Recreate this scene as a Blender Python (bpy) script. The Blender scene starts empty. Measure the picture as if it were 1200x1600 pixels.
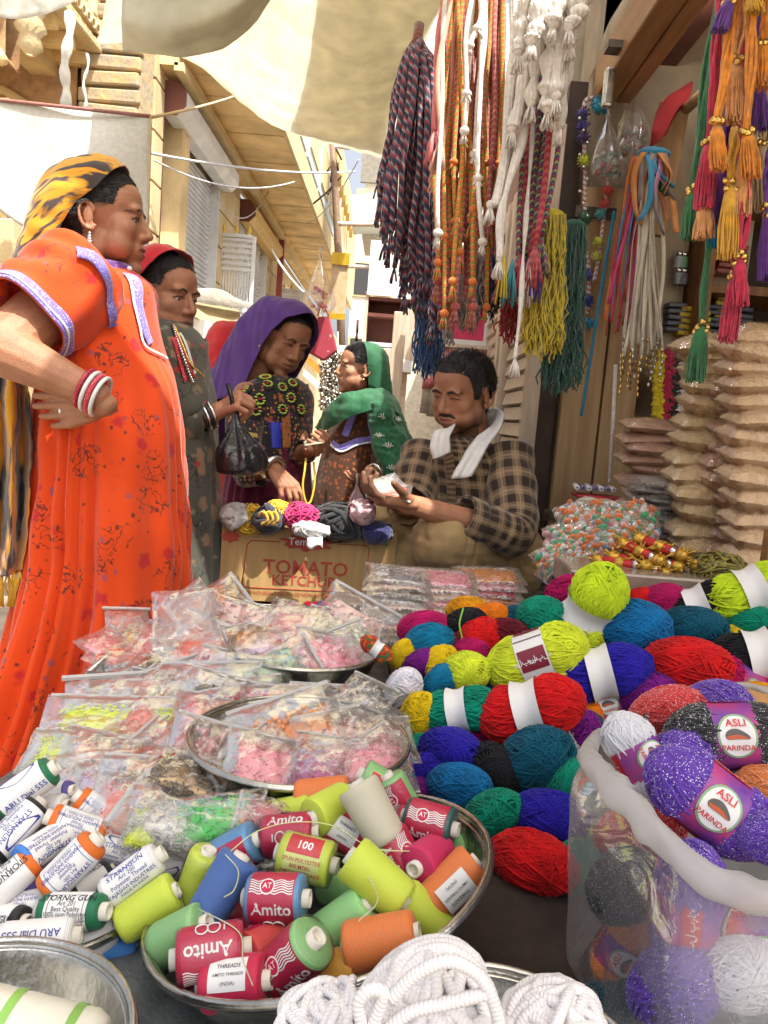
import bpy, bmesh, math, random
import numpy as np
from mathutils import Vector as V, Matrix, Euler, noise as mnoise
from mathutils.bvhtree import BVHTree
R = math.radians
rnd = random.Random(7)
scene = bpy.context.scene
col = scene.collection
# ------------------------------------------------------------------ camera
CAM_H, PITCH, ROLL, FPX = 1.08, 7.0, 4.5, 1200.0
cam = bpy.data.objects.new('camera', bpy.data.cameras.new('camera')); col.objects.link(cam)
cam.data.sensor_fit = 'VERTICAL'; cam.data.sensor_height = 24.0
cam.data.lens = 24.0 * FPX / 1600.0
cam.data.clip_start = .02; cam.data.clip_end = 400
CM = Matrix.Translation((0, 0, CAM_H)) @ Matrix.Rotation(R(90 - PITCH), 4, 'X') @ Matrix.Rotation(R(ROLL), 4, 'Z')
cam.matrix_world = CM
scene.camera = cam
# ------------------------------------------------------------------ sky, sun, exposure
SUN_EL, SUN_AZ = 64.0, 140.0
world = bpy.data.worlds.new('World'); scene.world = world; world.use_nodes = True
wn = world.node_tree.nodes; wl = world.node_tree.links
sky = wn.new('ShaderNodeTexSky'); sky.sky_type = 'NISHITA'; sky.sun_disc = False
sky.sun_elevation = R(SUN_EL); sky.sun_rotation = R(SUN_AZ); sky.dust_density = 8.0; sky.air_density = .8; sky.ozone_density = .5; sky.altitude = 200
hz = wn.new('ShaderNodeHueSaturation'); hz.inputs['Saturation'].default_value = .45; hz.inputs['Value'].default_value = 1.1
wl.new(sky.outputs[0], hz.inputs['Color']); wl.new(hz.outputs[0], wn['Background'].inputs[0]); wn['Background'].inputs[1].default_value = .15
sd = bpy.data.lights.new('sun', 'SUN'); sd.energy = 4.6; sd.angle = R(.55); sd.color = (1, .955, .87)
sun = bpy.data.objects.new('sun', sd); col.objects.link(sun)
sdir = V((math.sin(R(SUN_AZ)) * math.cos(R(SUN_EL)), math.cos(R(SUN_AZ)) * math.cos(R(SUN_EL)), math.sin(R(SUN_EL))))
sun.rotation_euler = sdir.to_track_quat('Z', 'Y').to_euler()
vs = scene.view_settings
vs.view_transform = 'Standard'; vs.look = 'None'; vs.gamma = 1; vs.use_curve_mapping = False
vs.exposure = 1.1
cy = scene.cycles
cy.use_denoising = True; cy.max_bounces = 9; cy.transparent_max_bounces = 14
cy.diffuse_bounces = 5; cy.glossy_bounces = 3; cy.transmission_bounces = 5
cy.caustics_reflective = False; cy.caustics_refractive = False; cy.sample_clamp_indirect = 6
def at(px, py, d):
    return CM @ V(((px - 600) / FPX * d, -(py - 800) / FPX * d, -d))
def onz(px, py, z):
    o = CM.translation; q = at(px, py, 1.0) - o
    return o + q * ((z - o.z) / q.z)
CR = CM.to_3x3()
def cdir(a, t=0):
    a, t = R(a), R(t)
    return (CR @ V((math.cos(a) * math.cos(t), math.sin(a) * math.cos(t), math.sin(t)))).normalized()
# ------------------------------------------------------------------ objects
PYM = {}
def thing(name, label, cat, loc=(0, 0, 0), group=None, M=None):
    o = bpy.data.objects.new(name, None); col.objects.link(o); o.empty_display_size = .05
    if M is not None: o.matrix_basis = M
    else: o.location = loc
    return tag(o, label, cat, group)
def tag(o, label, cat=None, group=None, kind=None):
    if label: o['label'] = label
    if cat: o['category'] = cat
    if group: o['group'] = group
    if kind: o['kind'] = kind
    return o
def struct(o):
    o['kind'] = 'structure'; return o
def link(name, me, mat=None, parent=None, world=True, M=None, kind=None):
    o = bpy.data.objects.new(name, me); col.objects.link(o)
    if mat is not None:
        if len(me.materials) == 0: me.materials.append(None)
        for i, m in enumerate(mat if isinstance(mat, (list, tuple)) else [mat]):
            while len(me.materials) <= i: me.materials.append(None)
            o.material_slots[i].link = 'OBJECT'; o.material_slots[i].material = m
    if M is not None: o.matrix_basis = M
    if parent is not None:
        o.parent = parent
        if world:
            W = parent.matrix_basis.copy(); q = parent
            while q.parent is not None:
                q2 = q.parent; W = q2.matrix_basis @ q.matrix_parent_inverse @ W; q = q2
            o.matrix_parent_inverse = W.inverted()
    if kind: o['kind'] = kind
    return o
def copy_tree(o, parent=None):
    c = o.copy(); col.objects.link(c)
    if parent is not None:
        c.parent = parent; c.matrix_parent_inverse = o.matrix_parent_inverse
    for ch in o.children: copy_tree(ch, c)
    return c
def frameM(loc, x=None, z=None, y=None):
    """matrix at loc from a main axis z and a hint x"""
    z = V(z).normalized(); x = V(x) if x is not None else V((1, 0, 0))
    x = (x - z * x.dot(z))
    if x.length < 1e-4: x = z.orthogonal()
    x.normalize(); y = z.cross(x)
    return Matrix(((x.x, y.x, z.x, loc[0]), (x.y, y.y, z.y, loc[1]), (x.z, y.z, z.z, loc[2]), (0, 0, 0, 1)))
def snoise(P, f=1.0, seed=0, n=10):
    """cheap smooth noise about -1..1 for an (...,3) array"""
    r = np.random.RandomState(seed); P = np.asarray(P, float); s = np.zeros(P.shape[:-1])
    for i in range(n):
        k = r.normal(size=3); k *= f * (0.6 + r.rand() * 1.4) * 2.2 / np.linalg.norm(k)
        s += np.sin(P @ k + r.rand() * 6.283)
    return s / math.sqrt(n) * .9
class MB:
    def __init__(s): s.v = []; s.f = []; s.uv = []; s.mi = []; s.n = 0
    def add(s, v, f, uv=None, mi=0):
        v = np.asarray(v, float).reshape(-1, 3)
        s.v.append(v); s.uv.append(np.asarray(uv, float).reshape(-1, 2) if uv is not None else np.zeros((len(v), 2)))
        s.f.extend([tuple(i + s.n for i in q) for q in f]); s.mi.extend([mi] * len(f)); s.n += len(v); return s
    def grid(s, P, cu=False, cv=False, mi=0, uvs=(1, 1)):
        P = np.asarray(P, float); n, m = P.shape[:2]; f = []
        for i in range(n if cu else n - 1):
            for j in range(m if cv else m - 1):
                a, b = i * m + j, i * m + (j + 1) % m; c, d = ((i + 1) % n) * m + (j + 1) % m, ((i + 1) % n) * m + j
                f.append((a, b, c, d))
        u, w = np.meshgrid(np.linspace(0, uvs[0], n), np.linspace(0, uvs[1], m), indexing='ij')
        return s.add(P, f, np.stack([u, w], -1), mi)
    def tube(s, pts, r, n=8, cap=True, closed=False, mi=0, vlen=None):
        pts = np.asarray([tuple(p) for p in pts], float); k = len(pts)
        r = np.full(k, r) if np.isscalar(r) else np.asarray(r, float)
        t = (np.roll(pts, -1, 0) - np.roll(pts, 1, 0)) if closed else np.gradient(pts, axis=0)
        t /= np.linalg.norm(t, axis=1)[:, None] + 1e-12
        a = np.array([0, 0, 1.]) if abs(t[0][2]) < .9 else np.array([1., 0, 0])
        nv = np.cross(t[0], a); nv /= np.linalg.norm(nv); N = []
        for i in range(k):
            nv = nv - t[i] * nv.dot(t[i]); nv /= np.linalg.norm(nv) + 1e-12; N.append(nv)
        N = np.array(N); B = np.cross(t, N); th = np.linspace(0, 2 * math.pi, n, endpoint=False)
        P = pts[:, None] + r[:, None, None] * (np.cos(th)[None, :, None] * N[:, None] + np.sin(th)[None, :, None] * B[:, None])
        L = np.concatenate([[0], np.cumsum(np.linalg.norm(np.diff(pts, axis=0), axis=1))])
        f = []
        for i in range(k if closed else k - 1):
            for j in range(n):
                f.append((i * n + j, i * n + (j + 1) % n, ((i + 1) % k) * n + (j + 1) % n, ((i + 1) % k) * n + j))
        if cap and not closed: f.append(tuple(range(n - 1, -1, -1))); f.append(tuple((k - 1) * n + j for j in range(n)))
        uv = np.stack([np.repeat(L, n), np.tile(np.abs(np.linspace(-1, 1, n, endpoint=False)), k)], -1)
        return s.add(P, f, uv, mi)
    def box(s, c, d, M=None, mi=0):
        x, y, z = [q / 2 for q in d]
        v = np.array([(a * x, b * y, e * z) for a in (-1, 1) for b in (-1, 1) for e in (-1, 1)], float)
        if M is not None: v = v @ np.array(M.to_3x3()).T
        return s.add(v + np.array(tuple(c)), [(0, 1, 3, 2), (4, 6, 7, 5), (0, 4, 5, 1), (2, 3, 7, 6), (0, 2, 6, 4), (1, 5, 7, 3)], None, mi)
    def hexa(s, a, mi=0):
        return s.add(np.array([tuple(q) for q in a]), [(0, 3, 2, 1), (4, 5, 6, 7), (0, 1, 5, 4), (1, 2, 6, 5), (2, 3, 7, 6), (3, 0, 4, 7)], None, mi)
    def lathe(s, prof, n=32, M=None, mi=0, cap=False):
        th = np.linspace(0, 2 * math.pi, n, endpoint=False); pr = np.asarray(prof, float)
        P = np.stack([pr[:, 0][:, None] * np.cos(th), pr[:, 0][:, None] * np.sin(th), np.repeat(pr[:, 1][:, None], n, 1)], -1)
        if M is not None: P = tf(P, M)
        k = len(pr); f = [(i * n + j, i * n + (j + 1) % n, (i + 1) * n + (j + 1) % n, (i + 1) * n + j) for i in range(k - 1) for j in range(n)]
        if cap: f += [tuple(range(n - 1, -1, -1)), tuple((k - 1) * n + j for j in range(n))]
        u, w = np.meshgrid(np.linspace(0, 1, k), np.linspace(0, 1, n, endpoint=False), indexing='ij')
        return s.add(P, f, np.stack([w, u], -1), mi)
    def ell(s, c, r, n=16, m=10, M=None, mi=0):
        r = (r, r, r) if np.isscalar(r) else r
        th = np.linspace(0, 2 * math.pi, n, endpoint=False); ph = np.linspace(0, math.pi, m + 1)[1:-1]
        P = np.stack([np.sin(ph)[:, None] * np.cos(th), np.sin(ph)[:, None] * np.sin(th), np.repeat(np.cos(ph)[:, None], n, 1)], -1).reshape(-1, 3)
        P = np.concatenate([P, [[0, 0, 1], [0, 0, -1]]]) * np.array(r)
        if M is not None: P = P @ np.array(M.to_3x3()).T
        k = m - 1; f = [(i * n + j, (i + 1) * n + j, (i + 1) * n + (j + 1) % n, i * n + (j + 1) % n) for i in range(k - 1) for j in range(n)]
        f += [(k * n, j, (j + 1) % n) for j in range(n)] + [(k * n + 1, (k - 1) * n + (j + 1) % n, (k - 1) * n + j) for j in range(n)]
        return s.add(P + np.array(tuple(c)), f, None, mi)
    def capsule(s, a, b, ra, rb, n=14, m=5):
        a, b = np.array(tuple(a), float), np.array(tuple(b), float); d = b - a; L = np.linalg.norm(d); d = d / (L + 1e-9)
        prof = [(ra * math.cos(t), -ra * math.sin(t)) for t in np.linspace(math.pi / 2 * .98, 0, m)] + [(rb * math.cos(t), L + rb * math.sin(t)) for t in np.linspace(0, math.pi / 2 * .98, m)]
        return s.lathe(prof, n, frameM(a, None, d), 0, True)
    def mesh(s, name, smooth=True):
        me = bpy.data.meshes.new(name)
        if s.n == 0: return me
        v = np.concatenate(s.v); me.from_pydata(v.tolist(), [], s.f); uv = np.concatenate(s.uv)
        l = me.uv_layers.new(name='UVMap'); idx = np.zeros(len(me.loops), np.int32); me.loops.foreach_get('vertex_index', idx)
        l.data.foreach_set('uv', uv[idx].astype(np.float32).ravel())
        if any(s.mi): me.polygons.foreach_set('material_index', np.array(s.mi, np.int32))
        if smooth: me.polygons.foreach_set('use_smooth', np.ones(len(me.polygons), bool))
        me.update(); return me
    def build(s, name, mat=None, parent=None, smooth=True, world=True, kind=None, M=None, bevel=0, solid=0, auto=None):
        me = s.mesh(name, smooth)
        o = link(name, me, mat, parent, world, M, kind)
        if solid:
            q = o.modifiers.new('solid', 'SOLIDIFY'); q.thickness = solid; q.offset = 0
        if bevel:
            q = o.modifiers.new('bevel', 'BEVEL'); q.width = bevel; q.segments = 2; q.limit_method = 'ANGLE'
        return o
def tf(P, M):
    P = np.asarray(P, float); A = np.array(M)
    return P @ A[:3, :3].T + A[:3, 3]
def cr(C, n, axis=0):
    """Catmull-Rom resample of control points along an axis to n samples"""
    C = np.moveaxis(np.asarray(C, float), axis, 0); k = len(C)
    t = np.linspace(0, k - 1, n); i = np.minimum(t.astype(int), k - 2); f = (t - i).reshape((-1,) + (1,) * (C.ndim - 1))
    g = lambda j: C[np.clip(j, 0, k - 1)]
    p0, p1, p2, p3 = g(i - 1), g(i), g(i + 1), g(i + 2)
    p0 = np.where((i == 0).reshape(f.shape), 2 * p1 - p2, p0); p3 = np.where((i + 2 > k - 1).reshape(f.shape), 2 * p2 - p1, p3)
    o = .5 * (2 * p1 + (p2 - p0) * f + (2 * p0 - 5 * p1 + 4 * p2 - p3) * f * f + (3 * p1 - p0 - 3 * p2 + p3) * f ** 3)
    return np.moveaxis(o, 0, axis)
def bake(o):
    dg = bpy.context.evaluated_depsgraph_get(); me = bpy.data.meshes.new_from_object(o.evaluated_get(dg))
    bpy.data.objects.remove(o); return me
def remesh(mb, vox, smooth=3):
    o = mb.build('tmp', None); m = o.modifiers.new('r', 'REMESH'); m.mode = 'VOXEL'; m.voxel_size = vox
    if smooth: q = o.modifiers.new('s', 'SMOOTH'); q.iterations = smooth; q.factor = .5
    return bake(o)
def mverts(me):
    a = np.zeros(len(me.vertices) * 3, np.float32); me.vertices.foreach_get('co', a); return a.reshape(-1, 3).astype(float)
def mfaces(me): return [tuple(p.vertices) for p in me.polygons]
_tc = {}
def text2d(s, size=1.0, bold=0.0):
    """flat lettering centred on the origin: (verts Nx2, faces)"""
    k = (s, bold)
    if k not in _tc:
        c = bpy.data.curves.new('t', 'FONT'); c.body = s; c.size = 1; c.align_x = 'CENTER'; c.align_y = 'CENTER'; c.offset = bold; c.resolution_u = 2
        o = bpy.data.objects.new('t', c); col.objects.link(o); me = bake(o)
        v = mverts(me)[:, :2] if len(me.vertices) else np.zeros((0, 2)); _tc[k] = (v, mfaces(me)); bpy.data.meshes.remove(me)
    v, f = _tc[k]; return v * size, f
# ------------------------------------------------------------------ materials
MATS = {}
def newmat(name):
    m = bpy.data.materials.new(name); m.use_nodes = True; nt = m.node_tree
    return m, nt.nodes, nt.links, nt.nodes['Principled BSDF']
def c4(c): return (c[0], c[1], c[2], 1)
def pm(name, c, rough=.6, metal=0, var=.12, vs=25, bump=0, bs=200, sheen=0, spec=.5, coat=0, trans=0, c2=None, stretch=None, sss=0, det=4):
    """principled with noise colour variation, bump and sheen"""
    if name in MATS: return MATS[name]
    m, N, L, b = newmat(name); MATS[name] = m
    b.inputs['Roughness'].default_value = rough; b.inputs['Metallic'].default_value = metal; b.inputs['Specular IOR Level'].default_value = spec
    b.inputs['Coat Weight'].default_value = coat; b.inputs['Coat Roughness'].default_value = .12
    if sheen: b.inputs['Sheen Weight'].default_value = sheen; b.inputs['Sheen Roughness'].default_value = .5
    if sss:
        b.inputs['Subsurface Weight'].default_value = sss; b.inputs['Subsurface Scale'].default_value = .01; b.inputs['Subsurface Radius'].default_value = (1, .4, .2)
    tc = N.new('ShaderNodeTexCoord'); mp = N.new('ShaderNodeMapping'); L.new(tc.outputs['Object'], mp.inputs[0])
    if stretch: mp.inputs['Scale'].default_value = stretch
    no = N.new('ShaderNodeTexNoise'); no.inputs['Scale'].default_value = vs; no.inputs['Detail'].default_value = det; L.new(mp.outputs[0], no.inputs[0])
    ra = N.new('ShaderNodeValToRGB'); L.new(no.outputs[0], ra.inputs[0])
    ra.color_ramp.elements[0].position = .3; ra.color_ramp.elements[1].position = .7
    a = c2 if c2 else tuple(max(0, q * (1 - var * 1.6)) for q in c)
    ra.color_ramp.elements[0].color = c4(a); ra.color_ramp.elements[1].color = c4(c if c2 else tuple(min(1, q * (1 + var)) for q in c))
    L.new(ra.outputs[0], b.inputs['Base Color'])
    if bump:
        n2 = N.new('ShaderNodeTexNoise'); n2.inputs['Scale'].default_value = bs; n2.inputs['Detail'].default_value = 3; L.new(mp.outputs[0], n2.inputs[0])
        bp = N.new('ShaderNodeBump'); bp.inputs['Strength'].default_value = bump; bp.inputs['Distance'].default_value = .01; L.new(n2.outputs[0], bp.inputs['Height']); L.new(bp.outputs[0], b.inputs['Normal'])
    if trans:
        tr = N.new('ShaderNodeBsdfTranslucent'); mx = N.new('ShaderNodeMixShader'); mx.inputs[0].default_value = trans
        L.new(ra.outputs[0], tr.inputs[0]); L.new(b.outputs[0], mx.inputs[1]); L.new(tr.outputs[0], mx.inputs[2]); L.new(mx.outputs[0], N['Material Output'].inputs[0])
    return m
def hexc(h, k=1.0):
    r = [int(h[i:i + 2], 16) / 255 for i in (0, 2, 4)]
    return tuple(k * (q / 12.92 if q <= .04045 else ((q + .055) / 1.055) ** 2.4) for q in r)
def plastic(name, tint=(1, 1, 1), clear=.75, white=.15, rough=.12, bump=.25, bs=40):
    """thin clear film: mostly see-through, a little milky, glossy creases"""
    if name in MATS: return MATS[name]
    m, N, L, b = newmat(name); MATS[name] = m; N.remove(b)
    t = N.new('ShaderNodeBsdfTransparent'); t.inputs[0].default_value = c4(tint)
    d = N.new('ShaderNodeBsdfTranslucent'); d.inputs[0].default_value = (.85, .85, .85, 1)
    d2 = N.new('ShaderNodeBsdfDiffuse'); d2.inputs[0].default_value = (.8, .8, .8, 1)
    g = N.new('ShaderNodeBsdfGlossy'); g.inputs['Roughness'].default_value = rough; g.inputs[0].default_value = (1, 1, 1, 1)
    tc = N.new('ShaderNodeTexCoord'); no = N.new('ShaderNodeTexNoise'); no.inputs['Scale'].default_value = bs; no.inputs['Detail'].default_value = 3; no.inputs['Distortion'].default_value = 1.2
    L.new(tc.outputs['Object'], no.inputs[0]); bp = N.new('ShaderNodeBump'); bp.inputs['Strength'].default_value = bump; bp.inputs['Distance'].default_value = .01
    L.new(no.outputs[0], bp.inputs['Height']); L.new(bp.outputs[0], g.inputs['Normal'])
    a = N.new('ShaderNodeAddShader'); mxd = N.new('ShaderNodeMixShader'); L.new(d.outputs[0], mxd.inputs[1]); L.new(d2.outputs[0], mxd.inputs[2])
    m1 = N.new('ShaderNodeMixShader'); m1.inputs[0].default_value = white; L.new(t.outputs[0], m1.inputs[1]); L.new(mxd.outputs[0], m1.inputs[2])
    fr = N.new('ShaderNodeFresnel'); fr.inputs[0].default_value = 1.45; L.new(bp.outputs[0], fr.inputs['Normal'])
    ma = N.new('ShaderNodeMath'); ma.operation = 'MULTIPLY_ADD'; ma.inputs[1].default_value = .38; ma.inputs[2].default_value = .008; L.new(fr.outputs[0], ma.inputs[0])
    m2 = N.new('ShaderNodeMixShader'); L.new(ma.outputs[0], m2.inputs[0]); L.new(m1.outputs[0], m2.inputs[1]); L.new(g.outputs[0], m2.inputs[2])
    N.remove(a); L.new(m2.outputs[0], N['Material Output'].inputs[0]); return m
WHITE = lambda: pm('white_paint', (.78, .77, .74), .5)
# ------------------------------------------------------------------ setting
def onx(px, py, X):
    o = CM.translation; q = at(px, py, 1.0) - o; return o + q * (X / q.x)
def ony(px, py, Y):
    o = CM.translation; q = at(px, py, 1.0) - o; return o + q * (Y / q.y)
M_stone = pm('yellow_sandstone', (.74, .55, .27), .85, var=.2, vs=3.5, bump=.3, bs=60, det=8)
M_stone2 = pm('pale_sandstone', (.66, .53, .31), .85, c2=(.50, .38, .20), vs=4, bump=.35, bs=60, det=9)
M_brownstone = pm('pink_brown_stone', (.42, .25, .12), .85, var=.2, vs=14, bump=.25, bs=90)
M_rough = pm('old_rubble_stone', (.52, .35, .14), .95, c2=(.30, .27, .22), vs=9, bump=.8, bs=25, det=8)
M_ground = pm('dusty_paving', (.30, .25, .19), .9, var=.25, vs=6, bump=.3, bs=40)
M_shut = pm('grey_shutter_paint', (.74, .76, .77), .45, metal=.05, var=.1, vs=5)
M_white = pm('white_enamel', (.72, .72, .70), .45, var=.08, vs=8)
M_wood = pm('brown_timber', (.33, .16, .06), .55, c2=(.17, .075, .028), vs=6, stretch=(9, 9, .8), bump=.25, bs=60)
M_woodY = pm('beam_timber', (.42, .21, .08), .5, c2=(.26, .12, .04), vs=5, stretch=(9, .8, 9), bump=.2, bs=60)
M_woodD = pm('dark_timber', (.055, .03, .018), .6, var=.3, vs=12, bump=.2)
M_pale = pm('pale_pinkish_timber', (.62, .50, .38), .6, var=.15, vs=9, stretch=(6, 6, .6), bump=.15)
M_maroon = pm('maroon_paint', (.16, .05, .035), .55, var=.15, vs=9)
M_iron = pm('worn_iron', (.13, .11, .09), .5, metal=.8, var=.4, vs=40)
M_steel = pm('scratched_steel', (.60, .58, .54), .27, metal=1, var=.18, vs=14, bump=.12, bs=90, c2=(.34, .33, .28))
def cloth_sheet(name, c, tr=.5, sc=14):
    m = pm(name, c, .9, var=.07, vs=sc, bump=.35, bs=9, trans=tr, det=6); return m
M_awn = cloth_sheet('cream_canvas', (.82, .79, .68), .58)
M_awn2 = cloth_sheet('olive_canvas', (.72, .71, .60), .48)
M_tarp = cloth_sheet('grey_white_tarp', (.72, .72, .67), .42, 60)
g = MB(); g.add([(-60, -40, 0), (60, -40, 0), (60, 250, 0), (-60, 250, 0)], [(0, 1, 2, 3)])
struct(g.build('ground', M_ground, smooth=False))
# raised stall deck of timber boards under a dark sheet
st = thing('stall_platform', 'low timber stall platform under all the trays and yarn', 'platform', (0, 1.2, 0))
for i, (x0, x1, y0, y1, x0b) in enumerate([(-.53, .62, .22, .86, -.53), (-.52, .62, .863, 1.46, -.42), (-.40, .62, 1.463, 2.06, -.40), (.06, .62, 2.063, 2.75, .06)]):
    b = MB(); b.hexa([(x0, y0, .50), (x1, y0, .50), (x1, y1, .50), (x0b, y1, .50), (x0, y0, .55), (x1, y0, .55), (x1, y1, .55), (x0b, y1, .55)]); b.build('deck', pm('deck_metal', (.16, .17, .17), .45, metal=.3, var=.4, vs=18, bump=.2), st, False, bevel=.004)
    n = 4
    for k in range(n if i == 0 else 0):
        b = MB(); b.box((x0 + .02 + (x1 - x0 - .04) * (k + .5) / n, y0 + .012, .25), ((x1 - x0) / n - .012, .02, .497)); b.build('board', M_woodD, st, False)
for x in (-.38, .58):
    for y in (.27, 1.42, 2.0):
        if x < 0 and y > 1.5: continue
        b = MB(); b.box((x, y, .25), (.05, .05, .495)); b.build('leg', M_woodD, st, False)
# -------- left building: stone front with two rolling shutters under a projecting storey
LX = -1.65
lb = thing('shop_building', 'yellow sandstone shop building with grey rolling shutters and projecting upper storey', 'building', (-2.6, 10, 0))
def part(nm, c, d, m, par, M=None, bevel=0, smooth=False):
    b = MB(); b.box(c, d, M); return b.build(nm, m, par, smooth, bevel=bevel)
YS = [5.13, 5.37, 7.0, 7.9, 9.6, 11.2, 30]
part('wall', (LX - .35, 17.5, 1.62), (.5, 24.74, 3.24), M_stone2, lb)
for (y0, y1) in [(5.13, 5.345), (7.03, 7.88), (9.63, 10.5)]:
    z = .3; k = 0
    while z < 3.1:
        h = .31
        xs = [y0, y1] if y1 - y0 < .4 else ([y0, (y0 + y1) / 2, y1] if k % 2 else [y0, y0 + (y1 - y0) * .27, y0 + (y1 - y0) * .77, y1])
        for a, b_ in zip(xs[:-1], xs[1:]):
            part('stone', (LX - .06, (a + b_) / 2, z + h / 2), (.115, b_ - a - .012, h - .012), M_stone2, lb, bevel=.006)
        z += h; k += 1
def shutter(y0, y1, zb, zt, m):
    s = MB(); s.box((LX - .11, (y0 + y1) / 2, (zb + zt) / 2), (.02, y1 - y0, zt - zb)); o = s.build('shutter', m, lb, False)
    me = MB(); th = np.linspace(0, math.pi, 6)
    prof = np.stack([LX - .098 + .022 * np.sin(th), np.zeros(6), .034 * (th / math.pi - .5)], -1)
    P = np.stack([prof + [0, -(y1 - y0) / 2, 0], prof + [0, (y1 - y0) / 2, 0]], 1); me.grid(P)
    sl = me.mesh('slat'); z = zb + .02
    while z < zt:
        link('slat', sl, m, o, True, Matrix.Translation((0, (y0 + y1) / 2, z))); z += .041
    part('guide_rail', (LX - .05, y0 - .012, (zb + zt) / 2), (.09, .024, zt - zb), M_maroon, lb)
    part('guide_rail', (LX - .05, y1 + .012, (zb + zt) / 2), (.09, .024, zt - zb), M_white, lb)
shutter(5.37, 7.0, .2, 3.0, M_shut); shutter(7.9, 9.6, .2, 2.98, M_shut); shutter(10.9, 13, .2, 2.95, M_shut)
def housing(y0, y1, z, m, mcap):
    th = np.linspace(0, 2 * math.pi, 8, endpoint=False) + math.pi / 8
    ring = np.stack([LX + .03 + .115 * np.cos(th), np.zeros(8), z + .115 * np.sin(th)], -1)
    b = MB(); b.grid(np.stack([ring + [0, y0, 0], ring + [0, y1, 0]], 0), cv=True); b.build('shutter_housing', m, lb, False)
    for y in (y0 - .006, y1 + .006):
        c = MB(); c.add(np.concatenate([ring * [1, 1, 1] + [0, y - .006, 0], ring + [0, y + .006, 0]]), [tuple(range(8)), tuple(range(15, 7, -1))] + [(i, i + 8, (i + 1) % 8 + 8, (i + 1) % 8) for i in range(8)]); c.build('end_cap', mcap, lb, False)
housing(5.36, 7.12, 3.06, M_shut, M_maroon); housing(7.98, 9.9, 3.02, pm('ochre_paint', (.62, .40, .12), .6), M_maroon)
# projecting storey: soffit planks, fascia, panelled front
y = 5.2; k = 0
while y < 16:
    w = .36
    part('soffit_plank', (-1.36, y + w / 2, 3.325 + (k % 2) * .004), (.62, w - .014, .05), M_stone, lb, bevel=.004); y += w; k += 1
part('ledge', (-1.60, 11, 3.25), (.13, 11.6, .095), M_stone, lb); part('ledge', (-1.53, 11, 3.196), (.06, 11.6, .05), M_stone2, lb)
part('fascia', (-1.035, 11, 3.40), (.03, 11.6, .24), M_stone2, lb)
part('upper_wall', (-1.50, 11, 4.3), (.9, 11.5, 1.56), M_stone2, lb)
y = 5.5
while y < 12:
    f = part('front_panel', (-1.03, y + .55, 3.9), (.04, 1.06, .72), pm('pale_blue_paint', (.52, .60, .62), .6), lb, bevel=.01)
    part('panel_inset', (-1.004, y + .55, 3.9), (.02, .8, .46), M_stone2, f); y += 1.16
part('drain_pipe', (-1.54, 9.95, 2.2), (.07, .07, 2.1), pm('red_oxide', (.33, .08, .06), .6), lb)
y = 9.0
for i in range(9):
    part('finial', (-.98, 10.2 + i * .5, 4.35), (.06, .2, .2), pm('ochre_paint', (.62, .4, .12)), lb, Matrix.Rotation(R(45), 4, 'X'))
# hoarding panel on the fascia
part('poster', (-1.0, 6.55, 3.72), (.012, .36, .28), pm('red_orange_print', (.75, .12, .03), .6, c2=(.8, .38, .05), vs=22), lb)
# -------- white lattice gate leaves standing in front of the second shutter
def lattice(px0, px1, pyt, pyb, Y, label, seed):
    a, b_ = ony(px0, pyt, Y), ony(px1, pyt, Y); zb = ony(px0, pyb, Y).z
    t = thing('lattice_gate', label, 'gate', (a.x, Y, 0)); w = b_.x - a.x; h = a.z - zb
    for x in (a.x, b_.x): part('stile', (x, Y, (a.z) / 2), (.03, .03, a.z), M_white, t)
    for z in (a.z, zb + h * .5, zb): part('rail', ((a.x + b_.x) / 2, Y, z), (w - .03, .028, .03), M_white, t)
    z = zb + .03
    i = 0
    while z < a.z - .02:
        if i % 12 < 6: part('slat', ((a.x + b_.x) / 2, Y, z), (w - .03, .012, .026), M_white, t); z += .052
        else: z += .052
        i += 1
    for x in np.linspace(a.x + .04, b_.x - .04, 11): part('bar', (x, Y + .012, (a.z + zb) / 2), (.014, .010, h), M_white, t)
    for x in np.linspace(a.x + .05, b_.x - .05, 3):
        f = MB(); f.lathe([(0.001, .09), (.012, .05), (.022, .03), (.01, .012), (.016, 0)], 8, Matrix.Translation((x, Y, a.z + .015))); f.build('finial', pm('brass_yellow', (.75, .5, .06), .4), t)
lattice(341, 398, 366, 640, 7.2, 'tall white lattice gate with brass finials in front of shutter', 1)
lattice(438, 474, 452, 560, 10.4, 'small far white lattice gate near the drain pipe', 2)
# -------- carved balcony of the house at far left
hb = thing('carved_balcony_house', 'golden sandstone house with carved balcony and cusped arches above the tarp', 'building', (-3.2, 5.4, 0))
BX = -1.95
e0, e1 = onx(96, 0, BX), onx(196, 152, BX)
zed = (e0.z + e1.z) / 2; ya, yb = e0.y - .8, e1.y
part('floor_slab', (BX - 1.1, (ya + yb) / 2, zed + .03), (2.2, yb - ya, .10), M_stone, hb)
part('edge_moulding', (BX + .012, (ya + yb) / 2, zed), (.09, yb - ya + .02, .05), M_stone2, hb, bevel=.01)
nb = 26
for i in range(nb):
    y = ya + (yb - ya) * (i + .5) / nb
    b = MB(); b.tube([(BX + .062, y + .03 * math.cos(t), zed + .075 + .028 * math.sin(t)) for t in np.linspace(0, 2 * math.pi, 7)[:-1]], .008, 5, closed=True); b.build('carved_ring', M_stone2, hb)
part('rail', (BX + .02, (ya + yb) / 2, zed + .72), (.10, yb - ya, .07), M_stone2, hb, bevel=.01); part('rail', (BX + .015, (ya + yb) / 2, zed + .13), (.07, yb - ya, .04), M_stone2, hb)
nb = 8
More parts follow.
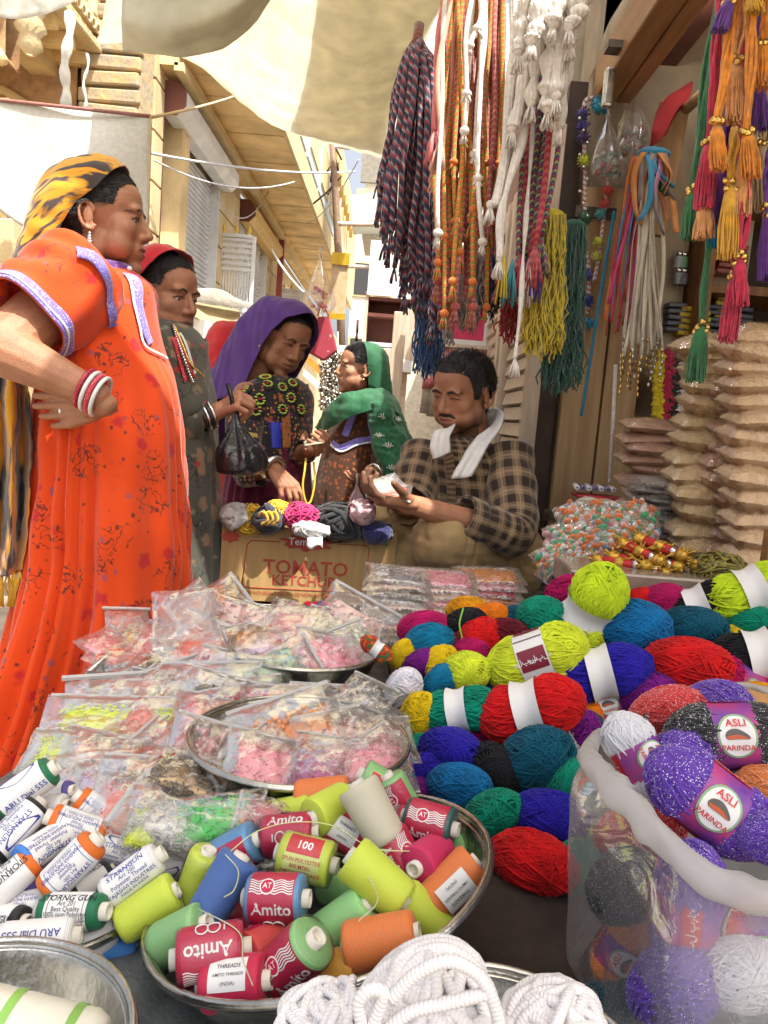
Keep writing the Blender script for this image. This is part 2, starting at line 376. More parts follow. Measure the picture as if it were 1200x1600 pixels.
for i in range(nb):
    y = ya + (yb - ya) * (i + .5) / nb
    part('post', (BX + .02, ya + (yb - ya) * i / nb, zed + .42), (.07, .06, .56), M_stone2, hb, bevel=.008)
    b = MB()
    for s in (-1, 1):
        for j in range(3):
            zc = zed + .22 + j * .16
            b.tube([(BX + .02, y + s * (.02 + .07 * math.sin(t)), zc + .13 * (1 - math.cos(t)) / 2) for t in np.linspace(0, 2.6, 7)], [.014] * 6 + [.008], 5)
    b.tube([(BX + .02, y, zed + .15), (BX + .02, y, zed + .69)], .016, 6)
    b.build('carved_scroll', M_stone2, hb)
part('corner_pier', (-1.84, 5.0, 1.6), (.36, .22, 3.9), M_rough, hb)
for i in range(16):
    z = 2.2 + i * .095
    part('stone', (-1.84 + rnd.uniform(-.01, .01), 4.885 + rnd.uniform(-.006, .01), z), (.37 + rnd.uniform(-.03, .02), .06, .08), M_rough, hb, Matrix.Rotation(rnd.uniform(-.05, .05), 4, 'Y'), bevel=.012)
for y in np.linspace(ya + .1, yb - .1, 8):
    part('ceiling_joist', (BX - 1.0, y, zed - .06), (1.95, .07, .07), M_stone, hb)
part('inner_beam', (BX - .30, (ya + yb) / 2, zed - .10), (.16, yb - ya - .1, .12), M_stone, hb)
def cusp_arch(Y, x0, x1, zs, rise, zt):
    b = MB(); n = 40; x = np.linspace(x0, x1, n); u = np.linspace(0, 1, n)
    zz = zs + rise * np.sin(math.pi * np.clip(u, 0, 1)) ** .6 - .05 * np.abs(np.sin(u * math.pi * 5)) * (1 - np.abs(2 * u - 1) ** 4)
    for yy, dz in ((Y, 0),):
        F = np.stack([np.stack([x, np.full(n, Y), zz], -1), np.stack([x, np.full(n, Y), np.full(n, zt)], -1), np.stack([x, np.full(n, Y + .14), np.full(n, zt)], -1), np.stack([x, np.full(n, Y + .14), zz], -1)], 0); b.grid(F, cu=True)
    b.build('cusped_arch', M_brownstone, hb, False)
    t = MB(); t.tube(np.stack([x, np.full(n, Y - .01), zz - .012], -1), .028, 6); t.build('arch_moulding', M_stone, hb)
za = ony(60, 150, 4.9).z
cusp_arch(4.9, -4.2, -2.05, za - .22, .34, za + .36); cusp_arch(3.9, -3.6, -1.98, ony(30, 62, 3.9).z - .1, .26, zed - .06)
part('back_wall', (-3.4, 5.7, 2.1), (3.6, .2, 4.2), M_stone, hb); 
b = MB(); b.lathe([(.02, -.12), (.06, -.08), (.045, -.03), (.075, .0), (.05, .05), (.08, .1)], 10, Matrix.Translation(ony(48, 45, 3.9))); b.build('bracket_capital', M_stone2, hb)
part('jamb', (-2.62, 4.3, 1.0), (.36, .3, 2.0), M_stone2, hb, bevel=.01); part('jamb_moulding', (-2.40, 4.26, 1.0), (.05, .3, 2.0), M_stone, hb, bevel=.01)
part('lintel', (-2.9, 4.32, 2.15), (1.3, .34, .28), M_stone2, hb, bevel=.01); part('door', (-3.05, 4.4, .98), (.50, .05, 1.96), M_woodD, hb)
part('side_pier', (-2.25, 4.5, 1.0), (.2, .3, 2.0), M_stone2, hb, bevel=.01)
# -------- far houses closing the street
def house(nm, label, x0, x1, y0, y1, h, m, wins, mw):
    t = thing(nm, label, 'building', ((x0 + x1) / 2, (y0 + y1) / 2, 0))
    part('wall', ((x0 + x1) / 2, (y0 + y1) / 2, h / 2), (x1 - x0, y1 - y0, h), m, t); part('parapet', ((x0 + x1) / 2, y0 - .03, h - .12), (x1 - x0 + .1, .12, .2), M_stone2, t)
    for (u, z, w, hh) in wins:
        f = part('window', (x0 + u * (x1 - x0), y0 - .02, z), (w, .08, hh), M_stone2, t, bevel=.01); part('pane', (x0 + u * (x1 - x0), y0 - .065, z), (w - .14, .02, hh - .14), mw, f)
M_dk = pm('dark_glass', (.05, .05, .05), .2)
house('distant_house', 'pale hazy house closing the far end of the street', -1.9, -.2, 30, 36, 9.5, pm('far_white', (.62, .60, .54), .8), [(.25, 3.4, .8, 1.3), (.7, 3.4, .8, 1.3), (.25, 6.2, .8, 1.3), (.7, 6.2, .8, 1.3)], M_dk)
house('distant_house', 'low cream house beside the pole at street end', -.3, 1.0, 22, 27, 4.2, pm('far_cream', (.66, .60, .46), .8), [(.3, 2.7, .4, .7), (.75, 2.7, .4, .7)], M_dk)
# -------- right side: neighbouring shopfront with slatted shutter
RX = .52
rb = thing('neighbour_shop', 'weathered pale neighbouring shop with slatted shutter and wooden posts', 'building', (.9, 4, 0))
part('wall', (RX + .42, 6.75, 1.5), (.5, 8, 3.0), pm('faded_plaster', (.55, .47, .36), .9, var=.2, vs=6), rb)
sm = MB(); sm.box((RX, 0, 0), (.05, .72, .052), Matrix.Rotation(R(14), 4, 'Y')); slm = sm.mesh('slat', False)
M_slat = pm('beige_slat_paint', (.60, .49, .37), .55, var=.12, vs=9, c2=(.45, .35, .25))
z = .62
while z < 2.0:
    link('slat', slm, M_slat, rb, True, Matrix.Translation((0, 3.13, z))); link('slat', slm, M_slat, rb, True, Matrix.Translation((0, 4.13, z))); z += .064
for y in (2.72, 3.53, 3.70, 4.53, 4.75): part('post', (RX - .02, y, 1.05), (.07, .06, 2.1), M_pale, rb, bevel=.005)
part('post', (RX - .06, 2.60, 1.10), (.05, .045, 1.9), M_pale, rb, bevel=.004); part('post', (RX + .0, 2.655, 1.10), (.06, .05, 2.2), M_woodD, rb)
part('lintel', (RX + .02, 3.75, 2.06), (.12, 1.9, .10), M_pale, rb)
# pale posts, framed notice boards and a hanging shutter flap further on
pk = pm('hot_pink_cloth', (.62, .05, .13), .8, trans=.2)
fb = thing('framed_board', 'white framed board with pink panel hanging behind the seated man', 'board', ony(735, 480, 4.4))
a = ony(700, 410, 4.35)
part('panel', (a.x + .09, 4.4, a.z - .18), (.30, .012, .46), pk, fb)
for (dx, dz, w, h) in [(-.07, -.19, .03, .52), (.25, -.19, .03, .52), (.09, -.42, .29, .03)]: part('frame', (a.x + dx, 4.385, a.z + dz), (w, .03, h), M_white, fb)
fb = thing('framed_picture', 'small white framed colourful picture just above the man\'s head', 'picture', ony(725, 560, 4.0))
a = ony(727, 548, 4.0); part('print', (a.x, 4.0, a.z - .1), (.22, .01, .22), pm('floral_print', (.6, .5, .45), .6, c2=(.55, .12, .14), vs=30), fb)
for (dx, dz, w, h) in [(-.12, -.1, .018, .26), (.12, -.1, .018, .26), (0, .02, .222, .018)]: part('frame', (a.x + dx, 3.992, a.z + dz), (w, .025, h), M_pale, fb)
for i, (px, pyt, lab) in enumerate([(626, 488, 'tall pale pink wooden post under the striped cord bundle'), (606, 545, 'short pale wooden post beside the maroon shop cupboard')]):
    p = ony(px, pyt, 4.6 + i * .4); b = MB(); b.box((p.x, p.y, p.z / 2), (.075 - .02 * i, .06, p.z)); tag(b.build('post', M_pale, None, False, bevel=.006), lab, 'post')
cb = thing('wall_cupboard', 'maroon open wall cupboard with white flap above green scarf', 'cupboard', ony(600, 500, 6))
a, b_ = ony(574, 462, 6), ony(640, 542, 6)
part('back', ((a.x + b_.x) / 2, 6.18, (a.z + b_.z) / 2), (b_.x - a.x, .02, a.z - b_.z), M_maroon, cb); part('flap', ((a.x + b_.x) / 2, 5.96, a.z + .20), (b_.x - a.x, .03, .40), M_white, cb)
for z in (a.z - .02, a.z - .14, b_.z): part('shelf', ((a.x + b_.x) / 2, 6.07, z), (b_.x - a.x, .2, .025), M_maroon if z > b_.z else M_white, cb)
for x in (a.x, b_.x): part('side', (x, 6.07, (a.z + b_.z) / 2), (.025, .22, a.z - b_.z + .05), M_pale, cb)
part('counter', ((a.x + b_.x) / 2 - .1, 6.0, b_.z - .12), (.6, .3, .16), M_white, cb); part('base', ((a.x + b_.x) / 2 - .1, 6.05, (b_.z - .2) / 2), (.55, .2, b_.z - .2), pm('far_beige', (.5, .4, .28)), cb)
# flap of pale board leaning by the post
b = MB(); q = [ony(636, 480, 5.2), ony(662, 500, 5.2), ony(650, 566, 5.2), ony(630, 560, 5.2)]
b.hexa([(p.x, p.y, p.z) for p in q] + [(p.x, p.y + .02, p.z) for p in q]); tag(b.build('hanging_board', M_pale, None, False), 'slanting pale board hanging beside the blue yarn hank', 'board')
# upper right house wall and far canopy
ub = thing('balcony_house', 'pale house with small window and hanging canopy beyond the striped cords', 'building', (1.2, 9, 0))
a = ony(560, 240, 9); part('upper_wall', (a.x + 1.1, 9.6, 4.4), (2.0, 1.0, 2.6), pm('bleached_wall', (.70, .66, .56), .9), ub); part('window', (a.x + .17, 9.08, a.z - .05), (.26, .06, .46), pm('grey_window', (.22, .2, .17)), ub)
b = MB(); q = [ony(548, 304, 8.5), ony(600, 300, 8.5), ony(600, 344, 8.5), ony(548, 346, 8.5)]; b.hexa([tuple(p) for p in q] + [(p.x, p.y + .6, p.z) for p in q]); b.build('canopy', M_tarp, ub, False)
part('lower_wall', (a.x + 1.6, 9.8, 1.6), (2.0, 1.0, 3.0), pm('bleached_wall', (.70, .66, .56), .9), ub)
# street pole with wires
pol = thing('utility_pole', 'thin leaning wooden pole carrying wires above the street', 'pole', ony(530, 640, 6.5))
pts = [ony(519, 222, 6.5), ony(524, 300, 6.5), ony(527, 360, 6.5), ony(531, 450, 6.5), ony(536, 640, 6.5)]
b = MB(); b.tube(pts, [.022, .028, .03, .032, .034], 8); b.build('post', pm('bark_pole', (.22, .14, .09), .9, bump=.6, bs=60), pol)
for i in range(5):
    p = pts[0] + V((rnd.uniform(-.03, .03), 0, -.05 - .09 * i)); b = MB(); b.tube([p, p + V((rnd.uniform(-.1, .1), 0, .06)), p + V((rnd.uniform(-.12, .12), 0, -.08))], .008, 5); b.build('wire_loop', M_woodD, pol)
p = ony(531, 226, 6.4); part('junction_box', (p.x + .02, p.y, p.z), (.12, .06, .05), M_shut, pol)
def wire(a, b_, sag, r, m, label, n=16, nm='wire'):
    a, b_ = V(a), V(b_); P = [a.lerp(b_, t) - V((0, 0, sag * 4 * t * (1 - t))) for t in np.linspace(0, 1, n)]
    w = MB(); w.tube(P, r, 5); return tag(w.build(nm, m), label, 'wire' if nm == 'wire' else 'rope')
M_wire = pm('grey_cable', (.5, .5, .5), .5); M_cord = pm('jute_cord', (.55, .42, .25), .9)
wire(ony(238, 240, 4.9), ony(555, 268, 8), .05, .009, M_wire, 'thick pale cable crossing in front of the big shutter')
wire(ony(240, 250, 5.0), ony(460, 284, 6.4), .10, .006, M_wire, 'thin slack cable just under the thick pale cable')
wire(ony(236, 183, 3.2), ony(372, 148, 5.5), .01, .007, M_cord, 'jute rope tied from tarp corner up to the soffit', nm='rope')
wire(ony(424, 390, 8), ony(474, 456, 7.5), .03, .012, M_white, 'white cable drooping beside the red drain pipe')
wire(ony(528, 350, 6.4), ony(640, 352, 6.4), 0, .02, M_pale, 'horizontal bamboo pole high above the street end', nm='rope')
wire(ony(535, 416, 6.0), ony(640, 420, 6.0), 0, .015, M_pale, 'lower bamboo pole behind the golden packet', nm='rope')
wire(ony(340, 308, 6.6), ony(432, 270, 8.6), .3, .006, M_wire, 'thin wire looping under the soffit near second shutter')
wire(ony(560, 250, 6.5), ony(480, 348, 9), .1, .006, M_wire, 'thin dark wire slanting from the pole to the fascia')
# -------- awnings
def sheet(nm, label, C, n, m, mat, wr=.015, seed=1, cat='awning', solid=.002):
    P = cr(cr(np.array([[tuple(q) for q in r] for r in C]), n, 0), m, 1)
    P[..., 2] += wr * snoise(P, 3.0, seed) + wr * .5 * snoise(P, 9, seed + 1) + wr * .35 * np.abs(snoise(P * [1, .4, 1], 16, seed + 2)); b = MB(); b.grid(P)
    return tag(b.build(nm, mat, solid=solid), label, cat)
AWN = [
    [at(150, 66, 3.9), at(265, 84, 3.75), at(400, 176, 3.85), at(510, 226, 3.95), at(600, 250, 4.0)],
    [at(165, 10, 3.3), at(290, 20, 3.2), at(430, 90, 3.2), at(530, 140, 3.3), at(628, 130, 3.4)],
    [(-1.0, 2.75, 2.80), (-.7, 2.7, 2.82), (-.45, 2.65, 2.74), (-.15, 2.65, 2.62), (.13, 2.65, 2.56)],
    [(-.95, 2.0, 2.98), (-.55, 2.0, 2.96), (-.2, 1.95, 2.85), (.0, 1.95, 2.74), (.22, 1.9, 2.62)],
    [(-.9, 1.24, 3.05), (-.5, 1.2, 3.02), (-.2, 1.17, 2.95), (.05, 1.15, 2.9), (.3, 1.15, 2.8)]]
sheet('canvas_awning', 'large cream canvas awning glowing over the middle of the street', AWN, 50, 50, M_awn, .02, 3)
_g = cr(np.array([[tuple(q) for q in r] for r in AWN]), 9, 1)[:, 5:]; _g[..., 2] += .05; _g[0] += (_g[1] - _g[0]) * .12
sheet('upper_awning', 'second cream canvas layer lying over the awning beside the cords', list(_g), 40, 30, M_awn, .012, 13)
sheet('added_shade_awning', 'unseen cream canvas added overhead to shade the near trays', [  # out of view, added to keep direct sun off the near goods
    [(-.02, -1.2, 2.95), (.5, -1.2, 2.98), (1.2, -1.2, 3.0), (2.0, -1.2, 3.0)], [(-.06, -.2, 2.9), (.5, -.2, 2.86), (1.2, -.2, 2.9), (2.0, -.2, 3.0)], [(-.08, .98, 2.95), (.5, 1.0, 2.9), (1.2, 1.1, 2.95), (2.0, 1.1, 3.0)]], 30, 40, M_awn, .02, 6)
sheet('folded_awning', 'sagging olive canvas fold at the top above the big shutter', [
    [at(192, 74, 2.6), at(265, 84, 2.6), at(335, 73, 2.6), at(388, 38, 2.6), at(424, -8, 2.6)],
    [at(190, 20, 2.45), at(255, 40, 2.4), at(320, 30, 2.4), at(385, 0, 2.4), at(440, -40, 2.4)],
    [at(196, -60, 2.5), at(270, -60, 2.5), at(340, -60, 2.5), at(400, -70, 2.5), at(470, -90, 2.5)]], 24, 40, M_awn2, .012, 8)
sheet('hanging_tarp', 'grey white tarpaulin hung like a curtain behind the orange woman', [
    [at(-60, 150, 3.1), at(60, 166, 3.15), at(150, 178, 3.2), at(235, 183, 3.2)],
    [at(-60, 215, 3.1), at(60, 250, 3.18), at(150, 262, 3.14), at(234, 262, 3.2)],
    [at(-60, 290, 3.1), at(60, 378, 3.2), at(150, 420, 3.2), at(232, 450, 3.2)]], 30, 40, M_tarp, .008, 5, 'tarpaulin')
sheet('white_awning', 'bright white cloth corner at the very top beside carved balcony', [
    [at(-60, 18, 3.2), at(20, 30, 3.2), at(75, 22, 3.2), at(140, -6, 3.2)], [at(-60, -60, 3.0), at(20, -50, 3.0), at(75, -50, 3.0), at(150, -60, 3.0)]], 10, 20, pm('white_cotton', (.8, .8, .77), .9, trans=.5), .01, 2)
for i, (a, b_, lab) in enumerate([((108, 20), (100, 172), 'twisted white cloth rope hanging down in front of the balcony'), ((136, 84), (131, 172), 'thin white cord hanging under the carved balcony')]):
    P = [at(a[0] + (b_[0] - a[0]) * t + 3 * math.sin(9 * t), a[1] + (b_[1] - a[1]) * t, 3.3) for t in np.linspace(0, 1, 14)]
    q = MB(); q.tube(P, [(.02 if i == 0 else .006) * (1 + .3 * math.sin(k * 1.7)) for k in range(14)], 8); tag(q.build('rope', pm('white_cotton', (.8, .8, .77))), lab, 'rope')
wire(at(-60, 150, 3.1), at(236, 182, 3.2), .0, .008, pm('maroon_hem', (.25, .1, .08)), 'dark hem rope along the top edge of grey tarp', nm='rope')
wire(at(236, 182, 3.2), at(231, 350, 3.2), .0, .006, M_cord, 'cord running down the edge of the grey tarp', nm='rope')
# -------- street stall awning and sign behind the women
sa = thing('stall_canopy', 'white and tan stall canopy behind red scarf woman', 'canopy', ony(330, 640, 5.2))
b = MB(); b.grid(cr([[ony(290, 468, 5.2), ony(345, 478, 5.2), ony(408, 480, 5.2)], [ony(290, 452, 5.0), ony(340, 452, 5.0), ony(372, 468, 5.0)]], 12, 1)); b.build('white_top', pm('white_cotton', (.8, .8, .77)), sa, solid=.004)
b = MB(); b.grid([[ony(298, 470, 5.25), ony(372, 484, 5.25)], [ony(298, 490, 4.6), ony(395, 556, 4.6)]]); b.build('tan_underside', cloth_sheet('tan_canvas', (.58, .46, .26), .4), sa, solid=.004)
for px in (300, 405): p = ony(px, 480, 5.2); part('pole', (p.x, 5.24, p.z / 2), (.04, .04, p.z), M_white, sa)
sg = thing('shop_sign', 'white shop sign with black Hindi lettering behind the women', 'sign', ony(330, 640, 4.55))
q = [ony(313, 556, 4.55), ony(353, 584, 4.55), ony(356, 528, 4.55), ony(322, 500, 4.55)]
ctr = (q[0] + q[1] + q[2] + q[3]) / 4; ex = (q[1] - q[0]).normalized(); ez = (q[3] - q[0]); ez = (ez - ex * ez.dot(ex)).normalized(); ey = ex.cross(ez)
b = MB(); b.hexa([q[0], q[1], q[1] - ey * -.02, q[0] - ey * -.02, q[3], q[2], q[2] + ey * .02, q[3] + ey * .02]); b.build('board', M_white, sg, False)
q2 = [ony(288, 548, 4.7), q[0], q[3], ony(295, 498, 4.7)]; b = MB(); b.hexa([q2[0], q2[1], q2[1] + V((0, .02, 0)), q2[0] + V((0, .02, 0)), q2[3], q2[2], q2[2] + V((0, .02, 0)), q2[3] + V((0, .02, 0))]); b.build('side_board', M_white, sg, False)
for s_, w, dz in (('सोनी', .12, .045), ('खुशबू', .13, -.03)):
    v, f = text2d(s_, .11); P = np.array([tuple(ctr + ex * x + ez * (y + dz) - ey * .004) for x, y in v]); b = MB()
    if len(P): b.add(P, f); b.build('lettering', pm('black_ink', (.02, .02, .02), .6), sg, False)
for px in (300, 345): p = ony(px, 560, 4.72); part('post', (p.x, 4.74, p.z / 2), (.03, .03, p.z), M_pale, sg)
# -------- the open shop on the right
sh = thing('corner_shop', 'open stone shop interior with plastered pillar and timber lintel', 'building', (1.3, 2.6, 0))
M_plas = pm('grimy_plaster', (.52, .43, .30), .9, c2=(.30, .24, .17), vs=5, bump=.4, bs=30, det=8)
part('back_wall', (1.5, 2.98, 1.6), (2.0, .12, 3.2), M_plas, sh); part('pillar', (.77, 2.80, 1.7), (.40, .20, 3.0), M_plas, sh, bevel=.03)
part('side_wall', (2.45, 1.6, 1.6), (.1, 2.9, 3.2), M_plas, sh); part('floor_slab', (1.52, 1.5, .29), (1.79, 2.8, .58), M_woodD, sh)
b = MB(); n = 14
u = np.linspace(0, math.pi, n); P = np.stack([np.stack([.60 + .9 * (1 - np.cos(u)), np.full(n, yy), 2.25 + .5 * np.sin(u)], -1) for yy in np.linspace(.6, 2.93, 8)], 0)
P += .012 * snoise(P, 5, 4)[..., None]; b.grid(P); b.build('vault', M_plas, sh, solid=.06)
for x0, w in ((.555, .13), (.688, .115)): part('door_plank', (x0 + w / 2, 2.585, 1.22), (w - .004, .04, 1.28), pm('door_wood', (.52, .36, .19), .7, c2=(.34, .21, .10), vs=4, stretch=(10, 10, .7), bump=.3, bs=50), sh, bevel=.004)
for z in (.80, 1.78): part('iron_strap', (.60, 2.562, z), (.13, .008, .035), M_iron, sh)
part('lintel_beam', (.60, 1.75, 2.20), (.07, 1.75, .13), M_woodY, sh, bevel=.006); part('lintel_beam', (.665, 1.75, 2.225), (.05, 1.75, .17), M_woodY, sh, bevel=.006)
part('hinge', (.575, 2.33, 2.17), (.10, .05, .02), M_iron, sh); part('latch', (.56, 2.4, 2.09), (.03, .03, .11), M_steel, sh, bevel=.008)
part('upper_boards', (.62, 2.2, 2.62), (.05, 1.6, .6), M_maroon, sh)
tl = thing('tube_light', 'lit white fluorescent tube on the vaulted shop ceiling', 'light', at(1062, 8, 2.1))
m, N, L, b_ = newmat('tube_glow'); b_.inputs['Emission Color'].default_value = (1, .97, .92, 1); b_.inputs['Emission Strength'].default_value = 28
b = MB(); b.tube([at(1040, 22, 2.2), at(1092, -34, 1.95)], .013, 10); b.build('tube', m, tl)
b = MB(); b.tube([at(1036, 16, 2.22), at(1094, -42, 1.95)], .02, 4); b.build('holder', M_white, tl, False)
# wooden shelf unit with its goods
su = thing('shelf_unit', 'dark wooden shelf unit at the back of the shop', 'shelves', (1.3, 2.75, .58))
SX0, SX1, SY = .99, 1.75, 2.72
part('side', (SX0, SY, 1.35), (.03, .30, 1.55), M_wood, su, bevel=.003); part('side', (SX1, SY, 1.35), (.03, .30, 1.55), M_wood, su)
part('back', ((SX0 + SX1) / 2, SY + .145, 1.5), (SX1 - SX0, .02, 1.9), M_woodD, su)
SZ = [1.86, 1.58, 1.34, 1.06, .85]
for z in SZ: part('shelf', ((SX0 + SX1) / 2, SY, z), (SX1 - SX0 - .03, .29, .028), M_wood, su)
part('door', (1.2, SY + .1, 2.1), (.36, .02, .45), M_wood, su); part('door_panel', (1.2, SY + .085, 2.1), (.28, .012, .37), M_woodD, su)
pl = pm('sawn_plank', (.42, .25, .11), .6, c2=(.3, .16, .06), vs=5, stretch=(8, 8, .8)); b = MB(); p = ony(1030, 250, 2.5)
b.box((p.x + .02, 2.52, p.z - .02), (.09, .03, .40), Matrix.Rotation(R(4), 4, 'Y')); tag(b.build('leaning_plank', pl, None, False, bevel=.003), 'pale sawn plank leaning against the shelf unit', 'plank')
b = MB(); b.tube([at(1072, 170, 2.3), at(1125, 122, 2.1), at(1200, 60, 1.9)], .016, 10); tag(b.build('bamboo_pole', pm('bamboo', (.55, .38, .18), .5, var=.15, vs=30), None), 'smooth bamboo pole slanting above the shelf unit', 'pole')
sheet('red_cloth', 'crumpled red cloth draped over the pale sawn plank', [[at(1026, 176, 2.36), at(1042, 160, 2.34), at(1060, 152, 2.34), at(1080, 150, 2.36)], [at(1020, 196, 2.30), at(1040, 186, 2.28), at(1058, 170, 2.28), at(1078, 158, 2.30)], [at(1016, 226, 2.32), at(1030, 212, 2.28), at(1046, 190, 2.28), at(1062, 176, 2.30)]], 20, 24, pm('red_cotton', (.26, .010, .012), .9), .035, 4, 'cloth')
# right side upper facade behind the hanging cords
part('upper_facade', (.72, 3.7, 2.75), (.25, 3.2, .9), M_maroon, rb)
# ------------------------------------------------------------------ people
def math_node(N, L, op, a, b=None, c=None):
    n = N.new('ShaderNodeMath'); n.operation = op
    for i, q in enumerate((a, b, c)):
        if q is None: continue
        if isinstance(q, (int, float)): n.inputs[i].default_value = q
        else: L.new(q, n.inputs[i])
    return n.outputs[0]
def mixc(N, L, f, a, b):
    n = N.new('ShaderNodeMix'); n.data_type = 'RGBA'; L.new(f, n.inputs[0])
    for i, q in ((6, a), (7, b)):
        if isinstance(q, tuple): n.inputs[i].default_value = c4(q)
        else: L.new(q, n.inputs[i])
    return n.outputs[2]
def printcloth(name, base, spots, twig=None, rough=.75, sheen=.25, var=.1, scale=1.0, trans=.12, coord='Object'):
    """printed cotton: base colour, blossom spots (voronoi scale, radius, colour) and thin twigs"""
    if name in MATS: return MATS[name]
    m, N, L, b = newmat(name); MATS[name] = m; b.inputs['Roughness'].default_value = rough; b.inputs['Sheen Weight'].default_value = sheen; b.inputs['Specular IOR Level'].default_value = .25
    tc = N.new('ShaderNodeTexCoord'); co = tc.outputs[coord]
    n0 = N.new('ShaderNodeTexNoise'); n0.inputs['Scale'].default_value = 9 * scale; n0.inputs['Detail'].default_value = 5; L.new(co, n0.inputs[0])
    c = mixc(N, L, n0.outputs[0], tuple(q * (1 - var) for q in base), tuple(min(1, q * (1 + var)) for q in base))
    nz = N.new('ShaderNodeTexNoise'); nz.inputs['Scale'].default_value = 60 * scale; nz.inputs['Detail'].default_value = 3; L.new(co, nz.inputs[0])
    if twig:
        nt = N.new('ShaderNodeTexNoise'); nt.inputs['Scale'].default_value = 40 * scale; nt.inputs['Detail'].default_value = 2; nt.inputs['Distortion'].default_value = .6; L.new(co, nt.inputs[0])
        ln = math_node(N, L, 'LESS_THAN', math_node(N, L, 'ABSOLUTE', math_node(N, L, 'SUBTRACT', nt.outputs[0], .5)), .022)
        v = N.new('ShaderNodeTexVoronoi'); v.inputs['Scale'].default_value = 11 * scale; L.new(co, v.inputs[0])
        ms = math_node(N, L, 'LESS_THAN', v.outputs[0], .40); c = mixc(N, L, math_node(N, L, 'MULTIPLY', math_node(N, L, 'MULTIPLY', ln, ms), .85), c, twig)
    for (s, r_, cc) in spots:
        v = N.new('ShaderNodeTexVoronoi'); v.inputs['Scale'].default_value = s * scale; v.inputs['Randomness'].default_value = .85; L.new(co, v.inputs[0])
        d = math_node(N, L, 'ADD', v.outputs[0], math_node(N, L, 'MULTIPLY', math_node(N, L, 'SUBTRACT', nz.outputs[0], .5), .5))
        mr = N.new('ShaderNodeMapRange'); mr.inputs[1].default_value = r_; mr.inputs[2].default_value = r_ * .6; mr.inputs[3].default_value = 0; mr.inputs[4].default_value = .9; L.new(d, mr.inputs[0]); c = mixc(N, L, mr.outputs[0], c, cc)
    L.new(c, b.inputs['Base Color'])
    n3 = N.new('ShaderNodeTexNoise'); n3.inputs['Scale'].default_value = 500; L.new(co, n3.inputs[0]); bp = N.new('ShaderNodeBump'); bp.inputs['Strength'].default_value = .15; bp.inputs['Distance'].default_value = .004; L.new(n3.outputs[0], bp.inputs['Height']); L.new(bp.outputs[0], b.inputs['Normal'])
    if trans:
        tr = N.new('ShaderNodeBsdfTranslucent'); mx = N.new('ShaderNodeMixShader'); mx.inputs[0].default_value = trans; L.new(c, tr.inputs[0]); L.new(b.outputs[0], mx.inputs[1]); L.new(tr.outputs[0], mx.inputs[2]); L.new(mx.outputs[0], N['Material Output'].inputs[0])
    return m
def skinmat(name, c): return pm(name, c, .48, var=.10, vs=28, bump=.28, bs=420, spec=.4, sss=.22, c2=(c[0] * .76, c[1] * .70, c[2] * .68), det=9)
M_hair = pm('black_hair', (.012, .010, .010), .42, var=.5, vs=60, stretch=(1, 1, 6), bump=.4, bs=160)
M_eye = pm('eye_white', (.55, .5, .46), .2); M_iris = pm('iris_dark', (.015, .01, .008), .12)
M_lip = pm('lip', (.20, .065, .05), .4); M_silver = pm('silver_metal', (.72, .72, .70), .22, metal=1, var=.2, vs=120)
M_gold = pm('gold_metal', (.80, .55, .16), .25, metal=1, var=.25, vs=120)
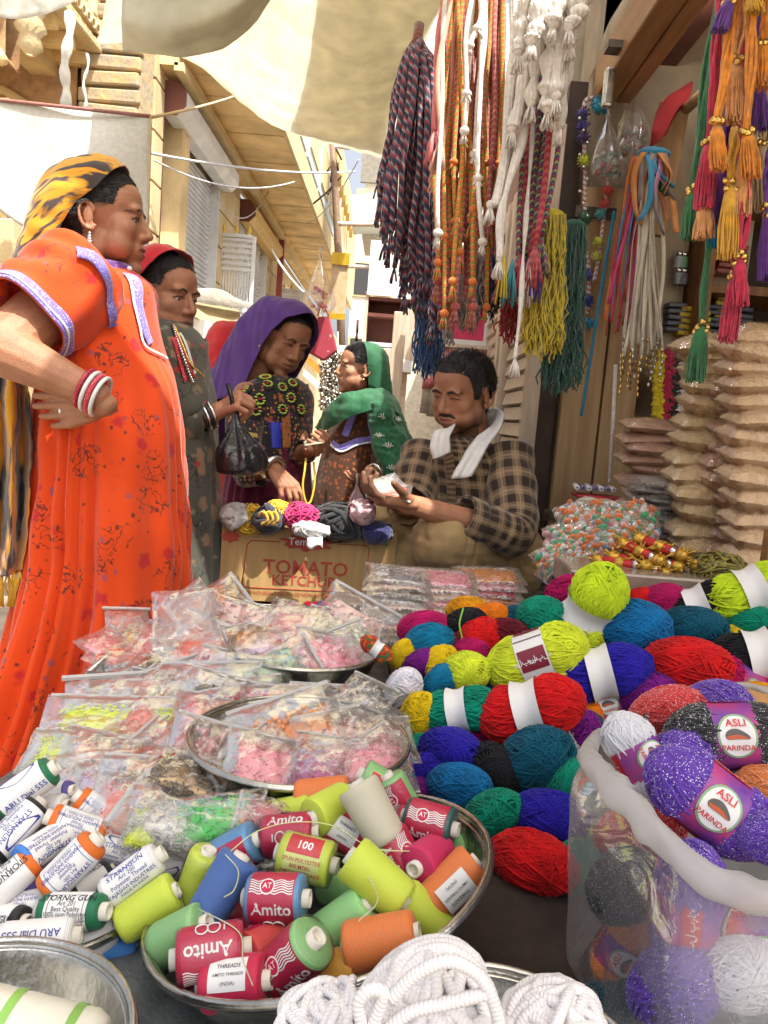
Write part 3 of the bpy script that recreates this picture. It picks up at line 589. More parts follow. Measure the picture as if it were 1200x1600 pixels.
def head_mesh(full=1.0, nose=1.0, ears=True, jaw=1.0, lid=0.0):
    b = MB(); E = b.ell
    E((0, -.018, .03), (.076, .096, .087), 28, 20); E((0, .034, .043), (.063, .055, .056), 24, 16); E((0, .034, -.02), (.059, .056, .072), 24, 16)
    E((0, .030, -.066), (.050 * jaw, .052, .046), 22, 16); E((0, .066, -.100), (.024, .021, .019)); E((0, .068, -.062), (.034, .026, .03))
    for s in (-1, 1):
        E((s * .040, .052, -.022), .0255 * full); E((s * .034 * full, .042, -.058), (.030 * full, .034, .036)); E((s * .048 * jaw, .0, -.06), (.02, .034, .034)); E((s * .026, .079, .022), (.028, .013, .011))
    b.capsule((0, -.028, -.05), (0, -.045, -.20), .052 * full ** .5, .056 * full ** .7)
    if full > 1.1: E((0, .022, -.108), (.044, .046, .028))
    m0 = remesh(b, .0042, 9); b = MB(); b.add(mverts(m0), mfaces(m0)); E = b.ell
    for s in (-1, 1):
        b.capsule((s * .0115, .0935, -.0335), (s * .0125, .088, -.034), .0076 * nose, .0085 * nose)
        b.tube([(s * .047, .066, .000), (s * .039, .0775, .0075), (s * .030, .0825, .0085), (s * .020, .0805, .005), (s * .014, .0755, -.001)], [.003, .0040, .0042, .0040, .003], 6)
        b.tube([(s * .046, .066, -.001), (s * .038, .0755, -.0090), (s * .029, .079, -.0108), (s * .018, .0775, -.006)], [.003, .0036, .0036, .003], 6)
        E((s * .031, .0672, .0048 - .0065 * lid), (.0150, .0150, .0075 + .002 * lid), 14, 10)
        if ears:
            C = [(s * (.077 + .010 * (1 - math.cos(t)) * .6 + .003), -.012 + .0165 * math.cos(t) - .004 * math.sin(t), -.006 + .029 * math.sin(t)) for t in np.linspace(.3, 5.6, 15)]
            b.tube(C, [.0042] * 13 + [.0045, .0055], 7); E((s * .080, -.012, -.006), (.0055, .0125, .023)); E((s * .082, -.003, -.034), (.0045, .007, .008))
    b.capsule((0, .084, .016), (0, .1035, -.0275), .0062, .0098 * nose); b.capsule((0, .098, -.030), (0, .083, -.042), .0078, .005)
    b.tube([(-.023, .079, -.0605), (-.012, .0875, -.0575), (0, .0905, -.0585), (.012, .0875, -.0575), (.023, .079, -.0605)], [.0035, .0055, .0058, .0055, .0035], 8)
    b.tube([(-.020, .078, -.066), (-.010, .086, -.0705), (0, .0885, -.0715), (.010, .086, -.0705), (.020, .078, -.066)], [.0035, .006, .0068, .006, .0035], 8)
    me = remesh(b, .0029, 2); P = mverts(me)
    for s in (-1, 1):
        d = np.linalg.norm((P - [s * .0145, .085, .008]) / [.008, .02, .012], axis=1); P[:, 1] -= .0035 * np.exp(-d ** 2)
        d = np.linalg.norm((P - [s * .052, .05, .006]) / [.012, .02, .012], axis=1); P[:, 1] -= .002 * np.exp(-d ** 2)
    d = np.abs(P[:, 2] + .0645) / .0028; P[:, 1] -= .003 * np.exp(-d ** 2) * (np.abs(P[:, 0]) < .023) * (P[:, 1] > .05)
    me.vertices.foreach_set('co', P.astype(np.float32).ravel()); return me
def hand(b, wrist, f, n, side=1, s=1.0, curl=(30, 40, 30), tcurl=25, spread=4, curls=None, tout=.8):
    f = V(f).normalized(); n = V(n); n = (n - f * n.dot(f)).normalized(); l = f.cross(n) * side; w = V(wrist)
    pos = [-.030, -.010, .010, .029]; ln = [.062, .074, .078, .070][::1]; kn = [.078, .088, .090, .084]
    b.capsule(w - f * .02, w + f * .02, .023 * s, .024 * s)
    for i in range(4):
        K = w + (f * kn[i] + l * pos[i]) * s - n * .0; b.capsule(w + l * pos[i] * .55 * s + f * .012 * s, K, .0135 * s, .0112 * s)
        d = (f + l * math.tan(R(spread * (i - 1.5)))).normalized(); p = K; L = ln[i] * s; cs = curls[i] if curls else curl; ang = 0; rr = .0092 * s
        for k, fr in enumerate((.46, .31, .25)):
            ang += cs[k]; dd = d * math.cos(R(ang)) + n * math.sin(R(ang)); q = p + dd * L * fr; b.capsule(p, q, rr, rr * .9, 10, 4); p = q; rr *= .9
    b.capsule(w + (f * .02 + l * .012 + n * .006) * s, w + (f * .042 + l * .03 + n * .012) * s, .016 * s, .0135 * s)
    p = w + (f * .038 + l * .032 + n * .010) * s; d = (f * .7 + l * tout + n * .35).normalized()
    q = p + d * .034 * s; b.capsule(p, q, .0115 * s, .0098 * s, 10, 4); d2 = (d * math.cos(R(tcurl)) + (f * .6 - l * .5 + n * .5).normalized() * math.sin(R(tcurl))).normalized()
    b.capsule(q, q + d2 * .027 * s, .0098 * s, .0082 * s, 10, 4)
def joinmesh(parts):
    """parts: (mesh, matrix) -> one mesh"""
    b = MB()
    for me, M in parts:
        P = mverts(me); b.add(tf(P, M) if M is not None else P, mfaces(me))
    return b.mesh('body')
ID = Matrix.Identity(4)
class Person: pass
def person(label, hc, fwd, up, skin, torso, arms, full=1.0, nose=1.0, hairmask=None, hair_off=.006, brow=1.0, lids=.5, jaw=1.0, loc=None, ears=True):
    """hc head centre; torso list of capsules; arms list of (pts, radii, handargs)"""
    p = Person(); f = V(fwd).normalized(); u = V(up); u = (u - f * u.dot(f)).normalized(); x = f.cross(u)
    p.M = Matrix(((x.x, f.x, u.x, hc[0]), (x.y, f.y, u.y, hc[1]), (x.z, f.z, u.z, hc[2]), (0, 0, 0, 1)))
    hm = head_mesh(full, nose, ears, jaw, max(0, lids - .5)); parts = [(hm, p.M)]
    b = MB()
    for (a, c, ra, rb_) in torso: b.capsule(a, c, ra * .8, rb_ * .8)
    parts.append((remesh(b, .011, 4), None))
    for (pts, rad, ha) in arms:
        b = MB()
        for i in range(len(pts) - 1): b.capsule(pts[i], pts[i + 1], rad[i], rad[i + 1])
        if ha: hand(b, pts[-1], **ha)
        parts.append((remesh(b, .0026, 2), None))
    p.o = thing('person', label, 'person', loc if loc is not None else (hc[0], hc[1], 0))
    p.body = link('body', joinmesh(parts), skin, p.o); p.body.data.polygons.foreach_set('use_smooth', np.ones(len(p.body.data.polygons), bool))
    P = mverts(hm); F = mfaces(hm); p.bvh = BVHTree.FromPolygons([tuple(q) for q in P], F)
    for s in (-1, 1):
        e = MB(); e.ell((s * .031, .0665, -.0005), .0135, 14, 10); eo = MB()
        P2 = tf(np.concatenate(e.v), p.M); e.v = [P2]; e.build('eye', M_eye, p.o)
        if lids < 1: e = MB(); e.ell((s * .031, .0752, -.001 - .0035 * lids), (.0052, .006, .0052), 10, 8); e.v = [tf(np.concatenate(e.v), p.M)]; e.build('iris', M_iris, p.o)
        strip(p, [(s * .012, .0175), (s * .022, .0225), (s * .034, .024), (s * .048, .0165)], [.0045 * brow, .0062 * brow, .0055 * brow, .002], M_hair, 'eyebrow', .0012)
        strip(p, [(s * .015, .0005), (s * .024, .0045), (s * .034, .0055), (s * .046, .000)], [.0012, .0022, .0024, .0016], M_hair, 'eyelash', .0022)

    strip(p, [(-.022, -.0605), (-.011, -.0578), (0, -.0588), (.011, -.0578), (.022, -.0605)], [.002, .007, .0065, .007, .002], M_lip, 'lip', .0006)
    strip(p, [(-.019, -.0675), (-.009, -.0705), (0, -.0715), (.009, -.0705), (.019, -.0675)], [.002, .0075, .009, .0075, .002], M_lip, 'lip', .0006)
    if hairmask is not None:
        N = np.zeros(len(hm.vertices) * 3, np.float32); hm.vertices.foreach_get('normal', N); N = N.reshape(-1, 3); h = hairmask(P); keep = h > 0
        Q = P + N * (np.clip(h * 25, .15, 1) * hair_off)[:, None] + N * (.0012 * snoise(P * [1, 1, .35], 160, 3))[:, None]; rem = -np.ones(len(P), int); rem[keep] = np.arange(keep.sum())
        fs = [tuple(rem[i] for i in q) for q in F if all(keep[i] for i in q)]; b = MB(); b.add(tf(Q[keep], p.M), fs); ho = b.build('hair', M_hair, p.o)
        rs = np.random.RandomState(5); idx = rs.choice(np.where(keep & (h < .08))[0], 1500); b = MB(); man = hair_off > .008
        for j in idx:
            nn = N[j] / (np.linalg.norm(N[j]) + 1e-9); d = rs.normal(0, .45, 3) + nn * .8 + [0, .1, 0] if man else np.array([0, -1, -.35]) + rs.normal(0, .12, 3)
            if not man: d = d - nn * d.dot(nn) + nn * .10
            d /= np.linalg.norm(d); L_ = .008 if man else rs.uniform(.02, .045); p0 = Q[j] + nn * .0004; b.tube([p0 - d * L_ * .2, p0 + d * L_ * .5 + nn * .0006, p0 + d * L_ + (0 if man else -nn * .002)], [.0006, .0006, .0002], 3, cap=False)
        b.v = [tf(np.concatenate(b.v), p.M)]; b.uv = [np.concatenate(b.uv)]; b.build('hair_strands', M_hair, ho, kind='stuff')
    return p
def strip(p, pts, w, mat, name, off, n=14):
    C = cr([(a, 0, b_) for a, b_ in pts], n); W = cr([(q,) for q in w], n)[:, 0]; rows = []
    for i in range(n):
        t = C[min(i + 1, n - 1)] - C[max(i - 1, 0)]; sd = np.array([-t[2], 0, t[0]]); sd /= np.linalg.norm(sd) + 1e-9; r_ = []
        for k in (-1, -.33, .33, 1):
            q = C[i] + sd * k * W[i] / 2; h = p.bvh.ray_cast(V((q[0], .2, q[2])), V((0, -1, 0)))
            if h[0] is None: h = (V((q[0], .07, q[2])), V((0, 1, 0)))
            r_.append(tuple(h[0] + h[1] * (off * (1 if abs(k) < .9 else .2))))
        rows.append(r_)
    b = MB(); b.grid(tf(np.array(rows), p.M)); return b.build(name, mat, p.o)
def woman_hair(P):
    x, y, z = P[:, 0], P[:, 1], P[:, 2]; ax = np.abs(x)
    line = .070 - 9.0 * np.maximum(ax - .012, 0) ** 2
    front = np.where(y > .0, (z - line) * .8 - np.maximum(0, y - .09), z - .02); temple = (.040 + .35 * (z - .03) - y)
    h = np.minimum(np.minimum(front, .05), np.where(z < line + .01, temple, 1)); ear = np.minimum(z - .022 + np.maximum(0, -.02 - y) * 2, temple)
    back = np.minimum(-.03 - y, z + .085); return np.maximum(np.maximum(h, ear), back)
def man_hair(P):
    x, y, z = P[:, 0], P[:, 1], P[:, 2]; ax = np.abs(x)
    line = .074 - 4.5 * np.maximum(ax - .03, 0) ** 2 * 4; top = np.minimum(z - line, .06) - np.maximum(0, y - .1)
    side = np.minimum(.034 + .30 * (z - .02) - y, z + .040); side = np.where(ax > .045, side, -1); side = np.where((z < .026) & (y < .006) & (y > -.032), -1, side); side = np.where(z < -.012, -1, side)
    back = np.minimum(-.032 - y, z + .07); return np.maximum(np.maximum(top, side), back)
# -------- cloth
def loft(secs, n=96, m=80, fold=None, wr=0, wf=9, seed=1, ex=1.0, t0=None):
    C = cr([tuple(s[0]) for s in secs], m); A = cr([tuple(s[1]) for s in secs], m); B = cr([tuple(s[2]) for s in secs], m)
    ph = np.linspace(0, 2 * math.pi, n, endpoint=False); c, s = np.cos(ph), np.sin(ph)
    if ex != 1: c, s = np.sign(c) * np.abs(c) ** ex, np.sign(s) * np.abs(s) ** ex
    O = A[:, None] * c[None, :, None] + B[:, None] * s[None, :, None]; t = np.linspace(0, 1, m)[:, None]
    k = np.ones((m, n)) if fold is None else 1 + fold(t, ph[None, :]); P = C[:, None] + O * k[..., None]
    if wr: P = P + (O / (np.linalg.norm(O, axis=-1, keepdims=True) + 1e-9)) * (wr * snoise(P * [1, 1, .45], wf, seed) + wr * .5 * snoise(P * [1, 1, .5], wf * 2.7, seed + 1))[..., None]
    return P
def cloth(P, name, mat, parent, closed=True, solid=.003, uvs=(1, 1)):
    b = MB(); b.grid(P, cv=closed, uvs=uvs); o = b.build(name, mat, parent, solid=solid); o.data
    o['tmp'] = 1; del o['tmp']; return o, BVHTree.FromPolygons([tuple(q) for q in np.concatenate(b.v)], b.f)
def pick(bvh, px, py, dflt=2.0):
    o = CM.translation; d = (at(px, py, 1.0) - o).normalized(); h = bvh.ray_cast(o, d)
    return (h[0], h[1]) if h[0] is not None else (None, None)
def ribbon(bvh, pix, w, name, mat, parent, off=.003, n=50, ac=5, solid=.0012, mi=None):
    """a band stitched on a garment along photo pixels; w in metres (or list)"""
    pts = []
    for (a, b_) in pix:
        h, nn = pick(bvh, a, b_)
        if h is not None: pts.append(h)
    if len(pts) < 2: return None
    C = cr([tuple(q) for q in pts], n); W = np.full(n, w) if np.isscalar(w) else cr([(q,) for q in w], n)[:, 0]; rows = []
    for i in range(n):
        c = V(C[i]); h = bvh.find_nearest(c); nn = h[1]
        if nn.dot(CM.translation - c) < 0: nn = -nn
        t = V(C[min(i + 1, n - 1)] - C[max(i - 1, 0)]).normalized(); sd = nn.cross(t).normalized(); r_ = []
        for k in np.linspace(-1, 1, ac):
            q = c + sd * (k * W[i] / 2); h2 = bvh.find_nearest(q); n2 = h2[1]
            if n2.dot(CM.translation - c) < 0: n2 = -n2
            r_.append(tuple(h2[0] + n2 * off))
        rows.append(r_)
    b = MB(); b.grid(np.array(rows)); return b.build(name, mat, parent, solid=solid)
def drape(P, name, mat, parent, n=70, m=60, wr=.006, seed=1, solid=.002, M=None, wf=10, uvs=(1, 1)):
    Q = cr(cr(np.array(P, float), n, 0), m, 1)
    if M is not None: Q = tf(Q, M)
    N = np.cross(np.gradient(Q, axis=0), np.gradient(Q, axis=1)); N /= np.linalg.norm(N, axis=-1, keepdims=True) + 1e-9
    Q = Q + N * (wr * snoise(Q * [1, 1, .5], wf, seed) + wr * .4 * snoise(Q, wf * 3, seed + 1))[..., None]
    b = MB(); b.grid(Q, uvs=uvs); o = b.build(name, mat, parent, solid=solid)
    return o, BVHTree.FromPolygons([tuple(q) for q in np.concatenate(b.v)], b.f)
def ring(c, ax, r, rr, mat, parent, name='bangle', n=22, e=1.0):
    Mx = frameM(c, None, ax); b = MB(); b.tube([Mx @ V((r * math.cos(t), r * e * math.sin(t), 0)) for t in np.linspace(0, 2 * math.pi, n, endpoint=False)], rr, 7, closed=True); return b.build(name, mat, parent)
def S(px, py, d, hw, dep, F, Lt): return (at(px, py, d), F * (hw * d / FPX), Lt * dep)
def pleat(k, a0, a1, seed, p=1.5, tmin=0.0):
    r = np.random.RandomState(seed); q = [r.uniform(0, 6.28) for _ in range(4)]
    def f(t, ph):
        a = a0 + (a1 - a0) * np.clip((t - tmin) / (1 - tmin), 0, 1) ** p; w = ph + .25 * np.sin(3 * ph + q[0]) + .15 * np.sin(5 * ph + q[1] + t)
        s = np.sin(k * w + q[2]); return a * (.7 * np.sign(s) * np.abs(s) ** .7 + .4 * np.sin(k * .47 * w + q[3] + t))
    return f
UP = V((0, 0, 1))
M_lilac = printcloth('lilac_braid', (.20, .15, .52), [(240, .35, (.62, .60, .72))], None, trans=0, scale=1)
M_redtrim = printcloth('red_braid', (.55, .03, .06), [(300, .3, (.7, .6, .55))], None, trans=0)
# ===== woman in orange ======================================================
F1 = V((math.cos(R(8)), math.sin(R(8)), 0)); L1 = V((math.sin(R(8)), -math.cos(R(8)), 0)); D1 = 1.75
hc = at(160, 346, D1); hip = at(165, 760, D1)
sk1 = skinmat('warm_brown_skin', (.40, .19, .105))
w1 = person('stout woman in orange floral dress with hand on hip and yellow black scarf', hc, F1 + UP * .04, UP, sk1,
    [(at(165, 500, D1), at(168, 600, D1), .10, .14), (at(168, 600, D1), at(165, 800, D1), .14, .16), (at(150, 800, D1), V((-.66, 1.72, .06)), .10, .05), (at(185, 800, D1), V((-.60, 1.85, .06)), .10, .05), (at(110, 480, 1.66), at(150, 490, 1.75), .06, .07), (at(160, 415, D1), at(165, 500, D1), .05, .07)],
    [([at(104, 462, 1.58), at(2, 545, 1.44), at(150, 616, 1.455), at(152, 634, 1.472)], [.064, .053, .027, .025],
      dict(f=at(76, 648, 1.515) - at(150, 640, 1.475), n=V((-.25, .95, .1)), side=-1, s=.98, curls=[(8, 14, 10), (6, 12, 10), (4, 10, 10), (0, 10, 10)], tcurl=15, spread=2, tout=.5)),
     ([at(165, 490, 1.88), at(185, 600, 1.88), at(180, 690, 1.86)], [.05, .045, .035], None)],
    full=1.22, nose=1.05, hairmask=woman_hair, loc=(-.63, 1.75, 0))
M_or = printcloth('orange_floral_cotton', (.70, .060, .002), [(15, .27, (.50, .012, .02)), (19, .15, (.34, .07, .09)), (31, .13, (.10, .02, .02))], (.07, .02, .015))
P = loft([S(168, 420, D1, 36, .062, F1, L1), S(166, 430, D1, 52, .10, F1, L1), S(163, 450, D1, 76, .17, F1, L1), S(157, 490, D1, 88, .20, F1, L1), S(160, 540, D1, 97, .20, F1, L1), S(176, 600, D1, 101, .20, F1, L1), S(181, 690, D1, 107, .215, F1, L1), S(182, 790, D1, 112, .23, F1, L1), S(178, 900, D1, 118, .24, F1, L1), S(160, 1010, D1, 128, .26, F1, L1), S(128, 1135, D1, 138, .28, F1, L1)], 150, 130,
    pleat(19, 0, .15, 4, .9, .42), .010, 8, 2)
k1, b1 = cloth(P, 'dress', M_or, w1.o)
P = loft([S(160, 1000, D1, 112, .22, F1, L1), S(130, 1135, D1, 120, .24, F1, L1), S(112, 1260, D1, 132, .26, F1, L1), S(100, 1400, D1, 140, .27, F1, L1)], 120, 30, pleat(17, .03, .085, 9, 1), .005, 9, 5); cloth(P, 'skirt', M_or, w1.o)
# short gathered sleeve with braid
ax = (at(2, 545, 1.44) - at(104, 455, 1.58)).normalized(); sx = ax.cross(UP).normalized(); sy = ax.cross(sx)
a0, a1 = at(122, 450, 1.585), at(36, 506, 1.475)
def slv(c, r1, r2): return (c, sx * r1, sy * r2)
P = loft([slv(a0.lerp(a1, -.18), .085, .10), slv(a0.lerp(a1, .1), .098, .112), slv(a0.lerp(a1, .4), .092, .098), slv(a0.lerp(a1, .75), .084, .086), slv(a1, .079, .080)], 70, 50, lambda t, ph: .10 * np.sin(24 * t + 2.2 * np.sin(ph * 1 + 1) + 1.3 * np.sin(2 * ph)) * np.clip(.25 + .8 * np.sin(ph + 2.2), 0, 1) * (1 - .6 * t), .011, 12, 3); _, bs1 = cloth(P, 'sleeve', M_or, w1.o)
P2 = P[-9:] + 0; cN = np.mean(P2, 1, keepdims=True); P2 = cN + (P2 - cN) * 1.035; cloth(P2, 'sleeve_braid', M_lilac, w1.o, solid=.003)
P2 = P[-4:-2] + 0; P2 = np.mean(P2, 1, keepdims=True) + (P2 - np.mean(P2, 1, keepdims=True)) * 1.06; cloth(P2, 'white_piping', M_white, w1.o, solid=.003)
allv = [k1, _]
def joinbvh(objs):
    vv, ff = [], []
    for o in objs:
        n0 = len(vv); vv += [tuple(v.co) for v in o.data.vertices]; ff += [tuple(i + n0 for i in q.vertices) for q in o.data.polygons]
    return BVHTree.FromPolygons(vv, ff)
b1s = joinbvh(allv)
ribbon(b1s, [(118, 396), (140, 402), (156, 418), (166, 444), (168, 475), (174, 512)], .022, 'yoke_braid', M_lilac, w1.o, .008)
ribbon(b1, [(201, 432), (212, 470), (222, 510), (232, 538), (262, 556)], .030, 'placket_braid', M_lilac, w1.o, .006); ribbon(b1, [(196, 434), (205, 470), (214, 512), (226, 545), (258, 563)], .006, 'white_piping', M_white, w1.o, .008)
cc = at(166, 424, D1); P = loft([(cc + UP * -.020, F1 * .072, L1 * .074), (cc + UP * .016 - F1 * .006, F1 * .063, L1 * .066)], 50, 8); cloth(P, 'collar', printcloth('purple_braid', (.10, .03, .16), [(260, .25, (.4, .35, .6))], trans=0), w1.o)
for q in ((194, 410), (201, 424), (205, 440)):
    h, nn = pick(b1, *q)
    if h: b = MB(); b.ell(h + nn * .006, .006, 8, 6); b.build('button', M_white, w1.o)
for i in range(4): ring(at(134, 607, 1.455).lerp(at(157, 620, 1.46), i / 3), at(162, 619, 1.455) - at(2, 545, 1.44), .038, .0042, [M_redtrim, M_white][i % 2] if i else pm('red_bangle', (.4, .02, .05), .25), w1.o, 'bangle')
ring(at(100, 641, 1.505), at(76, 648, 1.515) - at(150, 640, 1.475), .0112, .003, M_silver, w1.o, 'ring')
for i in range(7):
    b = MB(); c = w1.M @ V((.094, -.006, -.047 - .006 * i)); b.ell(c, (.004 + .0016 * i, .004 + .0016 * i, .0042), 10, 6); b.build('earring', M_silver, w1.o)
m, N, L, bb = newmat('tiger_scarf'); bb.inputs['Roughness'].default_value = .8; bb.inputs['Sheen Weight'].default_value = .4; M_scarf1 = m
tc = N.new('ShaderNodeTexCoord'); mp = N.new('ShaderNodeMapping'); mp.inputs['Scale'].default_value = (2.4, 16, 1); mp.inputs['Rotation'].default_value = (0, 0, .35); L.new(tc.outputs['UV'], mp.inputs[0])
no = N.new('ShaderNodeTexNoise'); no.inputs['Scale'].default_value = 1.0; no.inputs['Detail'].default_value = 2.5; no.inputs['Distortion'].default_value = .7; L.new(mp.outputs[0], no.inputs[0])
ra = N.new('ShaderNodeValToRGB'); ra.color_ramp.elements[0].position = .44; ra.color_ramp.elements[1].position = .50; ra.color_ramp.elements[0].color = (.05, .035, .03, 1); ra.color_ramp.elements[1].color = (.72, .33, .008, 1); L.new(no.outputs[0], ra.inputs[0]); L.new(ra.outputs[0], bb.inputs['Base Color'])
tr = N.new('ShaderNodeBsdfTranslucent'); L.new(ra.outputs[0], tr.inputs[0]); mx = N.new('ShaderNodeMixShader'); mx.inputs[0].default_value = .2; L.new(bb.outputs[0], mx.inputs[1]); L.new(tr.outputs[0], mx.inputs[2]); L.new(mx.outputs[0], N['Material Output'].inputs[0])
rows = [
 [(-.078, -.02, -.06), (-.088, .012, .03), (-.062, .045, .095), (0, .058, .124), (.060, .046, .105), (.088, .008, .055), (.090, -.040, .010), (.086, -.078, -.055), (.080, -.105, -.13)],
 [(-.088, -.05, -.08), (-.097, -.02, .03), (-.068, .01, .112), (0, .018, .140), (.066, .006, .117), (.095, -.030, .055), (.094, -.070, -.01), (.086, -.105, -.08), (.072, -.135, -.155)],
 [(-.085, -.09, -.10), (-.09, -.07, .02), (-.066, -.05, .10), (0, -.055, .134), (.064, -.065, .105), (.090, -.085, .045), (.088, -.108, -.03), (.078, -.135, -.10), (.062, -.165, -.18)],
 [(-.06, -.13, -.11), (-.07, -.11, .0), (-.055, -.10, .06), (0, -.118, .09), (.058, -.118, .065), (.080, -.125, .01), (.080, -.140, -.055), (.070, -.165, -.125), (.055, -.195, -.20)],
 [(-.05, -.15, -.15), (-.055, -.14, -.06), (-.045, -.14, -.01), (0, -.15, .0), (.045, -.152, -.02), (.062, -.158, -.06), (.060, -.172, -.11), (.055, -.195, -.17), (.045, -.225, -.235)],
 [(-.09, -.23, -.33), (-.06, -.22, -.32), (-.03, -.21, -.31), (.0, -.21, -.30), (.025, -.215, -.31), (.04, -.225, -.32), (.05, -.24, -.33), (.055, -.255, -.34), (.06, -.27, -.35)]]
drape(rows, 'scarf', M_scarf1, w1.o, 120, 80, .004, 5, M=w1.M, wf=16)
drape([[tuple(at(*q)) for q in r_] for r_ in [[(-40, 470, 1.62), (-20, 468, 1.58), (-5, 470, 1.62), (10, 472, 1.58), (22, 474, 1.62), (32, 476, 1.60)],
 [(-45, 600, 1.66), (-20, 600, 1.58), (0, 600, 1.66), (16, 600, 1.57), (32, 600, 1.65), (46, 602, 1.60)], [(-45, 720, 1.66), (-18, 720, 1.57), (2, 720, 1.66), (18, 720, 1.56), (34, 720, 1.65), (50, 722, 1.59)],
 [(-45, 830, 1.66), (-18, 832, 1.57), (0, 830, 1.65), (16, 830, 1.56), (30, 828, 1.64), (44, 826, 1.59)], [(-45, 905, 1.65), (-20, 905, 1.58), (-4, 902, 1.64), (10, 900, 1.57), (24, 895, 1.63), (34, 890, 1.60)]]], 'scarf_tail', M_scarf1, w1.o, 80, 60, .004, 7, wf=20, uvs=(1.2, .42))
for i in range(6):
    c = at(-14 + 9 * i, 893, 1.60); b = MB()
    for k in range(5): b.tube([c, c + V((rnd.uniform(-.01, .01), 0, -.03)), c + V((rnd.uniform(-.016, .016), 0, -.075))], .002, 4)
    b.build('tassel', pm('mustard_thread', (.6, .34, .03), .8), w1.o)
# ===== woman with red scarf =================================================
D2 = 2.1; F2 = V((math.cos(R(-24)), math.sin(R(-24)), 0)); L2 = V((F2.y, -F2.x, 0)); hc = at(256, 464, D2)
sk2 = skinmat('brown_skin', (.42, .20, .115))
FD = V((1, .05, 0)).normalized(); LD = V((FD.y, -FD.x, 0))
w2 = person('woman in red scarf and grey floral dress beside the orange dress', hc, F2 - UP * .10, UP + F2 * .02, sk2,
    [(at(262, 520, D2), at(266, 580, D2), .045, .08), (at(266, 580, D2), at(268, 640, D2), .08, .11), (at(270, 640, D2), at(275, 800, D2), .12, .13), (at(262, 800, D2), V((-.60, 2.08, .06)), .09, .05), (at(288, 800, D2), V((-.54, 2.16, .06)), .09, .05), (at(250, 575, 2.03), at(285, 575, 2.2), .04, .04)],
    [([at(282, 580, 2.04), at(288, 662, 1.98), at(332, 647, 2.0)], [.038, .038, .024], dict(f=at(372, 625, 1.98) - at(332, 647, 2.0), n=V((.1, .55, -.8)), side=1, s=.98, curl=(62, 72, 45), tcurl=40, spread=1, tout=.5))],
    full=1.05, hairmask=woman_hair, loc=(-.57, 2.1, 0))
M_gr = printcloth('grey_green_floral', (.075, .072, .055), [(14, .34, (.34, .20, .11)), (18, .22, (.40, .03, .03)), (23, .2, (.22, .20, .14))], (.01, .01, .01))
P = loft([S(256, 503, D2, 35, .07, FD, LD), S(260, 518, D2, 50, .14, FD, LD), S(265, 548, D2, 58, .18, FD, LD), S(270, 620, D2, 62, .175, FD, LD), S(275, 700, D2, 66, .17, FD, LD), S(278, 800, D2, 66, .18, FD, LD), S(280, 950, D2, 66, .2, FD, LD), S(282, 1250, D2, 76, .24, FD, LD)], 110, 100, pleat(13, 0, .06, 7, 1.2, .4), .006, 9, 6); _, b2 = cloth(P, 'dress', M_gr, w2.o)
P = loft([(at(276, 535, 2.06), V((.07, .02, .01)), V((0, .08, .02))), (at(290, 600, 2.0), V((.058, 0, 0)), V((0, .058, 0))), (at(289, 650, 1.98), V((.05, 0, .02)), V((0, .05, 0))), (at(300, 664, 1.98), V((.0, 0, .048)), V((0, .046, 0))), (at(322, 652, 1.995), V((.0, 0, .04)), V((0, .038, 0)))], 40, 40, lambda t, ph: .05 * np.sin(22 * t + 2 * np.sin(ph)), .004, 14, 3); cloth(P, 'sleeve', M_gr, w2.o)
ribbon(b2, [(272, 530), (286, 575), (300, 618), (318, 652)], .026, 'placket_braid', M_redtrim, w2.o, .008); ribbon(b2, [(278, 524), (296, 570), (312, 615), (325, 640)], .007, 'white_piping', M_white, w2.o, .010)
cc = at(257, 506, D2); P = loft([(cc - UP * .03, F2 * .07, L2 * .075), (cc + UP * .012, F2 * .058, L2 * .062)], 40, 6); cloth(P, 'collar', M_redtrim, w2.o)
for i in range(4):
    b = MB(); pts = []
    for (a, c_) in [(270 - i, 515), (280, 540 + 6 * i), (293 + 2 * i, 570 + 14 * i), (312, 590 + 12 * i)]:
        h, nn = pick(b2, a, c_)
        if h: pts.append(tuple(h + nn * .012))
    if len(pts) > 2:
        for q in cr(pts, 34): b.ell(q, .0048, 6, 4)
        b.build('necklace', [M_gold, pm('red_bead', (.4, .03, .03), .3), M_silver, pm('dark_bead', (.1, .06, .03), .3)][i], w2.o)
for i in range(4): ring(at(316, 653, 1.992).lerp(at(330, 648, 2.0), i / 3), at(332, 647, 2.0) - at(300, 660, 1.98), .034, .0045, [pm('black_bangle', (.02, .02, .02), .25), M_silver][i % 2], w2.o)
for sgn in (1,):
    b = MB(); c = w2.M @ V((.088, .0, -.052)); b.tube([c + w2.M.to_3x3() @ V((0, .009 * math.cos(t), .011 * math.sin(t))) for t in np.linspace(0, 6.28, 14)[:-1]], .0026, 6, closed=True); b.build('earring', M_gold, w2.o)
M_red = pm('red_scarf_cotton', (.62, .008, .015), .75, var=.10, vs=30, sheen=.4, bump=.15, bs=500, trans=.2)
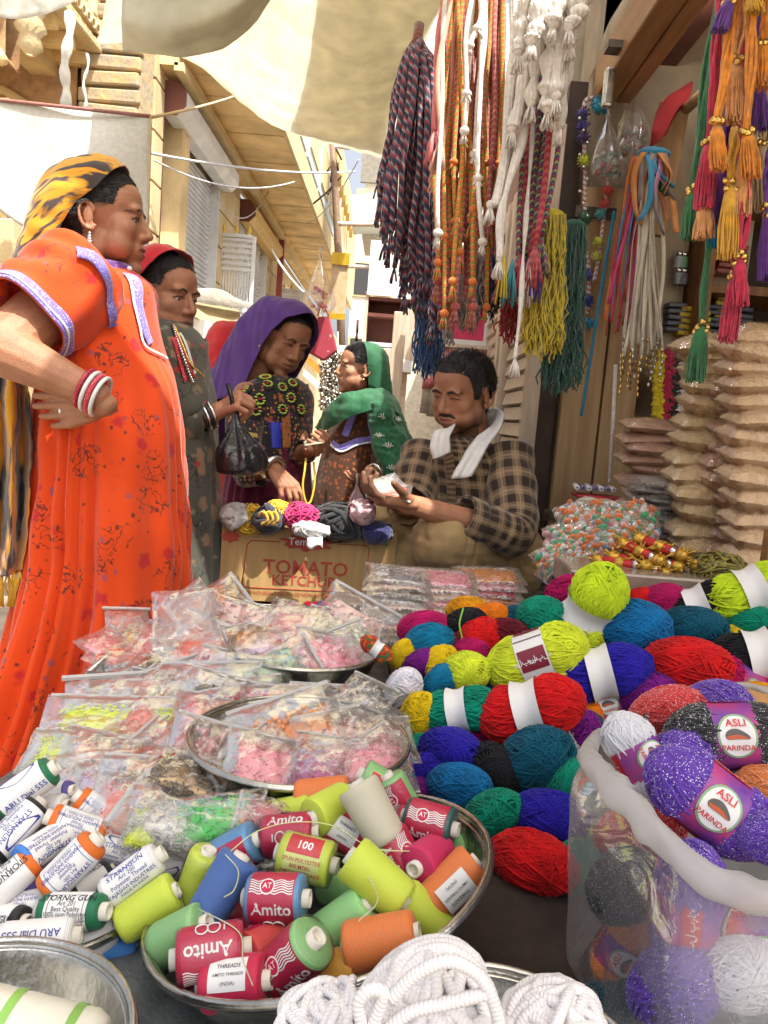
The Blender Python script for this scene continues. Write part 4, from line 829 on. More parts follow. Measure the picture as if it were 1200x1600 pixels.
hood = lambda tail, back=-.03, sp=.0: [
 [(-.078, back, -.07), (-.088, back + .04, .03), (-.062, .040, .104), (0, .044, .129), (.062, .038, .106), (.090, back + .042, .055), (.097, back + .008, .0), (.094, back + .05, -.072), (.088, back + .115, -.155)],
 [(-.09, back - .03, -.09), (-.097, back, .03), (-.068, -.005, .112), (0, -.01, .138), (.066, -.008, .114), (.096, back - .02, .05), (.100, back - .03, -.01), (.106, back + .02, -.085), (.118, back + .09, -.185)],
 [(-.09, -.09, -.11), (-.092, -.08, .02), (-.066, -.07, .09), (0, -.085, .118), (.066, -.085, .09), (.093, -.09, .03), (.100, -.10, -.04), (.118, -.075, -.115), (.15, .02, -.215)],
 [(-.085, -.13, -.15), (-.075, -.12, -.03), (-.05, -.115, .03), (0, -.13, .05), (.055, -.128, .025), (.08, -.128, -.03), (.096, -.13, -.09), (.125, -.11, -.155), (.175, -.03, -.245)]] + tail
drape(hood([[(-.13, -.14, -.26), (-.09, -.15, -.16), (-.05, -.15, -.11), (0, -.155, -.09), (.05, -.152, -.11), (.085, -.15, -.15), (.105, -.15, -.19), (.12, -.15, -.23), (.14, -.14, -.27)],
 [(-.16, -.17, -.5), (-.11, -.2, -.5), (-.06, -.18, -.5), (0, -.2, -.5), (.05, -.18, -.5), (.09, -.2, -.5), (.12, -.18, -.5), (.15, -.19, -.5), (.17, -.17, -.5)]]), 'scarf', M_red, w2.o, 80, 70, .005, 9, M=w2.M, wf=18)
# ===== woman with purple scarf ==============================================
D3 = 2.6; F3 = V((math.sin(R(42)), -math.cos(R(42)), 0)); hc = at(443, 530, D3)
sk3 = skinmat('deep_brown_skin', (.38, .175, .095))
rt = F3.cross(UP)
B3 = V((.75, -.66, 0)).normalized(); C3 = V((B3.y, -B3.x, 0))
w3 = person('woman in purple scarf and black embroidered blouse looking down at goods', hc, F3 - UP * .42, UP - rt * .20 + F3 * .3, sk3,
    [(at(438, 596, D3), at(428, 640, D3), .045, .07), (at(428, 640, D3), at(422, 720, D3), .08, .11), (at(420, 720, D3), at(418, 850, D3), .12, .13), (at(405, 850, D3), V((-.45, 2.6, .06)), .09, .05), (at(430, 850, D3), V((-.37, 2.66, .06)), .09, .05), (at(400, 640, 2.56), at(455, 640, 2.66), .04, .04)],
    [([at(385, 618, 2.5), at(384, 735, 2.42), at(428, 733, 2.36)], [.045, .042, .024], dict(f=at(462, 772, 2.30) - at(428, 733, 2.36), n=V((-.1, .25, -1)), side=1, s=1.0, curls=[(35, 45, 30), (30, 45, 30), (28, 40, 28), (18, 32, 25)], tcurl=25, spread=4, tout=.55)),
     ([at(462, 625, 2.66), at(468, 712, 2.55), at(484, 702, 2.44)], [.042, .036, .023], dict(f=V((.55, -.75, .12)), n=V((-.55, -.35, .75)), side=1, s=.95, curl=(45, 55, 40), tcurl=35, spread=2, tout=.5))],
    full=1.0, nose=1.05, hairmask=woman_hair, lids=1.4, loc=(-.4, 2.62, 0), ears=False)
M_blk = printcloth('black_mirror_work', (.016, .012, .014), [(46, .36, (.36, .08, .03)), (75, .30, (.50, .28, .06)), (34, .2, (.16, .02, .16))], None, trans=0)
M_mar = printcloth('maroon_print', (.11, .004, .03), [(20, .25, (.28, .02, .09)), (14, .2, (.05, .004, .02))], None)
P = loft([S(440, 590, D3, 24, .06, B3, C3), S(436, 601, D3, 38, .11, B3, C3), S(428, 622, D3, 48, .155, B3, C3), S(424, 680, D3, 52, .15, B3, C3), S(422, 712, D3, 52, .14, B3, C3)], 90, 50, None, .005, 10, 4); _, b3 = cloth(P, 'blouse', M_blk, w3.o)
P = loft([S(424, 695, D3, 50, .135, B3, C3), S(421, 740, D3, 54, .15, B3, C3), S(418, 800, D3, 60, .17, B3, C3), S(415, 1000, D3, 78, .22, B3, C3), S(412, 1240, D3, 95, .26, B3, C3)], 110, 60, pleat(17, .03, .07, 3, 1), .004, 9, 6); cloth(P, 'skirt', M_mar, w3.o)
sh_ = [(at(398, 604, 2.55), V((.055, 0, .03)), V((0, .07, 0))), (at(386, 630, 2.5), V((.062, 0, .01)), V((0, .068, 0))), (at(382, 670, 2.46), V((.058, 0, 0)), V((0, .06, 0))), (at(383, 715, 2.43), V((.052, 0, .005)), V((0, .055, 0))), (at(390, 738, 2.42), V((.03, 0, .04)), V((0, .052, 0))), (at(409, 737, 2.39), V((0, 0, .046)), V((.02, .044, 0)))]
P = loft(sh_, 50, 60, lambda t, ph: .035 * np.sin(20 * t + 2 * np.sin(ph)), .004, 14, 3); _, bs3 = cloth(P, 'sleeve', M_blk, w3.o)
P = loft([(at(456, 608, 2.66), V((.05, 0, .02)), V((0, .06, 0))), (at(466, 660, 2.62), V((.05, 0, 0)), V((0, .055, 0))), (at(468, 708, 2.56), V((.046, 0, 0)), V((0, .05, .01))), (at(476, 706, 2.49), V((.04, 0, .0)), V((0, 0, .04)))], 40, 40, None, .004, 14, 5); cloth(P, 'sleeve', M_blk, w3.o)
M_pet = pm('lime_thread', (.50, .62, .10), .7); M_cen = pm('red_centre', (.55, .03, .05), .6)
for (bv, q, r_) in [(bs3, (387, 580 + 0), .036), (bs3, (380, 612), .036), (bs3, (396, 640), .036), (b3, (418, 572 + 30), .026), (b3, (415, 592), .03), (b3, (440, 606), .024), (b3, (453, 622), .026), (b3, (468, 640), .026), (b3, (440, 640), .026), (bs3, (404, 624), .03), (b3, (456, 600), .024)]:
    h, nn = pick(bv, *q)
    if h is None: continue
    if nn.dot(CM.translation - h) < 0: nn = -nn
    Mx = frameM(h + nn * .003, UP, nn); b = MB(); b.lathe([(.0005, .004), (r_ * .9, .003), (r_, 0)], 16, Mx); o = b.build('embroidered_flower', pm('black_thread', (.012, .012, .012), .8), w3.o)
    c = MB()
    for i in range(10): t = i * .628; c.ell(Mx @ V((r_ * .55 * math.cos(t), r_ * .55 * math.sin(t), .005)), (r_ * .2, r_ * .2, .003), 6, 4)
    c.build('petal', M_pet, o); c = MB(); c.ell(Mx @ V((0, 0, .006)), (r_ * .28, r_ * .28, .003), 8, 5); c.build('flower_centre', M_cen, o)
M_ltg = pm('gold_braid', (.45, .30, .06), .6)
ribbon(bs3, [(366, 672), (384, 678), (402, 682)], .014, 'sleeve_braid', M_ltg, w3.o, .002); ribbon(b3, [(440, 612), (446, 650), (448, 700)], .03, 'placket', printcloth('orange_embroidery', (.35, .12, .03), [(90, .35, (.05, .04, .02))], trans=0), w3.o, .002)
ribbon(b3, [(430, 660), (431, 680), (432, 700)], .036, 'blue_panel', pm('royal_blue_satin', (.012, .03, .42), .45), w3.o, .002); ribbon(bs3, [(378, 712), (388, 722), (400, 724)], .035, 'red_motif', printcloth('red_motif', (.45, .06, .02), [(120, .4, (.02, .02, .02))], trans=0), w3.o, .002)
ring(at(427, 733, 2.362), at(440, 748, 2.33) - at(420, 733, 2.37), .036, .010, M_silver, w3.o, 'bangle', e=1.0)
M_pur = pm('purple_scarf_silk', (.075, .010, .19), .6, var=.10, vs=20, sheen=.15, bump=.15, bs=500, trans=.12)
drape([
 [(-0.1, 0.02, -0.12), (-0.094, 0.045, -0.01), (-0.07, 0.07, 0.075), (0, 0.074, 0.118), (0.07, 0.07, 0.082), (0.0913, 0.045, 0.01), (0.0941, 0.03, -0.06), (0.0913, 0.03, -0.13), (0.0955, 0.05, -0.2)],
 [(-0.115, -0.02, -0.13), (-0.107, 0, 0), (-0.078, 0.01, 0.09), (0, 0.01, 0.14), (0.078, 0, 0.105), (0.097215, -0.01, 0.03), (0.09844, -0.02, -0.06), (0.099175, -0.02, -0.15), (0.10285, 0.01, -0.24)],
 [(-0.11, -0.09, -0.12), (-0.098, -0.08, 0), (-0.07, -0.08, 0.08), (0, -0.09, 0.117), (0.075, -0.095, 0.085), (0.09746, -0.1, 0.02), (0.101625, -0.095, -0.06), (0.1053, -0.085, -0.17), (0.1102, -0.05, -0.29)],
 [(-0.1, -0.13, -0.16), (-0.08, -0.125, -0.05), (-0.05, -0.125, 0.02), (0, -0.135, 0.05), (0.06, -0.14, 0.02), (0.096725, -0.14, -0.04), (0.1053, -0.135, -0.12), (0.11265, -0.12, -0.22), (0.12, -0.08, -0.36)],
 [(-0.15, -0.15, -0.28), (-0.1, -0.165, -0.2), (-0.05, -0.165, -0.14), (0, -0.17, -0.11), (0.06, -0.175, -0.13), (0.09795, -0.175, -0.18), (0.108975, -0.165, -0.26), (0.11755, -0.15, -0.36), (0.1249, -0.1, -0.48)],
 [(-0.2, -0.15, -0.55), (-0.13, -0.2, -0.52), (-0.06, -0.18, -0.5), (0, -0.2, -0.48), (0.06, -0.18, -0.5), (0.09795, -0.2, -0.52), (0.1102, -0.18, -0.54), (0.12, -0.17, -0.57), (0.1298, -0.12, -0.6)]],
 'scarf', M_pur, w3.o, 80, 70, .005, 12, M=w3.M, wf=16)
b = MB(); c = w3.M @ V((.088, .02, -.045)); b.ell(c, .006, 8, 6); b.build('earring', M_gold, w3.o)
# ===== woman with green scarf ===============================================
D4 = 3.6; F4 = V((-.92, -.36, 0)).normalized(); hc = at(560, 577, D4); L4 = V((F4.y, -F4.x, 0))
sk4 = skinmat('mid_brown_skin', (.46, .225, .13)); B4 = V((-.35, -.93, 0)).normalized(); C4 = V((B4.y, -B4.x, 0))
w4 = person('woman in green shawl and brown printed dress looking to the side', hc, F4 + UP * .03, UP, sk4,
    [(at(565, 625, D4), at(566, 670, D4), .045, .08), (at(566, 670, D4), at(565, 720, D4), .09, .12), (at(565, 720, D4), at(565, 860, D4), .13, .14), (at(555, 860, D4), V((-.18, 3.6, .04)), .09, .05), (at(575, 860, D4), V((-.08, 3.66, .04)), .09, .05), (at(530, 672, D4), at(600, 672, D4), .045, .045)],
    [([at(612, 660, 3.5), at(600, 745, 3.42), at(584, 738, 3.28)], [.045, .042, .025], dict(f=at(556, 752, 3.2) - at(584, 738, 3.28), n=V((-.3, .2, .95)), side=-1, s=1.02, curl=(22, 30, 22), tcurl=20, spread=5, tout=.7))],
    full=1.05, nose=1.1, hairmask=woman_hair, loc=(-.1, 3.6, 0))
M_brp = printcloth('brown_rust_print', (.075, .028, .012), [(42, .38, (.32, .075, .015)), (30, .2, (.02, .015, .01))], None)
P = loft([S(565, 616, D4, 20, .06, C4, B4), S(566, 628, D4, 36, .11, C4, B4), S(567, 645, D4, 52, .15, C4, B4), S(562, 690, D4, 54, .17, C4, B4), S(556, 740, D4, 56, .185, C4, B4), S(552, 800, D4, 60, .2, C4, B4), S(548, 1000, D4, 70, .22, C4, B4), S(545, 1100, D4, 76, .24, C4, B4)], 100, 80, pleat(13, 0, .05, 3, 1, .4), .005, 9, 3); _, b4 = cloth(P, 'dress', M_brp, w4.o)
ribbon(b4, [(556, 640), (548, 660), (540, 682)], .034, 'placket_braid', M_lilac, w4.o, .007); ribbon(b4, [(506, 672), (520, 692), (532, 700), (556, 690), (580, 684), (579, 664), (577, 645)], .026, 'yoke_braid', M_lilac, w4.o, .006); ribbon(b4, [(503, 668), (517, 694), (533, 706), (557, 696), (585, 690)], .008, 'white_piping', M_white, w4.o, .008)
P = loft([(at(606, 662, 3.52), V((.06, 0, .03)), V((0, .07, 0))), (at(605, 700, 3.46), V((.065, 0, 0)), V((0, .065, 0))), (at(600, 738, 3.42), V((.055, 0, .02)), V((0, .055, 0))), (at(590, 741, 3.34), V((0, 0, .05)), V((.03, .03, 0)))], 40, 40, None, .004, 12, 8); cloth(P, 'sleeve', M_brp, w4.o)
M_grn = pm('green_shawl', (.010, .13, .045), .7, var=.15, vs=14, sheen=.35, bump=.15, bs=400, trans=.15)
drape([
 [(-.082, -.03, -.08), (-.09, -.01, .03), (-.064, -.002, .10), (0, .004, .128), (.062, -.002, .108), (.090, -.03, .055), (.096, -.05, .0), (.092, -.05, -.06), (.088, -.03, -.11)],
 [(-.092, -.06, -.09), (-.098, -.04, .03), (-.066, -.035, .105), (0, -.035, .134), (.066, -.04, .110), (.096, -.06, .045), (.104, -.07, -.02), (.105, -.07, -.08), (.105, -.05, -.13)],
 [(-.09, -.11, -.12), (-.092, -.1, .02), (-.062, -.1, .08), (0, -.11, .105), (.064, -.11, .08), (.092, -.11, .02), (.104, -.11, -.05), (.112, -.105, -.11), (.118, -.09, -.16)],
 [(-.09, -.14, -.17), (-.08, -.14, -.05), (-.05, -.14, .02), (0, -.15, .035), (.055, -.15, .01), (.085, -.145, -.04), (.105, -.14, -.1), (.12, -.135, -.15), (.13, -.12, -.19)],
 [(-.20, -.12, -.30), (-.14, -.15, -.22), (-.08, -.16, -.18), (0, -.17, -.16), (.06, -.17, -.17), (.10, -.165, -.19), (.13, -.16, -.2), (.15, -.15, -.22), (.17, -.13, -.24)]], 'head_scarf', M_grn, w4.o, 60, 60, .004, 3, M=w4.M, wf=18)
# shawl crossing the chest and falling over her shoulder
o_, bw = drape([[tuple(at(*q)) for q in r_] for r_ in [
 [(494, 668, 3.56), (508, 640, 3.46), (530, 618, 3.40), (556, 612, 3.40), (578, 608, 3.44), (596, 606, 3.56), (590, 604, 3.74)],
 [(498, 674, 3.52), (520, 652, 3.42), (545, 633, 3.37), (572, 622, 3.37), (598, 618, 3.41), (620, 626, 3.55), (612, 620, 3.78)],
 [(503, 676, 3.50), (530, 661, 3.41), (556, 648, 3.36), (584, 640, 3.35), (608, 638, 3.38), (630, 656, 3.52), (628, 650, 3.80)]]], 'shawl', M_grn, w4.o, 40, 60, .006, 8, wf=26)
o_, bw = drape([[tuple(at(*q)) for q in r_] for r_ in [
 [(572, 630, 3.37), (590, 628, 3.35), (608, 634, 3.36), (622, 646, 3.46), (628, 650, 3.62)],
 [(578, 670, 3.36), (596, 672, 3.32), (616, 674, 3.33), (634, 680, 3.44), (638, 684, 3.62)],
 [(584, 712, 3.35), (600, 716, 3.31), (622, 716, 3.32), (639, 716, 3.43), (642, 716, 3.62)],
 [(592, 748, 3.35), (608, 752, 3.32), (626, 752, 3.33), (638, 748, 3.43), (640, 744, 3.6)]]], 'shawl_fall', M_grn, w4.o, 50, 50, .012, 4, wf=22)
M_mot = pm('silver_thread', (.62, .66, .55), .5)
for q in [(598, 655), (622, 660), (606, 700), (612, 735), (632, 700), (592, 684)]:
    h, nn = pick(bw, *q)
    if h is None: continue
    if nn.dot(CM.translation - h) < 0: nn = -nn
    Mx = frameM(h + nn * .004, UP, nn); b = MB()
    for t in (-.9, -.45, 0, .45, .9): b.tube([Mx @ V((0, 0, 0)), Mx @ V((.018 * math.cos(t), .018 * math.sin(t), .001)), Mx @ V((.026 * math.cos(t * 1.3), .026 * math.sin(t * 1.3), 0))], .0024, 5)
    b.build('motif', M_mot, w4.o)
b = MB(); b.ell(w4.M @ V((-.088, -.0, -.05)), .007, 8, 6); b.ell(w4.M @ V((.088, .0, -.05)), .007, 8, 6); b.build('earring', M_gold, w4.o)
ring(at(586, 738, 3.285), at(556, 752, 3.2) - at(584, 738, 3.28), .034, .008, M_silver, w4.o, 'watch')
# ===== half hidden woman behind purple scarf ================================
D5 = 3.2; F5 = V((.8, .6, 0)); hc = at(366, 555, D5); L5 = V((F5.y, -F5.x, 0))
w5 = person('half hidden woman in bright red scarf behind the purple scarf', hc, F5, UP, sk3, [(at(360, 630, D5), at(355, 860, D5), .11, .14), (at(355, 860, D5), V((-.62, 3.2, .06)), .12, .06)], [], hairmask=woman_hair, loc=(-.6, 3.2, 0), ears=False)
P = loft([S(364, 618, D5, 22, .07, F5, L5), S(360, 632, D5, 44, .13, F5, L5), S(356, 670, D5, 52, .17, F5, L5), S(352, 800, D5, 56, .18, F5, L5), S(350, 1120, D5, 70, .22, F5, L5)], 60, 50, pleat(11, 0, .05, 3), .005, 8, 2); _, b5 = cloth(P, 'dress', printcloth('red_blue_print', (.42, .06, .05), [(30, .3, (.12, .10, .25))], None), w5.o)
drape(hood([[(-.13, -.14, -.26), (-.09, -.15, -.16), (-.05, -.15, -.11), (0, -.155, -.09), (.05, -.152, -.11), (.085, -.15, -.15), (.105, -.15, -.19), (.12, -.15, -.23), (.14, -.14, -.27)],
 [(-.18, -.17, -.45), (-.12, -.2, -.42), (-.06, -.18, -.4), (0, -.2, -.38), (.05, -.18, -.4), (.09, -.2, -.41), (.13, -.18, -.42), (.17, -.16, -.43), (.20, -.12, -.44)]], .04), 'scarf', M_red, w5.o, 60, 50, .006, 2, M=w5.M, wf=16)
# ===== seated man ===========================================================
D6 = 2.28; F6 = V((-.66, -.75, 0)).normalized(); hc = at(722, 614, D6); r6 = F6.cross(UP)
sk6 = skinmat('man_skin', (.43, .205, .112))
hipL, hipR = at(790, 878, 2.30), at(742, 880, 2.42)
mn = person('man in brown checked shirt with white towel sitting cross legged among goods', hc, F6 - UP * .30, UP + F6 * .25 - r6 * .06, sk6,
    [(at(728, 690, 2.33), at(738, 740, 2.34), .05, .08), (at(738, 740, 2.34), at(752, 790, 2.36), .09, .12), (at(752, 790, 2.36), at(765, 870, 2.38), .13, .14), (at(680, 735, 2.38), at(780, 735, 2.28), .045, .045), (hipL, at(690, 842, 2.08), .08, .06), (at(690, 842, 2.08), at(730, 905, 2.12), .05, .04), (hipR, at(600, 815, 2.26), .08, .055), (at(600, 815, 2.26), at(640, 895, 2.2), .045, .04)],
    [([at(800, 722, 2.24), at(806, 838, 2.12), at(648, 790, 1.98)], [.05, .046, .027], dict(f=at(596, 782, 1.94) - at(648, 790, 1.98), n=V((-.15, .1, 1)), side=-1, s=1.12, curls=[(30, 35, 25), (26, 35, 25), (22, 32, 25), (18, 30, 25)], tcurl=20, spread=3, tout=.5)),
     ([at(660, 722, 2.40), at(640, 792, 2.24), at(628, 786, 2.10)], [.05, .045, .027], dict(f=at(582, 776, 2.02) - at(628, 786, 2.10), n=V((.1, -.25, 1)), side=1, s=1.12, curl=(30, 35, 30), tcurl=30, spread=3, tout=.5))],
    full=1.08, nose=1.12, hairmask=man_hair, hair_off=.010, brow=1.35, lids=1.4, jaw=1.08, loc=(.25, 2.25, .55))
strip(mn, [(-.030, -.056), (-.018, -.0465), (-.006, -.0455), (0, -.047), (.006, -.0455), (.018, -.0465), (.030, -.056)], [.004, .0105, .0115, .008, .0115, .0105, .004], M_hair, 'moustache', .0025, 24)
# stubble along the jaw as skin colour (own attribute of the body mesh)
bm_ = mn.body.data; Pb = mverts(bm_); Q = tf(Pb, mn.M.inverted()); att = bm_.color_attributes.new('beard', 'FLOAT_COLOR', 'POINT')
x, y, z = np.abs(Q[:, 0]), Q[:, 1], Q[:, 2]
jawm = np.clip((-.055 - z + .35 * np.maximum(0, .055 - y)) / .02, 0, 1) * (z > -.14) * (y > -.01); lipz = np.exp(-(((z + .064) / .012) ** 2 + (x / .028) ** 2)) * (y > .06)
bd = np.clip(jawm - lipz * 1.2, 0, 1) * .62; att.data.foreach_set('color', np.stack([bd, bd, bd, np.ones_like(bd)], -1).astype(np.float32).ravel())
m = sk6; N, L = m.node_tree.nodes, m.node_tree.links; b_ = N['Principled BSDF']; src = b_.inputs['Base Color'].links[0].from_socket
an = N.new('ShaderNodeAttribute'); an.attribute_name = 'beard'; L.new(mixc(N, L, an.outputs['Fac'], src, (.018, .012, .010)), b_.inputs['Base Color'])
def plaid():
    m, N, L, b = newmat('brown_plaid'); b.inputs['Roughness'].default_value = .8; b.inputs['Sheen Weight'].default_value = .2; b.inputs['Specular IOR Level'].default_value = .2
    tc = N.new('ShaderNodeTexCoord'); sp = N.new('ShaderNodeSeparateXYZ'); L.new(tc.outputs['UV'], sp.inputs[0]); f = []
    for ch in (0, 1):
        q = math_node(N, L, 'FRACT', math_node(N, L, 'MULTIPLY', sp.outputs[ch], 1 / .048)); a = math_node(N, L, 'LESS_THAN', q, .5); l = math_node(N, L, 'LESS_THAN', math_node(N, L, 'ABSOLUTE', math_node(N, L, 'SUBTRACT', q, .74)), .045); f.append((a, l))
    dk = math_node(N, L, 'MULTIPLY', math_node(N, L, 'ADD', f[0][0], f[1][0]), .5); c = mixc(N, L, dk, (.27, .18, .10), (.034, .023, .018)); ln = math_node(N, L, 'MULTIPLY', math_node(N, L, 'MAXIMUM', f[0][1], f[1][1]), .5); c = mixc(N, L, ln, c, (.36, .27, .17)); L.new(c, b.inputs['Base Color']); return m
M_pl = plaid()
B6 = V((-.80, -.6, 0)).normalized(); C6 = V((B6.y, -B6.x, 0))
P = loft([S(724, 684, 2.32, 30, .062, C6, B6), S(728, 697, 2.33, 56, .085, C6, B6), S(732, 716, 2.34, 80, .115, C6, B6), S(742, 752, 2.35, 82, .135, C6, B6), S(752, 800, 2.36, 80, .15, C6, B6), S(762, 850, 2.38, 82, .165, C6, B6), S(768, 895, 2.38, 84, .17, C6, B6)], 110, 80, lambda t, ph: .03 * np.sin(9 * t + 5 * ph) * np.clip(t - .35, 0, 1), .007, 9, 3); _, b6 = cloth(P, 'shirt', M_pl, mn.o, uvs=(.55, .95))
def bent_sleeve(p0, p1, p2, r, seed, nm='sleeve'):
    p0, p1, p2 = V(p0), V(p1), V(p2); pts = [p0, p0.lerp(p1, .45), p0.lerp(p1, .85), p1.lerp(p2, .12), p1.lerp(p2, .42), p2]; C = cr([tuple(q) for q in pts], 60); T = np.gradient(C, axis=0); T /= np.linalg.norm(T, axis=1)[:, None]; hint = (p2 - p0).cross(p1 - p0).normalized(); rows = []
    ph = np.linspace(0, 2 * math.pi, 48, endpoint=False); rr = cr([(q,) for q in r], 60)[:, 0]
    for i in range(60):
        t = V(T[i]); a = hint - t * hint.dot(t); a.normalize(); b_ = t.cross(a); k = 1 + .055 * np.sin(i * .62 + 2.2 * np.sin(ph + seed)) * (.4 + .6 * abs(math.sin(i * .09 + seed)))
        rows.append(C[i] + (np.array(a)[None] * np.cos(ph)[:, None] + np.array(b_)[None] * np.sin(ph)[:, None]) * (rr[i] * k)[:, None])
    return np.array(rows)
P = bent_sleeve(at(794, 712, 2.26), at(806, 838, 2.12), at(722, 806, 2.03), [.072, .070, .065, .060, .056, .050], 1); cloth(P, 'sleeve', M_pl, mn.o, uvs=(.5, .45))
Q = P[-6:]; cN = np.mean(Q, 1, keepdims=True); cloth(cN + (Q - cN) * 1.1, 'cuff', M_pl, mn.o, uvs=(.05, .45), solid=.006)
P = bent_sleeve(at(664, 712, 2.40), at(640, 792, 2.26), at(636, 790, 2.17), [.074, .074, .07, .064, .06, .055], 4); cloth(P, 'sleeve', M_pl, mn.o, uvs=(.4, .45))
ribbon(b6, [(694, 684), (702, 716), (706, 770), (704, 830)], .03, 'placket', M_pl, mn.o, .004)
# khaki trousers, both knees raised
b = MB()
for (pp, rr) in [([hipL, at(690, 846, 2.06), at(738, 920, 2.16)], [.12, .085, .072]), ([hipR, at(598, 826, 2.24), at(640, 905, 2.2)], [.11, .082, .068]), ([hipL, hipR], [.13, .13])]:
    for i in range(len(pp) - 1): b.capsule(pp[i], pp[i + 1], rr[i], rr[i + 1])
me = remesh(b, .007, 6); P = mverts(me); N_ = np.zeros(len(P) * 3, np.float32); me.vertices.foreach_get('normal', N_); P = P + N_.reshape(-1, 3) * (.004 * snoise(P * [1, 1, 1], 9, 3) + .0022 * snoise(P * [1, .4, 1.6], 40, 5) - .0055 * np.clip(1 - np.abs(snoise(P * [1.3, .6, .7], 20, 8)) * 4, 0, 1))[:, None]
me.vertices.foreach_set('co', P.astype(np.float32).ravel()); me.polygons.foreach_set('use_smooth', np.ones(len(me.polygons), bool)); link('trousers', me, pm('khaki_twill', (.31, .205, .085), .75, var=.12, vs=30, bump=.15, bs=600, sheen=.2), mn.o)
# white towel round the neck
M_tow = pm('white_towel', (.74, .73, .71), .9, var=.05, vs=40, bump=.3, bs=300, sheen=.3)
def towel(pts, w):
    C = cr([tuple(at(*q[:3])) for q in pts], 60); Wd = cr([tuple(q[3]) for q in pts], 60); rows = []
    for i in range(60):
        rows.append([C[i] + Wd[i] * k for k in np.linspace(-1, 1, 12)])
    P = np.array(rows); P += .004 * snoise(P, 30, 4)[..., None]; P += np.array(Z_) * (.007 * np.sin(np.linspace(0, 9, 12))[None, :, None]); b = MB(); b.grid(P); b.build('towel', M_tow, mn.o, solid=.005)
X_, Y_ = np.array(CR @ V((1, 0, 0))), np.array(CR @ V((0, 1, 0))); Z_ = np.array(CR @ V((0, 0, 1)))
towel([(690, 712, 2.17, X_ * .024 + Y_ * .010), (688, 694, 2.165, X_ * .026 + Y_ * .006), (692, 676, 2.18, X_ * .026), (706, 668, 2.26, X_ * .014 + Y_ * .016 + Z_ * -.01), (735, 664, 2.38, Y_ * .024 + Z_ * .01), (766, 656, 2.36, Y_ * .030 + Z_ * .012), (776, 656, 2.28, X_ * .018 + Y_ * .026), (764, 674, 2.20, X_ * .034 + Y_ * .016), (744, 704, 2.16, X_ * .034 + Y_ * .014), (723, 744, 2.15, X_ * .030 + Y_ * .006)], .04)
# ------------------------------------------------------------------ goods on the stall
def Maxis(c, ax, front=None, s=1.0):
    """local z along ax, local x turned towards front (default: the viewer)"""
    f = V(front) if front is not None else (CM.translation - V(c))
    return frameM(c, f, ax) @ Matrix.Scale(s, 4)
# -------- yarn
def yarn_mesh(seed, L=.072, Rr=.042, waist=.30, n=165, r=.0016, seg=28, sides=5, tilt=(24, 9)):
    q = np.random.RandomState(seed); b = MB(); b.ell((0, 0, 0), (Rr * .9, Rr * .9, L * .93), 24, 16)
    P = b.v[0]; w = 1 - waist * np.exp(-(P[:, 2] / .020) ** 2); P[:, 0] *= w; P[:, 1] *= w
    th = np.linspace(0, 2 * math.pi, seg, endpoint=False)
    for i in range(n):
        al = q.uniform(0, 2 * math.pi); ta = R(abs(q.normal(tilt[0], tilt[1]))); nrm = np.array([math.cos(al) * math.cos(ta), math.sin(al) * math.cos(ta), math.sin(ta)])
        u = np.cross(nrm, [0, 0, 1.]); u /= np.linalg.norm(u); v = np.cross(nrm, u); k = 1 + q.uniform(-.035, .03)
        p = (u[None] * np.cos(th)[:, None] + v[None] * np.sin(th)[:, None]) * [Rr * k, Rr * k, L * k] + q.normal(0, .0004, (seg, 3)); p += .0016 * snoise(p, 45, seed * 3 + i)[:, None]
        wv = 1 - waist * np.exp(-(p[:, 2] / .020) ** 2); p[:, 0] *= wv; p[:, 1] *= wv; b.tube(p, r, sides, closed=True)
    return b.mesh('yarn')
YARN = [yarn_mesh(i + 1) for i in range(3)]; ROUND = [yarn_mesh(i + 11, L=.054, Rr=.043, waist=.0, tilt=(30, 12)) for i in range(4)]
def waist_prof(hl, off, n=9): return [(.042 * math.sqrt(1 - (z / .072) ** 2) * (1 - .30 * math.exp(-(z / .020) ** 2)) + off, z) for z in np.linspace(-hl, hl, n)]
def band_mesh(hl=.017):
    b = MB(); b.lathe(waist_prof(hl, .0062), 36); return b.mesh('band')
BAND = band_mesh()
def yarnmat(name, c):
    return pm('yarn_' + name, c, .85, var=.18, vs=40, sheen=.08, spec=.2, bump=.2, bs=700)
YC = dict(magenta=(.42, .003, .10), neon=(.56, .74, .02), green=(.0, .25, .15), blue=(.002, .14, .36), royal=(.018, .010, .33), red=(.62, .006, .008), black=(.010, .009, .012), teal=(.002, .085, .14), purple=(.17, .006, .20), yellow=(.72, .50, .004), orange=(.75, .19, .004), white=(.74, .72, .78), maroon=(.13, .004, .015), amber=(.75, .33, .004), multi=(.4, .06, .05), neonpale=(.62, .72, .03), sky=(.0, .17, .32))
M_paper = pm('white_paper', (.76, .75, .74), .6, var=.05, vs=20)
M_ink = pm('dark_ink', (.02, .02, .03), .6); M_inkred = pm('red_ink', (.55, .02, .03), .5); M_inkblue = pm('blue_ink', (.03, .05, .30), .5); M_inkw = pm('white_ink', (.80, .79, .77), .5)
def wrap_text(b, s, size, r, zc=0, ac=0.0, along='z', bold=0., off=.0005, flip=False):
    """lettering wrapped on a cylinder round local z; ac = angle of the centre; along z or round the girth"""
    v, f = text2d(s, size, bold)
    if not len(v): return
    x, y = (v[:, 0], v[:, 1]) if not flip else (-v[:, 0], -v[:, 1])
    if along == 'z': z = zc + x; a = ac - y / r
    else: a = ac + x / r; z = zc + y
    b.add(np.stack([(r + off) * np.cos(a), (r + off) * np.sin(a), z], -1), f)
